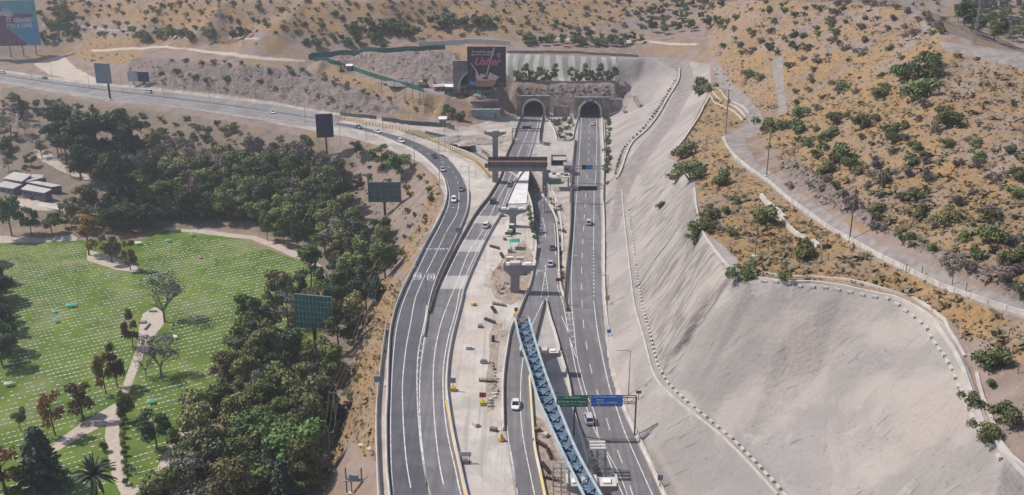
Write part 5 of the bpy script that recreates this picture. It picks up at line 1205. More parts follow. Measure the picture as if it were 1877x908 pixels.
rs = random.Random(8)
for i in range(26):                       # rubble slabs along the trench edge and by the third pier
    t_ = i / 25; px, py = (900 + 8 * math.sin(t_ * 5) + rs.uniform(-3, 3), 745 - t_ * 140) if i < 15 else (900 + rs.uniform(0, 34), 505 + rs.uniform(-20, 35))
    p = P(px, py, 0); o_ = MB().box((0, 0, .2), (rs.uniform(.4, 1.5), rs.uniform(.3, 1.0), rs.uniform(.2, .7)), rs.uniform(0, 3)).build('rubble_slab', rs.choice([M_CONC, M_DIRT, M_CONCD])); o_.location = p; o_.rotation_euler = (rs.uniform(-.3, .3), rs.uniform(-.3, .3), 0)
    tag(o_, 'broken concrete slab lying along the dug edge of yard', 'rubble', 'broken slabs in the construction yard')
for i, (px, py, rz_) in enumerate(((905, 570, .3), (915, 560, 1.2), (898, 590, .8), (893, 700, 1.4), (920, 470, .2), (907, 455, .9), (1000, 860, .4), (1012, 880, 1.1), (990, 815, .7), (1008, 835, .2))):
    t_ = thing('rebar_cage', ('brown reinforcement cage lying ' + ('at the dug edge of yard' if i < 6 else 'on dirt left of blue girder')), 'rebar cage', P(px, py, 0), rz_, 'reinforcement cages on site')
    for dx in (-.35, .35):
        for dz in (.1, .7): MB().bar((dx, -2, dz), (dx, 2, dz), .07).build('bar', M_BROWN, t_)
    for k in range(7): MB().box((0, -1.8 + k * .6, .4), (.78, .06, .66)).build('stirrup', M_BROWN, t_)
for i, (px, py, m_, w_) in enumerate(((860, 640, M_CONCW, 1.6), (868, 560, M_YEL, 1.2), (880, 600, M_ORTR, 1.4), (872, 780, M_CONC, 1.8), (905, 790, M_WOOD, 1.5), (985, 790, M_WOOD, 1.4), (1000, 800, M_CONC, 1.4), (925, 440, M_WOOD, 1.3), (1015, 720, M_CONC, 1.2), (1022, 760, M_WOOD, 1.2), (995, 740, M_ORTR, 1.0))):
    t_ = thing('pallet_stack', 'stack of site material, ' + ['white slabs low in the yard', 'yellow boards near white barrier', 'bricks in mid yard', 'grey slabs at lower yard', 'timber near yellow trailer', 'timber left of girder', 'grey slabs left of girder', 'timber by the tractor', 'grey slabs on the triangular island', 'timber on the triangular island', 'bricks under the girder'][i], 'material stack', P(px, py, 0), i * .7)
    MB().box((0, 0, .08), (w_, 1.0, .14)).build('pallet', M_WOOD, t_)
    for k in range(3): MB().box((rs.uniform(-.05, .05), 0, .25 + k * .22), (w_ * .95, .95, .19)).build('layer', m_, t_)
rb = []
for i in range(16):
    p = P(905 + rs.uniform(-6, 22), 512 + rs.uniform(-25, 25), 0); a_ = Vector((rs.uniform(-1, 1), rs.uniform(-1, 1), rs.uniform(.2, .8)))
    o_ = MB().bar((0, 0, .3), a_ * 1.8 + Vector((0, 0, .5)), .12).build('timber', M_WOOD); o_.location = p; tag(o_, 'loose timber among rubble left of third pier', 'timber', 'timbers by the third pier')
# ---- farm-like buildings at the left
def shed(label, corners, z0, h0, wallm, roofm, rise=1.0, wins=3, name='building'):
    """corners: photo pixels of the four roof corners (front-left, front-right, back-right, back-left) at eave height"""
    q = [P(x, y, z0 + h0 + (rise if i > 1 else 0)) for i, (x, y) in enumerate(corners)]
    c = sum(q, Vector()) / 4; o = Vector((c.x, c.y, z0)); q = [v - o for v in q]
    t = thing(name, label, 'building', o)
    k = [v * .94 for v in q]; k = [Vector((v.x * .94, v.y * .94, 0)) for v in q]
    tops = [Vector((a.x, a.y, b.z - .12)) for a, b in zip(k, q)]
    fix_normals(MB().add([(v.x, v.y, -1.0) for v in k] + [tuple(v) for v in tops], [(i, (i + 1) % 4, 4 + (i + 1) % 4, 4 + i) for i in range(4)] + [(4, 5, 6, 7)]).build('wall', wallm, t))
    fix_normals(MB().add([tuple(v) for v in q] + [(v.x, v.y, v.z - .2) for v in q], [(0, 1, 2, 3), (7, 6, 5, 4)] + [(i, (i + 1) % 4, 4 + (i + 1) % 4, 4 + i) for i in range(4)]).build('roof', roofm, t))
    d = (k[1] - k[0]); n_ = Vector((d.y, -d.x, 0)).normalized()
    for i in range(wins):
        a = k[0] + d * ((i + .6) / (wins + .4)); MB().bar(a - d.normalized() * .6 + n_ * .05 + Vector((0, 0, h0 * .62)), a + d.normalized() * .6 + n_ * .05 + Vector((0, 0, h0 * .62)), .12, .9).build('window', M_GLASS, t)
    return t
ZB = -21.0
shed('upper white roofed building of the group on the far left', [(6, 327), (40, 333), (58, 320), (25, 315)], ZB, 5, M_GREYP, M_ROOFW, 1.2)
shed('small gabled end block right of the upper white roofed building', [(46, 334), (78, 326), (80, 321), (58, 319)], ZB, 4.6, M_GREYP, M_ROOFW, .3, 2)
shed('lower left flat white roofed building at the frame edge', [(-12, 341), (24, 346), (40, 338), (10, 332)], ZB, 4, mat('lilac_wall', (.22, .19, .24), .9, var=.1), M_ROOFW, .4)
shed('front long white roofed shed with open dark side', [(38, 347), (81, 354), (95, 347), (50, 338)], ZB, 4.2, M_WALLP, M_ROOFW, .8, 4)
shed('rear long white roofed shed behind the open sided one', [(50, 334), (94, 343), (114, 340), (68, 332)], ZB, 4.4, M_WALLP, M_ROOFW, .4, 0)
shed('low white terrace roof in front of the farm sheds', [(62, 377), (108, 385), (113, 374), (68, 369)], ZB - 2, 1.6, M_WALLP, M_CONCW, .1, 0)
for nm, lab, px, py, rz in (('tractor', 'small tractor parked before the open sided shed', 60, 364, .4),):
    tt = thing(nm, lab, 'tractor', G(px, py), rz); MB().box((0, 0, 1.1), (1.3, 3, 1)).build('body', M_DSTEEL, tt); MB().box((0, .5, 2.1), (1.3, 1.3, 1.1)).build('cab', M_GREYP, tt)
    for dx in (-.8, .8):
        for dy, r_w in ((.9, .8), (-1.1, .5)): MB().tube((dx - .2, dy, r_w), (dx + .2, dy, r_w), r_w, n=12).build('wheel', M_TYRE, tt)
# ---- poles
def lamp_pole(px, by, ty, arm, label, double=False):
    p = G(px, by) if by < 1000 else P(px, by, 0); h = ztop(p, ty) - p.z; t = thing('street_lamp', label, 'street lamp', p, group='tall lamp posts along the roads')
    MB().tube((0, 0, -.2), (0, 0, h), .13, .07, 8).build('pole', M_STEEL, t)
    L = arm; MB().bar((0, 0, h - .1), (L, 0, h + .2), .1).build('arm', M_STEEL, t)
    MB().box((L, 0, h + .18), (.9, .35, .16)).build('lamp_head', M_CONCW, t)
LP = [(624, 262, 213, 1.5), (667, 298, 266, 1.5), (672, 257, 226, 1.5), (760, 301, 245, -1.5), (806, 338, 240, -1.8), (816, 278, 234, 1.5), (861, 384, 306, -2.5), (750, 236, 205, 1.5), (782, 491 + 67, 491, -3.2),
      (818, 470, 382, 2.6), (972, 335, 284, 2.5), (1152, 724, 643, -2.6), (1113, 560, 505, -1.5), (702, 238, 190, 0.1), (560, 226, 185, -1), (470, 186, 140, .1), (385, 190, 150, 1), (300, 178, 140, 1), (225, 172, 138, 1), (165, 166, 133, 1), (96, 144, 112, 1), (58, 145, 128, 1), (840, 270, 232, 1), (1040, 560, 470, 2.0), (1080, 213, 190, 0.1)]
LW = ['left of the dark tall billboard base', 'on the brown slope between two billboards', 'at the outer parapet behind the dark billboard', 'among green bushes inside the road bend', 'at the outer parapet of the sharpest bend', 'behind the yellow guard rail near the sunken ramp', 'on the pale apron right of the curved road', 'above the yellow guard rail left part',
      'with a long arm over both lanes of the curved road', 'on the divider between the two left roads', 'rising in front of the brown portal frame', 'on the lower pale slope by the highway, long arm', 'at the foot of the textured slope by yellow board', 'beneath the rock cut right of the dark screens', 'on the far road just left of dark billboard', 'on the far road below the gravel face',
      'on the far road in front of the rock face', 'on the far road right of the white van', 'on the far road beside the grey billboard', 'on the far road left of the grey billboard', 'at the junction of the far road', 'near the left frame edge on the far road', 'by the gravel heap above the sunken ramp', 'on the planted strip left of the highway']
for i, a in enumerate(LP[:-1]): lamp_pole(*a, 'thin grey street lamp ' + LW[i])
def wood_pole(label, px, by, ty, r=.16, arm=0, m=M_WOOD, group=None, rung=False):
    p = G(px, by); h = ztop(p, ty) - p.z; t = thing('utility_pole', label, 'utility pole', p, group=group)
    MB().tube((0, 0, -.3), (0, 0, h), r, r * .8, 8).build('pole', m, t)
    if arm: 
        MB().bar((-arm, 0, h - .4), (arm, 0, h - .4), .14).build('crossarm', m, t)
        for dx in (-arm * .9, 0, arm * .9): MB().tube((dx, 0, h - .35), (dx, 0, h), .08, n=6).build('insulator', M_CONCW, t)
    MB().box((0, 0, .05), (1.2, 1.2, .3)).build('base', M_CONCW, t)
wood_pole('timber pole with short crossarm at the bend of hillside track', 1330, 246, 164, .2, 1.4)
wood_pole('timber pole in the middle stretch of white hillside wall', 1405, 323, 243, .17, 0)
wood_pole('timber pole at the lower stretch of white hillside wall', 1557, 441, 341, .18, 0)
wood_pole('thin post behind the crest bush on dry grass', 1384, 470, 370, .12, 0)
WP = [(696, 536, 497), (671, 618, 574), (617, 800, 718), (607, 862, 790), (645, 905, 872)]
for px, by, ty in WP: wood_pole('crossarm utility pole on the tree belt strip, ' + {696: 'highest up and farthest', 671: 'second from the top', 617: 'third, beside dark crates', 607: 'fourth, above the transformer frame', 645: 'beside the transformer frame'}[px], px, by, ty, .16, 1.2, M_CONCD, 'utility poles along the tree belt')
for (px, by, ty) in ((724, 178, 148), (743, 186, 152), (757, 187, 150), (770, 190, 152), (777, 190, 153), (700, 168, 140)): wood_pole('bare timber pole below the winding green hoarding', px, by, ty, .16, 0, M_WOOD, 'bare poles by the hoarding')
tf = thing('transformer_frame', 'pole mounted transformer frame on dry strip at bottom left of road', 'transformer', G(650, 900))
for dx in (-1.6, 1.6): MB().tube((dx, 0, -.3), (dx, 0, 5.5), .16, n=8).build('pole', M_WOOD, tf)
MB().box((0, 0, 2.6), (4.2, 1.0, .2)).build('platform', M_STEEL, tf); MB().box((0, 0, 3.3), (1.8, .9, 1.2)).build('tank', M_GREYP, tf)
# fence posts on the hill
fpz = [(1408, 460), (1440, 452), (1450, 470), (1505, 482), (1518, 478), (1595, 488), (1660, 500), (1689, 505), (1745, 522), (1770, 536), (1848, 622), (1855, 650), (1865, 685), (1365, 430), (1372, 445), (1430, 462)]
fq = MB().tube((0, 0, -.2), (0, 0, 1.9), .09, n=6).build('fence_post', M_WOOD); 
for i, (px, py) in enumerate(fpz):
    o_ = fq if i == 0 else fq.copy()
    if i: C.objects.link(o_)
    o_.location = G(px, py); tag(o_, 'short dark wooden fence post standing in dry hillside grass', 'fence post', 'fence posts on the dry hill')
# pylon, mast and wires
def pylon(label, px, by, ty, w0, m=M_STEEL):
    p = G(px, by); h = ztop(p, ty) - p.z; t = thing('lattice_pylon', label, 'pylon', p); s = MB()
    n = 8
    for k in range(n):
        a, b = k / n, (k + 1) / n; wa, wb = w0 * (1 - a * .85), w0 * (1 - b * .85)
        ca = [Vector((sx * wa, sy * wa, h * a)) for sx, sy in ((-1, -1), (1, -1), (1, 1), (-1, 1))]; cb = [Vector((sx * wb, sy * wb, h * b)) for sx, sy in ((-1, -1), (1, -1), (1, 1), (-1, 1))]
        for i in range(4): s.bar(ca[i], cb[i], .22 * PB); s.bar(ca[i], cb[(i + 1) % 4], .13 * PB); s.bar(ca[(i + 1) % 4], cb[i], .13 * PB)
    s.build('tower', m, t)
    for f in (.72, .84, .95): MB().bar((-w0 * 1.3, 0, h * f), (w0 * 1.3, 0, h * f), .25).build('crossarm', m, t)
    return p, h
PB = .8
pp_, hh_ = pylon('grey lattice pylon among shrubs on the upper left hill', 408, 78, 8, 2.6)
PB = .4
p2, h2 = pylon('thin lattice mast on the ridge at upper right', 1785, 82, -30, .5)
# each wire hangs from the pylon out over the cutting
def wire(a, b, sag, r=.05):
    c = []
    for i in range(41):
        t_ = i / 40; v = a.lerp(b, t_); v = v - Vector((0, 0, 4 * sag * t_ * (1 - t_))); c.append(v)
    o = c[0].copy(); mb = MB(); mb.sweep([v - o for v in c], [(-r, -r), (r, -r), (r, r), (-r, r)]); ob = mb.build('power_line', M_CONCW); ob.location = o
    return tag(ob, 'pale overhead wire strung from the lattice pylon across the hill', 'power line', 'overhead wires above the tunnels')
for f, dx in ((.95, 1), (.84, -1), (.72, 1)):
    a = pp_ + Vector((dx * 3.2, 0, hh_ * f)); b = Vector((240 + dx * 3, 505, 84 + (f - .84) * 40)); tag(wire(a, b, 11), {.95: 'highest', .84: 'middle', .72: 'lowest'}[f] + ' of the three pale overhead wires strung across the hill')
for (x0, y0, x1, y1, nm) in ((618, 722, 607, 793, 0), (671, 577, 618, 722, 0), (696, 500, 671, 577, 0)):
    i0 = [w for w in WP if abs(w[0] - x0) < 3][0]; i1 = [w for w in WP if abs(w[0] - x1) < 3][0]
    a = G(i0[0], i0[1]); a.z = ztop(a, i0[2]) - .3; b = G(i1[0], i1[1]); b.z = ztop(b, i1[2]) - .3
    for dx in (-1.1, 0, 1.1):
        o_ = wire(a + Vector((dx, 0, 0)), b + Vector((dx, 0, 0)), .8, .014); o_.data.materials[0] = M_CONCD; tag(o_, 'thin wire between the utility poles by the tree belt', 'power line', 'wires between the utility poles')
# ---- vehicles
def ring_loft(rings):
    n = len(rings[0]); vs = [v for r_ in rings for v in r_]
    fs = [(k * n + i, k * n + (i + 1) % n, (k + 1) * n + (i + 1) % n, (k + 1) * n + i) for k in range(len(rings) - 1) for i in range(n)]
    fs += [tuple(range(n)), tuple((len(rings) - 1) * n + i for i in range(n - 1, -1, -1))]
    return vs, fs
def sec(y, hw, z0, z1, b=.12):
    return [(-hw + b * .6, y, z0), (hw - b * .6, y, z0), (hw, y, z0 + b), (hw, y, z1 - b), (hw - b, y, z1), (-hw + b, y, z1), (-hw, y, z1 - b), (-hw, y, z0 + b)]
def car(label, px, py, tx, ty, colm, kind='sedan', z=None, cat='car'):
    p = P(px, py, 0) if z is None else P(px, py, z); q = P(tx, ty, p.z); d = (q - p); rz = math.atan2(d.y, d.x) - R(90)   # nose towards (tx,ty)
    t = thing('parked_car' if False else {'sedan': 'sedan_car', 'suv': 'suv_car', 'van': 'van'}[kind], label, cat, (p.x, p.y, p.z + .04), rz)
    H_ = {'sedan': 1.45, 'suv': 1.72, 'van': 2.0}[kind]; L2 = {'sedan': 2.25, 'suv': 2.3, 'van': 2.5}[kind]; W2 = .92
    belt = H_ * .60
    st = [(-L2, W2 * .82, .35, belt * .78), (-L2 + .15, W2 * .94, .28, belt * .95), (-L2 + .9, W2, .25, belt), (-.2, W2, .25, belt), (L2 - 1.2, W2, .25, belt * .98), (L2 - .25, W2 * .93, .27, belt * .80), (L2, W2 * .78, .35, belt * .62)]
    vs, fs = ring_loft([sec(y, hw, a, b) for y, hw, a, b in st])
    rear = {'sedan': (-1.55, -.95), 'suv': (-2.1, -1.75), 'van': (-2.4, -2.2)}[kind]; front = {'sedan': (1.15, .35), 'suv': (1.2, .5), 'van': (1.9, 1.2)}[kind]
    body = MB().add(vs, fs)
    rt = W2 * .72; y0, y1 = rear[1], front[1]
    body.add([(-rt, y0, H_), (rt, y0, H_), (rt, y1, H_), (-rt, y1, H_), (-rt, y0, H_ - .07), (rt, y0, H_ - .07), (rt, y1, H_ - .07), (-rt, y1, H_ - .07)], [(0, 1, 2, 3), (0, 4, 5, 1), (1, 5, 6, 2), (2, 6, 7, 3), (3, 7, 4, 0)])
    for sx in (-1, 1):
        body.bar((sx * W2 * .90, front[0], belt - .03), (sx * rt, y1, H_ - .03), .09); body.bar((sx * W2 * .90, rear[0], belt - .03), (sx * rt, y0, H_ - .03), .11); body.bar((sx * W2 * .93, (rear[0] + front[0]) / 2, belt - .03), (sx * rt, (y0 + y1) / 2, H_ - .03), .08)
    fix_normals(body.build('body', colm, t))
    b_ = belt - .04; wb = W2 * .92
    fix_normals(MB().add([(-wb, rear[0], b_), (wb, rear[0], b_), (wb, front[0], b_), (-wb, front[0], b_), (-rt + .02, y0, H_ - .06), (rt - .02, y0, H_ - .06), (rt - .02, y1, H_ - .06), (-rt + .02, y1, H_ - .06)],
             [(0, 1, 5, 4), (1, 2, 6, 5), (2, 3, 7, 6), (3, 0, 4, 7)]).build('windows', M_GLASS, t))
    for sx in (-1, 1):
        for sy in (-1.38, 1.38):
            wl_ = MB().tube((sx * (W2 - .2), sy, .33), (sx * (W2 + .01), sy, .33), .33, n=14).build('wheel', M_TYRE, t); MB().tube((sx * (W2 + .01), sy, .33), (sx * (W2 + .03), sy, .33), .19, n=10).build('rim', M_STEEL, wl_)
        MB().box((sx * W2 * .62, L2 - .07, belt * .66), (.36, .12, .16)).build('headlight', M_WHITE, t)
        MB().box((sx * W2 * .66, -L2 + .02, belt * .74), (.3, .1, .16)).build('tail_light', M_RED, t)
        MB().box((sx * (W2 + .08), .85, belt + .05), (.18, .12, .14)).build('mirror', colm, t)
    MB().box((0, 0, .2), (W2 * 1.6, L2 * 1.8, .15)).build('underbody', M_BLACK, t)
    return t
def paintm(n, c): 
    m = mat(n, c, .35, .0, var=.04, spec=.6); m.node_tree.nodes['Principled BSDF'].inputs['Coat Weight'].default_value = .4; return m
CW, CS, CB, CG, CN = paintm('car_white', (.72, .72, .72)), paintm('car_silver', (.45, .46, .48)), paintm('car_black', (.03, .03, .035)), paintm('car_grey', (.16, .17, .19)), paintm('car_navy', (.03, .06, .20))
car('white sedan driving towards viewer on the ramp left of blue girder', 945, 745, 943, 800, CW, 'sedan')
car('silver car on the highway just beyond the large sign gantry', 1079, 772, 1068, 730, CS, 'suv')
car('silver car alone in the highway lane below message board gantry', 1079, 411, 1080, 380, CS, 'suv')
car('white car just below the right tunnel mouth', 1086, 229, 1085, 215, CW, 'sedan')
car('grey car following behind on the ramp, the farther of the pair', 1012, 456, 1009, 430, CG, 'suv', -.7)
car('silver sedan nearer of the pair on the ramp', 1009, 486, 1011, 460, CS, 'sedan', -.1)
car('white suv on left tunnel road beside the sandy yard', 891, 416, 905, 395, CW, 'suv')
car('dark suv on left tunnel road beside white bridge deck', 904, 372, 918, 350, CB, 'suv')
car('dark car emerging from under the brown portal frame', 935, 341, 942, 325, CG, 'suv')
car('white car leading the group low on the curved road', 832, 369, 833, 400, CW, 'suv')
car('dark grey car beside it in the inner lane of the curved road', 845, 349, 846, 380, CG, 'sedan')
car('silver grey car at the sharpest part of curved road', 811, 313, 820, 325, CS, 'sedan')
car('black car on the curved road behind the silver grey one', 796, 289, 804, 298, CB, 'sedan')
car('white suv on curved road beside the yellow guard rail', 735, 261, 748, 266, CW, 'suv')
car('white sedan on curved road behind the white suv', 692, 243, 704, 247, CW, 'sedan')
car('navy blue car on curved road right of dark billboard', 657, 235, 669, 238, CN, 'sedan')
car('white sedan alone on the far road left of dark billboard', 499, 208, 515, 211, CW, 'sedan')
car('white van on the far road below the rock wall', 272, 171, 255, 169, CW, 'van', cat='van')
car('dark car on far road near the junction', 82, 145, 60, 142, CG, 'sedan')
car('white car at the left frame edge on the far road', 5, 135, -20, 133, CW, 'sedan')
bk = thing('road_roller', 'small white machine with dark canopy left of the second pier cap', 'machine', P(918, 396, 0)); MB().box((0, 0, 1), (1.2, 2, 1)).build('body', M_WHITE, bk); MB().box((0, .2, 1.9), (1.2, 1, .8)).build('cab', M_GREYP, bk)
for dx in (-.6, .6): MB().tube((dx - .1, -.8, .4), (dx + .1, -.8, .4), .4, n=10).build('wheel', M_TYRE, bk); MB().tube((dx - .1, .8, .4), (dx + .1, .8, .4), .4, n=10).build('wheel', M_TYRE, bk)
# ---------------------------------------------------------------- vegetation
def leafmat(name, c1, c2, scale=.5, hue=.35):
    m = mat(name, c1, .75, var=0, scale=scale, col2=c2, objvar=hue, spec=.15)
    return m
LM = dict(
    olive=leafmat('leaves_olive', (.10, .13, .04), (.20, .235, .085)),
    brown=leafmat('leaves_brown_olive', (.15, .15, .06), (.27, .26, .115)),
    dark=leafmat('leaves_dark_green', (.045, .07, .035), (.10, .13, .065)),
    green=leafmat('leaves_fresh_green', (.09, .14, .04), (.175, .23, .08)),
    autumn=leafmat('leaves_autumn', (0.192, 0.109, 0.045), (0.346, 0.192, 0.070)),
    autumnd=leafmat('leaves_reddish_dark', (0.115, 0.096, 0.051), (0.218, 0.147, 0.077)),
    grey=leafmat('twigs_grey_green', (.16, .155, .125), (.25, .24, .20)),
    mauve=leafmat('twigs_mauve', (.15, .12, .11), (.25, .205, .18)),
    thorng=leafmat('leaves_thorn_green', (.11, .135, .05), (.19, .22, .09)),
    thorn=leafmat('leaves_thorn', (.12, .135, .055), (.215, .22, .10)),
    conif=leafmat('needles_blue_green', (0.058, 0.090, 0.058), (0.128, 0.160, 0.102)),
    dry=leafmat('dry_stalks', (.20, .14, .08), (.32, .23, .13)))
BARK = mat('bark', (.13, .10, .08), .9, var=.25, scale=3)
def cloud(pts, nrm, size, rs, aspect=1.5):
    """one small quad per point, roughly facing outwards"""
    n = len(pts); a = rs.normal(size=(n, 3)); N_ = nrm * 1.1 + a * 0.55; N_ /= np.linalg.norm(N_, axis=1)[:, None] + 1e-9
    T_ = np.cross(N_, rs.normal(size=(n, 3))); T_ /= np.linalg.norm(T_, axis=1)[:, None] + 1e-9; B_ = np.cross(N_, T_)
    s = size * rs.uniform(.55, 1.25, n)[:, None]
    V_ = np.stack([pts - T_ * s * aspect * .5 - B_ * s * .2, pts - B_ * s * .5, pts + T_ * s * aspect * .5 + B_ * s * .1, pts + B_ * s * .5], 1).reshape(-1, 3)
    return V_, np.arange(n * 4).reshape(-1, 4)
def mesh_np(name, V_, F_, m):
    me = bpy.data.meshes.new(name); nf = len(F_)
    me.vertices.add(len(V_)); me.vertices.foreach_set('co', V_.astype(np.float32).ravel())
    me.loops.add(nf * 4); me.loops.foreach_set('vertex_index', F_.astype(np.int32).ravel())
    me.polygons.add(nf); me.polygons.foreach_set('loop_start', np.arange(0, nf * 4, 4, dtype=np.int32)); me.polygons.foreach_set('loop_total', np.full(nf, 4, np.int32))
    me.update(calc_edges=True); me.materials.append(m); return me
def lobes_of(kind, rs):
    """crown lobes (centre, radii) for a tree of unit height"""
    L = []
    if kind == 'tall':                     # eucalyptus: irregular stacked clumps
        for i in range(13):
            h = rs.uniform(.32, .92); r = .24 * (1 - abs(h - .55) * 1.1); a = rs.uniform(0, 6.28)
            L.append(((math.cos(a) * r * rs.uniform(.3, 1.1), math.sin(a) * r * rs.uniform(.3, 1.1), h), (rs.uniform(.09, .16), rs.uniform(.09, .16), rs.uniform(.07, .13))))
    elif kind == 'round':
        for i in range(12):
            a = rs.uniform(0, 6.28); h = rs.uniform(.35, .86); r = .32 * math.sqrt(max(0.05, 1 - ((h - .55) / .42) ** 2))
            L.append(((math.cos(a) * r * rs.uniform(.4, 1), math.sin(a) * r * rs.uniform(.4, 1), h), (rs.uniform(.12, .2), rs.uniform(.12, .2), rs.uniform(.09, .14))))
    elif kind == 'oval':
        for i in range(10):
            a = rs.uniform(0, 6.28); h = rs.uniform(.3, .9); r = .2 * math.sqrt(max(0.05, 1 - ((h - .55) / .42) ** 2))
            L.append(((math.cos(a) * r, math.sin(a) * r, h), (.13, .13, .12)))
    elif kind == 'bush':
        for i in range(9):
            a = rs.uniform(0, 6.28); r = rs.uniform(.1, .62); h = rs.uniform(.18, .72) - r * .12
            L.append(((math.cos(a) * r, math.sin(a) * r, h), (rs.uniform(.22, .36), rs.uniform(.22, .36), rs.uniform(.15, .26))))
    elif kind == 'hedge':
        for i in range(6):
            a = rs.uniform(0, 6.28); L.append(((math.cos(a) * .22, math.sin(a) * .22, rs.uniform(.35, .7)), (.32, .32, .32)))
    return L
def crown_np(kind, nleaf, size, seed):
    rs = np.random.RandomState(seed)
    if kind == 'cone':
        P_, N_ = [], []
        for k in range(11):
            h = .14 + .84 * k / 11; r = .30 * (1 - h) + .03; nb = 9
            for j in range(nb):
                a = 6.28 * j / nb + k * .5 + rs.uniform(-.2, .2); m = max(6, int(nleaf / 99)); t_ = rs.uniform(.15, 1, m); rr = r * rs.uniform(.8, 1.15)
                P_.append(np.stack([np.cos(a) * t_ * rr + rs.normal(0, .012, m), np.sin(a) * t_ * rr + rs.normal(0, .012, m), h - .05 * t_ ** 2 + rs.normal(0, .008, m)], 1)); N_.append(np.tile([np.cos(a) * .4, np.sin(a) * .4, .9], (m, 1)))
        return cloud(np.concatenate(P_), np.concatenate(N_), size, rs)
    L = lobes_of(kind, rs); P_, N_ = [], []
    w = np.array([l[1][0] * l[1][1] + l[1][0] * l[1][2] for l in L]); w /= w.sum()
    for l, f in zip(L, w):
        m = int(nleaf * f) + 4; d = rs.normal(size=(m, 3)); d /= np.linalg.norm(d, axis=1)[:, None]; d[:, 2] = np.where(d[:, 2] < -.5, -d[:, 2], d[:, 2])
        bump = 1 + .22 * np.sin(d[:, 0] * 7 + seed) * np.sin(d[:, 1] * 8) + rs.normal(0, .07, m)
        rad = (rs.uniform(0, 1, m) ** .28)[:, None] * bump[:, None]
        P_.append(np.array(l[0]) + d * rad * np.array(l[1])); N_.append(d)
    return cloud(np.concatenate(P_), np.concatenate(N_), size, rs)
def trunk_mb(kind, seed):
    rs = random.Random(seed); mb = MB()
    if kind in ('bush', 'hedge'):
        for i in range(6):
            a = i * 1.05 + rs.uniform(-.3, .3); mb.tube((0, 0, -.1), (math.cos(a) * .4, math.sin(a) * .35, .35), .035, .012, 5, False)
    elif kind == 'bare':
        pass
    else:
        r = .022 if kind != 'tall' else .018; lean = (rs.uniform(-.03, .03), rs.uniform(-.03, .03))
        mb.tube((0, 0, -.04), (lean[0], lean[1], .4), r, r * .75, 8, False); mb.tube((lean[0], lean[1], .4), (0, 0, .86), r * .75, r * .25, 6, False)
        for i in range(7):
            a = rs.uniform(0, 6.28); h = rs.uniform(.28, .6); mb.tube((lean[0], lean[1], h), (math.cos(a) * .22, math.sin(a) * .22, h + .2), r * .4, r * .12, 5, False)
    return mb
PROTO = {}
def bare_mb(seed):
    rs = random.Random(seed); mb = MB()
    def grow(p, d, L, r, k):
        q = p + d * L; mb.tube(p, q, r, r * .65, 5 if k < 2 else 3, False)
        if k < 4:
            for i in range(3 if k else 5):
                dd = (d + Vector((rs.uniform(-.8, .8), rs.uniform(-.8, .8), rs.uniform(-.15, .45)))).normalized(); grow(q, dd, L * rs.uniform(.6, .85), r * .6, k + 1)
    grow(Vector((0, 0, -.03)), Vector((0, 0, 1)), .25, .025, 0); return mb
def proto(shape, matk, nleaf, size, seed):
    key = (shape, matk, seed)
    if key in PROTO: return PROTO[key]
    V_, F_ = crown_np(shape, nleaf, size, seed); cm_ = mesh_np('crown', V_, F_, LM[matk])
    tb = trunk_mb(shape, seed); o = tb.build('trunk', BARK); tm = o.data; bpy.data.objects.remove(o)
    PROTO[key] = (cm_, tm); return PROTO[key]
KINDS_ = {   # shape, material, leaves, leaf size / height, name, words
    'euc': ('tall', 'olive', 2600, .038, 'eucalyptus_tree', 'tall olive tree with clumped crown'),
    'eucb': ('tall', 'brown', 2600, .038, 'eucalyptus_tree', 'tall brown tinged clumped tree'),
    'roundo': ('round', 'olive', 2600, .042, 'broadleaf_tree', 'bushy olive rounded tree'),
    'roundb': ('round', 'brown', 2600, .042, 'broadleaf_tree', 'brownish olive rounded tree'),
    'green': ('round', 'green', 2400, .045, 'broadleaf_tree', 'fresh green rounded tree'),
    'dark': ('tall', 'dark', 3400, .040, 'dark_tree', 'very tall dark green tree'),
    'darkr': ('round', 'dark', 3000, .042, 'dark_tree', 'dark green rounded tree'),
    'autumn': ('oval', 'autumn', 1500, .045, 'autumn_tree', 'slim tree with orange brown autumn leaves'),
    'autumnd': ('oval', 'autumnd', 1700, .045, 'autumn_tree', 'slim tree with reddish dark leaves'),
    'ovald': ('oval', 'dark', 2400, .045, 'dark_tree', 'egg shaped dark leaved tree'),
    'greyt': ('round', 'grey', 1300, .030, 'grey_tree', 'pale grey green sparse tree'),
    'mauvet': ('round', 'mauve', 1500, .034, 'dry_tree', 'leafless mauve grey tree'),
    'cone': ('cone', 'conif', 3000, .050, 'conifer_tree', 'conifer with tiered drooping branches'),
    'thorn': ('bush', 'thorn', 1300, .085, 'thorn_bush', 'olive green thorn bush'),
    'thorng': ('bush', 'thorng', 1300, .085, 'thorn_bush', 'brighter green thorn bush'),
    'greyb': ('bush', 'mauve', 1000, .075, 'dry_bush', 'dry grey brown bush'),
    'darkb': ('bush', 'olive', 1300, .085, 'dark_bush', 'dark olive bush'),
    'hedge': ('hedge', 'olive', 900, .09, 'hedge_shrub', 'clipped olive hedge shrub'),
}
rv = random.Random(11); NT = 0; VEG = []
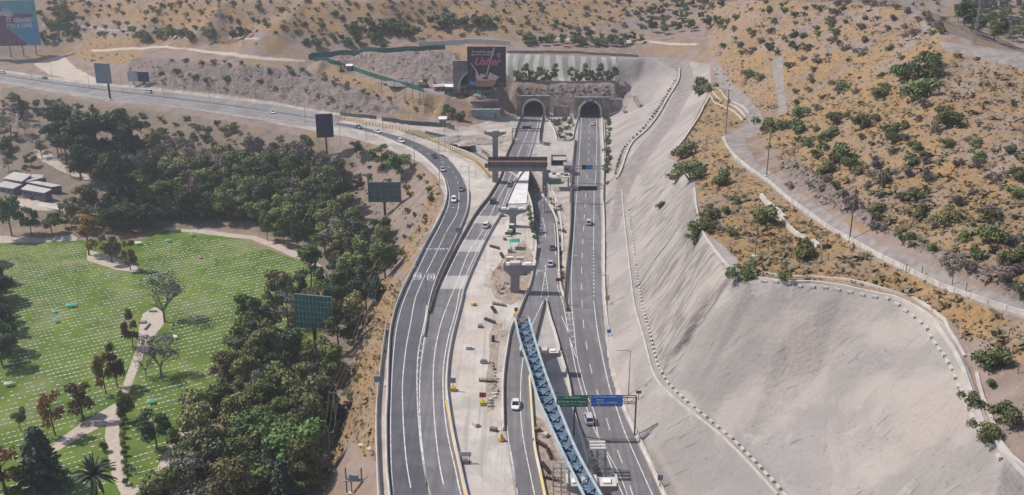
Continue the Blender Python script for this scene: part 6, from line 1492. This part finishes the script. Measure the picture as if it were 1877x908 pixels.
def plant(kind, px, py, h, label=None, group=None, w=None, pos=None, nv=3):
    """h: height in metres; w: crown width relative to the kind's own"""
    global NT
    shape, mk, nl, sz, nm, words = KINDS_[kind]
    cm_, tm = proto(shape, mk, nl, sz, NT % nv + {'tall': 3, 'round': 20, 'oval': 30, 'cone': 40, 'bush': 50, 'hedge': 60}[shape]); NT += 1
    p = pos or G(px, py); w = w or rv.uniform(.9, 1.12)
    t = thing(nm, label or words, 'bush' if 'bush' in nm or 'shrub' in nm else 'tree', (p.x, p.y, p.z - .05 * h), rv.uniform(0, 6.28), group)
    t.scale = (h * w, h * w, h)
    VEG.append((t, label is None or group is not None, words, p, group))
    for n_, m_ in (('crown', cm_), ('trunk', tm)):
        o = bpy.data.objects.new(n_, m_); C.objects.link(o); o.parent = t
    return t
def plant_px(kind, px, pb, pt, hw=None, label=None, group=None):
    p = G(px, pb); h = max(.8, ztop(p, pt) - p.z); w = None
    if hw:
        base_w = {'tall': .33, 'round': .42, 'oval': .30, 'cone': .33, 'bush': .75, 'hedge': .45}[KINDS_[kind][0]]
        w = max(.5, min(2.2, (hw / scale_at(p)) / (h * base_w)))
    return plant(kind, px, pb, h, label, group, w, pos=p)
# -- trees one can tell apart
EXPL = [
 ('dark', 150, 305, 183, 40, 'huge dark evergreen with the broadest crown, upper left of the woods'), ('darkr', 240, 305, 208, 34, 'dark green rounded tree just right of the huge evergreen'),
 ('dark', 122, 300, 192, 34, 'dark evergreen crowding the left side of the huge one'), ('dark', 182, 303, 190, 36, 'dark evergreen between the huge one and the rounded one'), ('dark', 212, 296, 200, 32, 'dark evergreen at the top right of the dark cluster'), ('darkr', 150, 330, 240, 36, 'lower dark evergreen in front of the huge one'),
 ('euc', 108, 290, 208, 22, 'olive tree leaning out left of the huge dark evergreen'), ('dark', 205, 402, 276, 30, 'towering dark tree right of the farm sheds'), ('dark', 240, 398, 288, 24, 'second towering dark tree, slightly shorter, right of farm sheds'),
 ('euc', 287, 388, 268, 22, 'tall grey olive tree with bare trunk right of towering pair'), ('roundb', 165, 400, 332, 24, 'brownish tree directly beside the white farm sheds'),
 ('autumn', 163, 468, 388, 26, 'large orange brown tree at the top of the cemetery path'), ('autumnd', 205, 482, 418, 18, 'reddish tree right of the large orange brown one'), ('autumnd', 240, 496, 438, 14, 'small reddish tree at lower end of upper path'),
 ('cone', 42, 222, 168, 9, 'narrow conifer on the slope at far left'), ('greyt', 20, 250, 202, 22, 'pale grey tree at the left edge of slope'), ('green', 22, 432, 352, 30, 'big fresh green tree at left edge by the lawn'),
 ('green', 58, 432, 376, 20, 'middle fresh green tree between sheds and lawn'), ('roundo', 96, 430, 390, 22, 'olive tree right of the fresh green pair near lawn'), ('green', 490, 442, 384, 14, 'green tree left of the trio at the upper lawn corner'),
 ('roundo', 520, 450, 396, 14, 'olive middle tree of the trio at upper lawn corner'), ('darkr', 546, 458, 400, 13, 'dark right tree of the trio at upper lawn corner'),
 ('autumnd', 243, 636, 566, 15, 'reddish tree left of the paved memorial plaza'), ('autumn', 195, 722, 645, 18, 'orange brown tree on the lawn left of lower path'), ('autumnd', 215, 710, 628, 18, 'dark reddish tree behind the orange brown one near path'),
 ('autumnd', 152, 768, 700, 27, 'round reddish dark tree left of the path fork'), ('autumn', 102, 798, 714, 22, 'tall orange tree at left lawn above the conifer'), ('ovald', 288, 826, 744, 27, 'egg shaped dark tree alone on the right lawn'),
 ('cone', 80, 893, 768, 56, 'large spreading conifer at bottom left of cemetery'), ('autumn', 12, 905, 815, 42, 'broad orange brown tree in bottom left corner'), ('roundo', 38, 790, 745, 16, 'small olive tree at left lawn edge near conifer'),
 ('darkr', 447, 622, 583, 14, 'small dark tree at lawn edge left of big green billboard'), ('roundo', 232, 768, 716, 20, 'olive tree shading the path fork'), ('euc', 510, 590, 492, 22, 'dark tall tree standing forward at the right lawn edge'),
 ('green', 560, 902, 870, 30, 'bright green round tree at bottom edge of the belt'), ('green', 700, 306, 264, 26, 'green tree on the rubble slope inside the bend, left of pair'), ('green', 735, 330, 275, 28, 'largest green tree on the rubble slope inside the bend'),
 ('darkr', 655, 290, 255, 14, 'small dark tree right of tall dark billboard'), ('roundo', 652, 345, 320, 14, 'small round tree alone on rubble slope'), ('green', 822, 219, 190, 16, 'fresh green tree below the site huts'), ('thorn', 842, 222, 200, 16, 'yellowish bush right of the fresh green tree by huts')]
for k, px, pb, pt, hw, lab in EXPL: plant_px(k, px, pb, pt, hw, lab)
def bare_tree(label, px, pb, pt, mk='grey', leaves=900, seed=1):
    p = G(px, pb); h = ztop(p, pt) - p.z; t = thing('bare_tree', label, 'tree', p, 0); mb = bare_mb(seed); o = mb.build('trunk', mat('bark_pale', (.17, .15, .13), .9, var=.2)); o.parent = t; o.scale = (h,) * 3
    V_, F_ = crown_np('round', leaves, .028, seed + 70); c = bpy.data.objects.new('crown', mesh_np('crown', V_, F_, LM[mk])); C.objects.link(c); c.parent = t; c.scale = (h * 1.1, h * 1.1, h)
bare_tree('large sparse grey tree over the top of memorial plaza', 302, 590, 496, seed=1); bare_tree('wide sparse grey tree below the memorial plaza', 296, 690, 606, seed=2, leaves=1300); bare_tree('smaller sparse grey tree between plaza and lower path', 268, 690, 640, seed=3, leaves=500)
# palm
pp = G(183, 940); pt_ = thing('palm_tree', 'large date palm at the bottom edge of the cemetery', 'palm tree', pp); hp = ztop(pp, 872) - pp.z
MB().tube((0, 0, -.2), (0, 0, hp), .42, .34, 10).build('trunk', BARK, pt_)
fm = MB(); rp = random.Random(4)
for i in range(80):
    a = rp.uniform(0, 6.28); el = rp.uniform(-.35, 1.35); L = rp.uniform(4.6, 5.8); prev = Vector((0, 0, hp)); d = Vector((math.cos(a) * math.cos(el), math.sin(a) * math.cos(el), math.sin(el)))
    sd = Vector((-math.sin(a), math.cos(a), 0))
    for k in range(7):
        q = prev + d * (L / 7); d = (d + Vector((0, 0, -.16))).normalized(); w0, w1 = .42 * math.sin(.45 + k * .38), .42 * math.sin(.45 + (k + 1) * .38)
        for s_ in (-1, 1): fm.add([prev, q, q + sd * s_ * max(w1, .05) - Vector((0, 0, .18)), prev + sd * s_ * max(w0, .05) - Vector((0, 0, .18))], [(0, 1, 2, 3)])
        prev = q
fm.build('fronds', LM['conif'], pt_)
# -- scattered growth: every tree and bush is its own object
def scatter(poly, n, kinds, h0, h1, mind, label_tail, group, seed, dens=None, nv=3):
    rs = random.Random(seed); xs = [p[0] for p in poly]; ys = [p[1] for p in poly]; got = []; tries = 0
    while len(got) < n and tries < n * 40:
        tries += 1; x, y = rs.uniform(min(xs), max(xs)), rs.uniform(min(ys), max(ys))
        if not inpoly(np.array([x]), np.array([y]), poly)[0]: continue
        if any(a < x < b and c < y < d for a, b, c, d in ((530, 622, 600, 672), (672, 740, 374, 440))): continue
        p = G(x, y)
        if any((p - q).length < mind for q in got): continue
        got.append(p); k = rs.choice(kinds); h = rs.uniform(h0, h1)
        plant(k, x, y, h, KINDS_[k][5] + ' ' + label_tail, group, pos=p, nv=nv)
    return got
BELT = [(440, 640), (500, 590), (560, 540), (585, 470), (690, 400), (738, 410), (735, 450), (700, 530), (665, 600), (650, 680), (620, 740), (600, 800), (585, 870), (540, 940), (470, 960), (300, 960), (330, 850), (370, 790), (410, 730)]
scatter(BELT, 128, ['euc', 'eucb', 'roundo', 'roundb', 'euc', 'euc', 'eucb', 'green', 'darkr', 'greyt', 'cone'], 7, 18, 4.0, 'in the dense belt between lawn and highway', 'trees of the dense belt', 21)
scatter([(300, 405), (420, 412), (560, 440), (600, 470), (640, 400), (620, 340), (560, 330), (480, 330), (340, 330), (250, 360), (260, 400)], 85, ['euc', 'eucb', 'darkr', 'roundo', 'mauvet', 'roundb', 'roundo'], 11, 18, 6, 'in the wood above the lawn', 'trees of the wood above the lawn', 22)
scatter([(300, 395), (480, 385), (560, 405), (480, 402), (330, 408)], 20, ['green', 'roundo'], 8, 11, 5, 'in the pale row above the lawn path', 'tree row above the lawn path', 23)
scatter([(130, 290), (250, 280), (400, 290), (560, 300), (620, 330), (480, 330), (250, 350), (130, 330)], 75, ['mauvet', 'mauvet', 'greyt', 'roundb', 'darkr'], 7, 14, 6, 'on the shaded slope above the wood', 'trees on the shaded slope', 24)
scatter([(0, 200), (130, 235), (130, 300), (90, 330), (0, 320)], 20, ['mauvet', 'greyt', 'roundb', 'darkb', 'roundo'], 5, 9, 8, 'on the slope behind the farm sheds', 'trees behind the farm sheds', 25)
scatter([(125, 402), (290, 398), (300, 416), (262, 430), (140, 430)], 16, ['darkr', 'roundo', 'roundb', 'darkr'], 9, 13, 5, 'along the shaded top edge of the lawn', 'trees at the shaded lawn top', 61)
scatter([(120, 380), (150, 400), (130, 425), (100, 425), (110, 395)], 5, ['roundb', 'mauvet'], 5, 7, 6, 'between farm sheds and the lawn path', 'trees below the farm sheds', 26)
scatter([(0, 205), (0, 180), (200, 205), (344, 225), (560, 262), (600, 300), (480, 300), (300, 260)], 85, ['darkb', 'greyb', 'roundo', 'mauvet', 'thorn'], 2.0, 5.5, 6, 'on the bank below the far road', 'bushes below the far road', 27)
scatter([(640, 300), (700, 310), (790, 330), (800, 370), (770, 430), (735, 480), (700, 420), (690, 350), (640, 340)], 26, ['thorn', 'greyb', 'darkb', 'thorng'], 1.5, 3.2, 5, 'on the rubble slope inside the road bend', 'bushes on the rubble slope', 28)
scatter([(-10, 540), (8, 540), (10, 700), (-10, 700)], 6, ['darkr'], 11, 14, 6, 'at the left frame edge of the lawn', 'dark trees at left lawn edge', 29)
scatter([(-60, 480), (-8, 470), (-10, 640), (-60, 660)], 7, ['darkr', 'dark'], 13, 17, 8, 'just outside the left edge casting shade on the lawn', 'dark trees at left lawn edge', 30)
scatter([(640, 760), (675, 640), (690, 560), (705, 500), (690, 520), (655, 640), (625, 760), (600, 850), (610, 860)], 22, ['greyb', 'darkb', 'greyb'], 1.2, 2.6, 3, 'along the foot of the dry strip', 'bushes along the dry strip', 31)
# right hill, one by one
RB = [(1253, 290, 24, 0), (1240, 330, 16, 0), (1268, 330, 26, 1), (1322, 340, 22, 1), (1300, 402, 18, 0), (1297, 422, 18, 0), (1398, 410, 28, 1), (1280, 432, 20, 0), (1274, 448, 15, 0), (1474, 474, 26, 1), (1360, 512, 24, 1), (1438, 515, 13, 1),
      (1330, 392, 12, 0), (1350, 372, 12, 0), (1344, 432, 13, 0), (1210, 382, 10, 2), (1405, 243, 20, 1), (1436, 238, 14, 0), (1462, 243, 18, 1), (1468, 216, 16, 1), (1532, 226, 17, 1), (1520, 254, 17, 0), (1478, 265, 12, 0), (1582, 234, 20, 1),
      (1496, 290, 12, 0), (1536, 300, 28, 1), (1562, 312, 16, 0), (1512, 318, 20, 0), (1615, 335, 22, 2), (1640, 262, 16, 1), (1638, 244, 14, 1), (1540, 170, 17, 1), (1610, 180, 16, 0), (1680, 184, 32, 1), (1692, 140, 30, 1), (1655, 146, 22, 1), (1700, 112, 14, 1), (1740, 232, 22, 0),
      (1730, 212, 14, 0), (1792, 307, 12, 2), (1757, 300, 8, 2), (1682, 368, 18, 1), (1690, 388, 14, 0), (1735, 410, 22, 0), (1815, 446, 26, 0), (1862, 480, 22, 0), (1812, 405, 16, 0), (1668, 302, 12, 0), (1700, 330, 14, 2), (1560, 382, 16, 2), (1690, 290, 10, 0),
      (1812, 676, 34, 1), (1780, 744, 19, 0), (1804, 808, 25, 0), (1816, 708, 12, 0), (1852, 772, 30, 0), (1866, 330, 16, 0), (1285, 172, 22, 0), (1300, 168, 12, 0), (1372, 143, 12, 0), (1410, 92, 10, 0), (1390, 148, 10, 0), (1446, 125, 9, 0), (1590, 345, 10, 2), (1450, 345, 10, 2), (1600, 420, 10, 2)]
for i, (x, y, hw, k) in enumerate(RB):
    p = G(x, y); r_m = hw / scale_at(p); h = r_m * 1.65; kd = ('thorn', 'thorng', 'greyb')[k]
    plant(kd, x, y, h, KINDS_[kd][5] + (' on the grassy hill right of the cut slope'), 'bushes on the grassy right hill', 1.0, pos=p)
scatter([(1440, 110), (1600, 100), (1700, 100), (1740, 180), (1877, 280), (1877, 540), (1760, 500), (1600, 420), (1450, 320), (1440, 200)], 95, ['thorn', 'greyb', 'greyb', 'darkb'], 1.3, 3.2, 4, 'scattered on the upper right hillside', 'small bushes on the upper right hillside', 33)
scatter([(1300, 60), (1400, 0), (1730, 0), (1735, 75), (1600, 100), (1440, 110), (1330, 100)], 85, ['greyb', 'darkb', 'thorn', 'greyb'], 1.8, 3.8, 5, 'dotting the pale ridge at top right', 'bushes on the pale ridge', 34)
scatter([(1190, 0), (1330, 0), (1320, 60), (1250, 70), (1190, 60)], 34, ['roundo', 'darkr', 'roundb'], 5, 8, 6, 'in the green gully at upper right centre', 'trees in the green gully', 35)
scatter([(1775, 0), (1877, 0), (1900, 80), (1800, 75), (1740, 30)], 46, ['roundo', 'darkr', 'roundo'], 7, 11, 8, 'in the far wood beyond the ridge', 'trees in the far wood', 36)
# hill behind the tunnels
scatter([(75, 0), (1190, 0), (1180, 60), (1000, 66), (560, 70), (300, 60), (80, 80)], 260, ['greyb', 'darkb', 'thorn', 'mauvet', 'greyb'], 1.4, 3.8, 5, 'on the orange hillside behind the tunnels', 'bushes on the hillside behind the tunnels', 37)
for (x0, y0, x1, y1, n, sd) in ((640, 55, 750, 68, 14, 1), (560, 76, 700, 86, 12, 2), (960, 76, 1180, 86, 20, 3), (240, 62, 460, 74, 14, 4), (70, 20, 150, 80, 16, 5), (800, 40, 850, 52, 5, 6), (640, 40, 900, 60, 10, 7)):
    scatter([(x0, y0), (x1, y0), (x1, y1), (x0, y1)], n, ['roundo', 'darkb', 'darkr'], 4.5, 7.5, 5, 'in a green thicket at the foot of the back hill', 'thickets at the foot of the back hill', 50 + sd)
scatter([(600, 140), (700, 175), (800, 205), (790, 212), (560, 140), (300, 112), (400, 112), (560, 128)], 26, ['darkb', 'greyb', 'thorn'], 1.5, 3.2, 6, 'along the lip of the dark rock face', 'bushes along the rock face', 41)
scatter([(250, 150), (560, 180), (640, 195), (560, 160), (300, 130)], 16, ['darkb', 'mauvet'], 2, 4, 9, 'clinging to the dark rock face', 'bushes along the rock face', 42)
# planting on the ledge and along the roads
for i in range(34):
    x = 946 + i * 5.5
    if 1020 < x < 1040: continue
    plant_px(('roundo', 'darkb', 'green', 'euc', 'darkb')[i % 5], x, 149.5, 149.5 - (24, 13, 20, 34, 10)[i % 5], (7, 7, 6, 8, 7)[i % 5], 'young tree on the planted ledge above the ' + ('left' if x < 1030 else 'right') + ' tunnel', 'young trees on the tunnel ledge')
scatter([(1000, 218), (1010, 224), (1020, 240), (1024, 256), (1045, 256), (1052, 238), (1058, 218)], 30, ['thorn', 'thorng', 'darkb', 'greyb'], .8, 2.4, 1.8, 'on the island between the tunnel roads', 'shrubs on the island between tunnel roads', 43)
scatter([(1111, 216), (1117, 218), (1116, 340), (1111, 345)], 24, ['thorng', 'thorn', 'darkb'], 1.2, 2.6, 2.0, 'in the planted strip right of the highway', 'shrubs in the strip right of highway', 44)
for i in range(7): plant_px('green' if i % 2 else 'roundo', 969 + i * 1.8, 392 + i * 9, 392 + i * 9 - 17, 6, 'round green shrub in the row between yard and sunken ramp', 'shrub row beside the sunken ramp')
scatter([(1010, 366), (1018, 366), (1036, 400), (1030, 440), (1034, 520), (1028, 520), (1026, 440), (1026, 410)], 18, ['thorng', 'thorn', 'greyb'], .9, 2.0, 2.2, 'in the narrow strip right of the ramp', 'shrubs in the strip right of the ramp', 45)
gl_ = gline([(1241, 150), (1222, 183), (1203, 213), (1180, 242), (1155, 266), (1142, 290), (1134, 320)], 3.6)
for p in gl_: plant('darkb' if rv.random() < .6 else 'greyb', 0, 0, rv.uniform(.9, 1.6), 'low shrub growing against the wall of the bent track', 'shrubs along the bent track', .8, pos=p - Vector((1.2, 0, 0)))
for i in range(9): plant_px('hedge', 223 + i * 1.0, 752 + i * 17, 752 + i * 17 - 15, 6, 'clipped hedge clump lining the right side of the cemetery path', 'hedge clumps along the cemetery path')
for i in range(2): plant_px('hedge', 191 + i * 3, 828 + i * 30, 808 + i * 30, 7, ('upper', 'lower')[i] + ' hedge clump left of the cemetery path')
# low dry scrub, far too much to count
rs = np.random.RandomState(77); V_all = []; F_all = []; off_ = 0
cand = np.argwhere((m_orange + m_rock * .6 > .35) & (m_conc < .05) & (m_track < .05) & (m_corr < .05) & (m_path < .05) & (flat < .5)); sel = cand[rs.choice(len(cand), 11000, replace=False)]
for (i, j) in sel:
    x, y, z = GX[i, j], GY[i, j], GZ[i, j]
    n_ = 6; r = rs.uniform(.2, .6) * (1 + 1.6 * (rs.rand() < .2))
    if rs.rand() < .35 or True:
        q = rs.normal(size=(n_, 3)) * np.array([r, r, r * .35]) * .5 + np.array([x, y, z + r * .35]); V_, F_ = cloud(q, np.tile([0, 0, 1.0], (n_, 1)), r * .8, rs)
        V_all.append(V_); F_all.append(F_ + off_); off_ += len(V_)
sc_me = mesh_np('dry_scrub', np.concatenate(V_all), np.concatenate(F_all), mat('scrub_mixed', (.25, .175, .10), .9, var=0, scale=.25, col2=(.125, .125, .065)))
so = bpy.data.objects.new('dry_scrub', sc_me); C.objects.link(so); tag(so, 'low dry scrub dotted over the hillsides', 'scrub', kind='stuff')
# rocks
rs2 = random.Random(5)
rk = []
for s_ in range(4):
    b = MB(); n = 8; vs = []
    for k in range(4):
        for i in range(n):
            a = 6.283 * i / n; f = math.sin(math.pi * (k + .4) / 4.2); vs.append((math.cos(a) * f * rs2.uniform(.7, 1.1), math.sin(a) * f * rs2.uniform(.7, 1.1), -math.cos(math.pi * (k + .4) / 4.2) * .7 * rs2.uniform(.85, 1.1)))
    b.add(vs, [(k * n + i, k * n + (i + 1) % n, (k + 1) * n + (i + 1) % n, (k + 1) * n + i) for k in range(3) for i in range(n)] + [tuple(range(n - 1, -1, -1)), tuple(3 * n + i for i in range(n))])
    o = b.build('rock', mat('rock_grey', (.24, .20, .18), .95, var=.3, scale=1.5)); rk.append(o.data); bpy.data.objects.remove(o)
for poly, n, r0, r1, lab, grp in (([(640, 350), (700, 330), (740, 360), (750, 420), (700, 410)], 90, .4, 1.1, 'grey boulder in the rubble field around green billboard back', 'boulders of the rubble field'),
                                  ([(1350, 110), (1345, 160), (1310, 150), (1300, 120)], 16, .5, 1.3, 'pale boulder beside the track above the right tunnel', 'boulders by the upper track'),
                                  ([(1440, 305), (1560, 340), (1620, 420), (1500, 370)], 24, .4, 1.1, 'pale boulder above the white hillside wall', 'boulders above the hillside wall'),
                                  ([(945, 158), (1010, 156), (1120, 158), (1125, 172), (950, 172)], 36, .5, 1.3, 'pinkish boulder on the shelf just above the tunnel mouths', 'boulders above the tunnel mouths')):
    for i in range(n):
        while True:
            x, y = rs2.uniform(min(p[0] for p in poly), max(p[0] for p in poly)), rs2.uniform(min(p[1] for p in poly), max(p[1] for p in poly))
            if inpoly(np.array([x]), np.array([y]), poly)[0]: break
        o = bpy.data.objects.new('rock', rs2.choice(rk)); C.objects.link(o); p = G(x, y); r = rs2.uniform(r0, r1); o.location = p; o.scale = (r, r * rs2.uniform(.7, 1.2), r * rs2.uniform(.6, 1)); o.rotation_euler = (rs2.uniform(-.4, .4), rs2.uniform(-.4, .4), rs2.uniform(0, 6)); tag(o, lab, 'rock', grp)

# say where each plant stands: nearest landmark in the photo, which side of it, and how close
LMK = [(705, 352, 'ribbed green billboard back'), (577, 570, 'big lattice billboard back'), (595, 230, 'tall dark billboard'), (188, 135, 'blank grey billboard'), (254, 140, 'paired billboards'), (60, 345, 'farm sheds'), (150, 240, 'huge dark evergreen'), (220, 340, 'towering dark tree pair'),
       (163, 430, 'large orange brown tree'), (565, 485, 'upper right lawn corner'), (430, 428, 'upper lawn path'), (300, 424, 'upper lawn edge'), (447, 600, 'small dark lawn tree'), (405, 705, 'side path end'), (640, 725, 'utility poles'), (650, 885, 'transformer frame'), (670, 595, 'second utility pole'), (696, 515, 'highest utility pole'),
       (560, 885, 'bright green round tree'), (340, 790, 'lower side path'), (30, 43, 'teal drink billboard'), (408, 50, 'lattice pylon'), (575, 108, 'upper hoarding corner'), (700, 97, 'upper green hoarding'), (892, 123, 'chocolate drink billboard'), (1123, 74, 'white double hill sign'), (1040, 151, 'planted ledge'),
       (975, 200, 'left tunnel mouth'), (1080, 200, 'right tunnel mouth'), (1330, 205, 'crossarm pole'), (1405, 285, 'middle hill pole'), (1557, 390, 'lower hill pole'), (1425, 160, 'steep dirt path'), (1420, 395, 'white wall fragments'), (1384, 430, 'thin hillside post'), (1345, 510, 'crest corner'), (1270, 380, 'left crest edge'), (1240, 305, 'rounded crest top'),
       (1690, 120, 'big green bush column'), (1680, 180, 'widest hill bush'), (1785, 40, 'ridge mast'), (1735, 85, 'ridge track bend'), (1877, 200, 'grey rock patch edge'), (1800, 250, 'grey rock patch'), (1540, 295, 'large thorn clump'), (1690, 375, 'lower thorn pair'), (1815, 435, 'dark hill bush'), (1810, 660, 'lower right crest bush'),
       (1650, 20, 'pale ridge track'), (1400, 20, 'ridge top'), (1550, 100, 'ridge middle'), (1250, 30, 'green gully'), (850, 60, 'back hill middle'), (640, 30, 'back hill left slope'), (1050, 30, 'back hill right slope'), (250, 30, 'back hill far left'), (500, 150, 'dark rock face'), (690, 190, 'right end of rock face'), (320, 140, 'left end of rock face'),
       (1030, 240, 'tunnel island'), (1113, 280, 'highway planting strip'), (975, 410, 'second viaduct pier'), (1030, 450, 'sunken ramp planting'), (230, 800, 'cemetery path'), (1190, 220, 'bent track'), (480, 260, 'slope below far road'), (350, 270, 'middle of upper slope'), (50, 220, 'far left slope'), (820, 205, 'site huts'), (480, 380, 'pale tree row'), (620, 400, 'right end of the wood'), (500, 760, 'lower belt'), (520, 680, 'middle belt'), (640, 470, 'upper belt')]
buck = {}
for (t, auto, words, p, grp) in VEG:
    if not auto: continue
    u, v = proj(p.x, p.y, p.z); d, nm, a, b = min(((u - a) ** 2 + ((v - b) * 1.4) ** 2, nm, a, b) for a, b, nm in LMK)
    du, dv = u - a, (v - b) * 1.4
    side = ('right of' if du > 0 else 'left of') if abs(du) > abs(dv) else ('below' if dv > 0 else 'above')
    buck.setdefault((words, nm, side), []).append((d, t))
for (words, nm, side), L in buck.items():
    L.sort(key=lambda q: q[0]); n = len(L)
    for i, (d, t) in enumerate(L):
        pre = [''] if n == 1 else [(o + ' nearest ').replace('first ', '') for o in 'first second third fourth fifth sixth seventh eighth ninth tenth eleventh twelfth thirteenth fourteenth fifteenth sixteenth seventeenth eighteenth'.split()][:n]
        t['label'] = words + ', ' + pre[min(i, len(pre) - 1)] + side + ' the ' + nm
# ---------------------------------------------------------------- cemetery
LAWN1 = [(-40, 452), (0, 452), (60, 448), (150, 448), (180, 482), (240, 505), (262, 520), (262, 445), (300, 428), (420, 434), (560, 488), (570, 520), (560, 600), (478, 655), (400, 735), (310, 835), (285, 880), (250, 930), (-40, 985)]
NOGO = [[(150, 455), (260, 490), (262, 512), (215, 500), (155, 480)], [(256, 560), (305, 558), (310, 600), (280, 640), (240, 735), (215, 735), (240, 650)], [(205, 735), (240, 735), (238, 800), (240, 900), (252, 930), (200, 930), (190, 790), (150, 810), (80, 840), (75, 820), (150, 770)]]
M_MARK = mat('grave_stone_pale', (.52, .51, .45), .7, var=.25, scale=.2)
mk = MB().box((0, 0, .05), (.86, .42, .12)).build('grave_marker', M_MARK); mk_me = mk.data; bpy.data.objects.remove(mk)
ang = R(33); ux, uy = math.cos(ang), math.sin(ang); rs = random.Random(9); spots = []
for i in range(-260, 260):
    for j in range(-90, 90):
        x = -150 + i * 1.32 * ux - j * 2.7 * uy; y = 260 + i * 1.32 * uy + j * 2.7 * ux
        if not (150 < y < 400 and -330 < x < -60): continue
        u, v = proj(x, y, -25)
        if u < -40 or u > 580 or v < 440 or v > 935: continue
        spots.append((x, y, u, v, (i * 7 + j * 13)))
ua = np.array([s[2] for s in spots]); va = np.array([s[3] for s in spots]); ok = inpoly(ua, va, LAWN1)
for n_ in NOGO: ok &= ~inpoly(ua, va, n_)
fn = vnoise(np.array([s[0] for s in spots]), np.array([s[1] for s in spots]), 9, 31)
spots = [s for s, k, f in zip(spots, ok, fn) if k and rs.random() > (.14 if f < .2 else .45)]
spots.sort(key=lambda s: s[1]); print('graves', len(spots))
rows_ = MB()
near = [s for s in spots if 5 < s[2] < 520 and s[3] < 902][:300]; nset = set(id(s) for s in near)
for s in spots:
    z = ground(s[0], s[1]); a = ang + rs.uniform(-.05, .05)
    if id(s) in nset:
        o = bpy.data.objects.new('grave_marker', mk_me); C.objects.link(o); o.location = (s[0], s[1], z); o.rotation_euler = (0, 0, a); o.scale = (rs.uniform(.65, 1.15), rs.uniform(.7, 1.2), 1); tag(o, 'small pale flat grave marker in the rows near the front of the lawn', 'grave marker', 'grave markers nearest the viewer')
    else: rows_.box((s[0] + rs.uniform(-.12, .12), s[1] + rs.uniform(-.15, .15), z + .05), (rs.uniform(.5, 1.0), rs.uniform(.3, .5), .12), a)
far_m = rows_.build('grave_markers', M_MARK); tag(far_m, 'rows of small pale grave markers filling the rest of the lawn', 'grave markers', kind='stuff')
def canopy(px, py, w, label, m=M_TEAL, h=1.0):
    p = G(px, py); t = thing('grave_canopy', label, 'canopy', p, R(20))
    MB().add([(-w / 2, -.8, h), (w / 2, -.8, h), (w / 2, .8, h + .1), (-w / 2, .8, h + .1), (0, 0, h + .4)], [(0, 1, 4), (1, 2, 4), (2, 3, 4), (3, 0, 4)]).build('cloth', m, t)
    for dx in (-w / 2, w / 2):
        for dy in (-.8, .8): MB().bar((dx, dy, 0), (dx, dy, h), .06).build('leg', M_STEEL, t)
for a in ((352, 433, 1.8, 'small teal grave canopy at upper right of the far lawn'), (309, 444, 1.8, 'small teal grave canopy left of the other on the far lawn'), (27, 521, 1.7, 'teal grave canopy near the left lawn edge'), (131, 563, 3.4, 'widest teal grave canopy on the left lawn'),
          (99, 574, 1.5, 'small teal canopy just below left of the widest one'), (103, 591, 1.5, 'lowest of three teal canopies on the left lawn'), (423, 622, 1.6, 'teal canopy on the right lawn by small dark tree'), (469, 602, 1.6, 'teal canopy half under the belt trees'), (277, 740, 1.8, 'teal canopy above the egg shaped tree')): canopy(*a)
canopy(254, 449, 2.4, 'white cloth canopy at shaded top of the lawn', M_WHITE); canopy(322, 622, 1.2, 'round white cover on the lawn right of memorial plaza', M_WHITE); canopy(16, 708, 2.2, 'pale memorial cover at the left lawn edge', M_CONCW)
canopy(367, 474, 1.2, 'pink covered flower stand on the far lawn', mat('pink_cloth', (.5, .15, .25), .7, var=.1), .8)
for i, (px, py, w, d, lab) in enumerate(((262, 618, 1.8, 1.0, 'low dark stone box at the lower left of memorial plaza'), (270, 600, .5, 4.5, 'dark stone bench strip along memorial plaza'), (281, 572, 2.6, .5, 'upper dark stone step of memorial plaza'), (262, 592, 2.0, 1.4, 'dark oval planter in memorial plaza'))):
    o = MB().box((0, 0, .3), (w, d, .6)).build('stone_bench', M_CONCD); o.location = G(px, py); tag(o, lab, 'stone bench')
bn = thing('notice_board', 'white framed board standing at the lower end of hedge', 'board', G(245, 868)); MB().box((0, 0, 1.1), (1.6, .1, 1.2)).build('panel', M_GREYP, bn)
for dx in (-.8, .8): MB().bar((dx, 0, 0), (dx, 0, 1.9), .12).build('post', M_WHITE, bn)
# litter and crates on the dry strip
for i, (px, py, lab) in enumerate(((663, 817, 'flat pale panel lying on dry strip left of road'), (678, 823, 'small pale sheet near the flat panel on dry strip'), (725, 489, 'tilted pale crate lying above the outer parapet'))):
    o = MB().box((0, 0, .15), (1.4, .9, .25)).build('loose_panel', M_CONCW); o.location = G(px, py); o.rotation_euler = (0.1, 0, i); tag(o, lab, 'panel')
# distant haze
hz = MB().box((0, 560, 85), (2200, 1500, 260)).build('haze', M_WHITE); hz.data.materials.clear()
hm = bpy.data.materials.new('haze_air'); hm.use_nodes = True; hm.node_tree.nodes.clear()
vo = hm.node_tree.nodes.new('ShaderNodeVolumePrincipled'); vo.inputs['Color'].default_value = (.86, .90, 1.0, 1); vo.inputs['Density'].default_value = HAZE; vo.inputs['Anisotropy'].default_value = .2
ho = hm.node_tree.nodes.new('ShaderNodeOutputMaterial'); hm.node_tree.links.new(vo.outputs[0], ho.inputs['Volume']); hz.data.materials.append(hm); tag(hz, 'thin pale air haze', 'haze', kind='stuff')
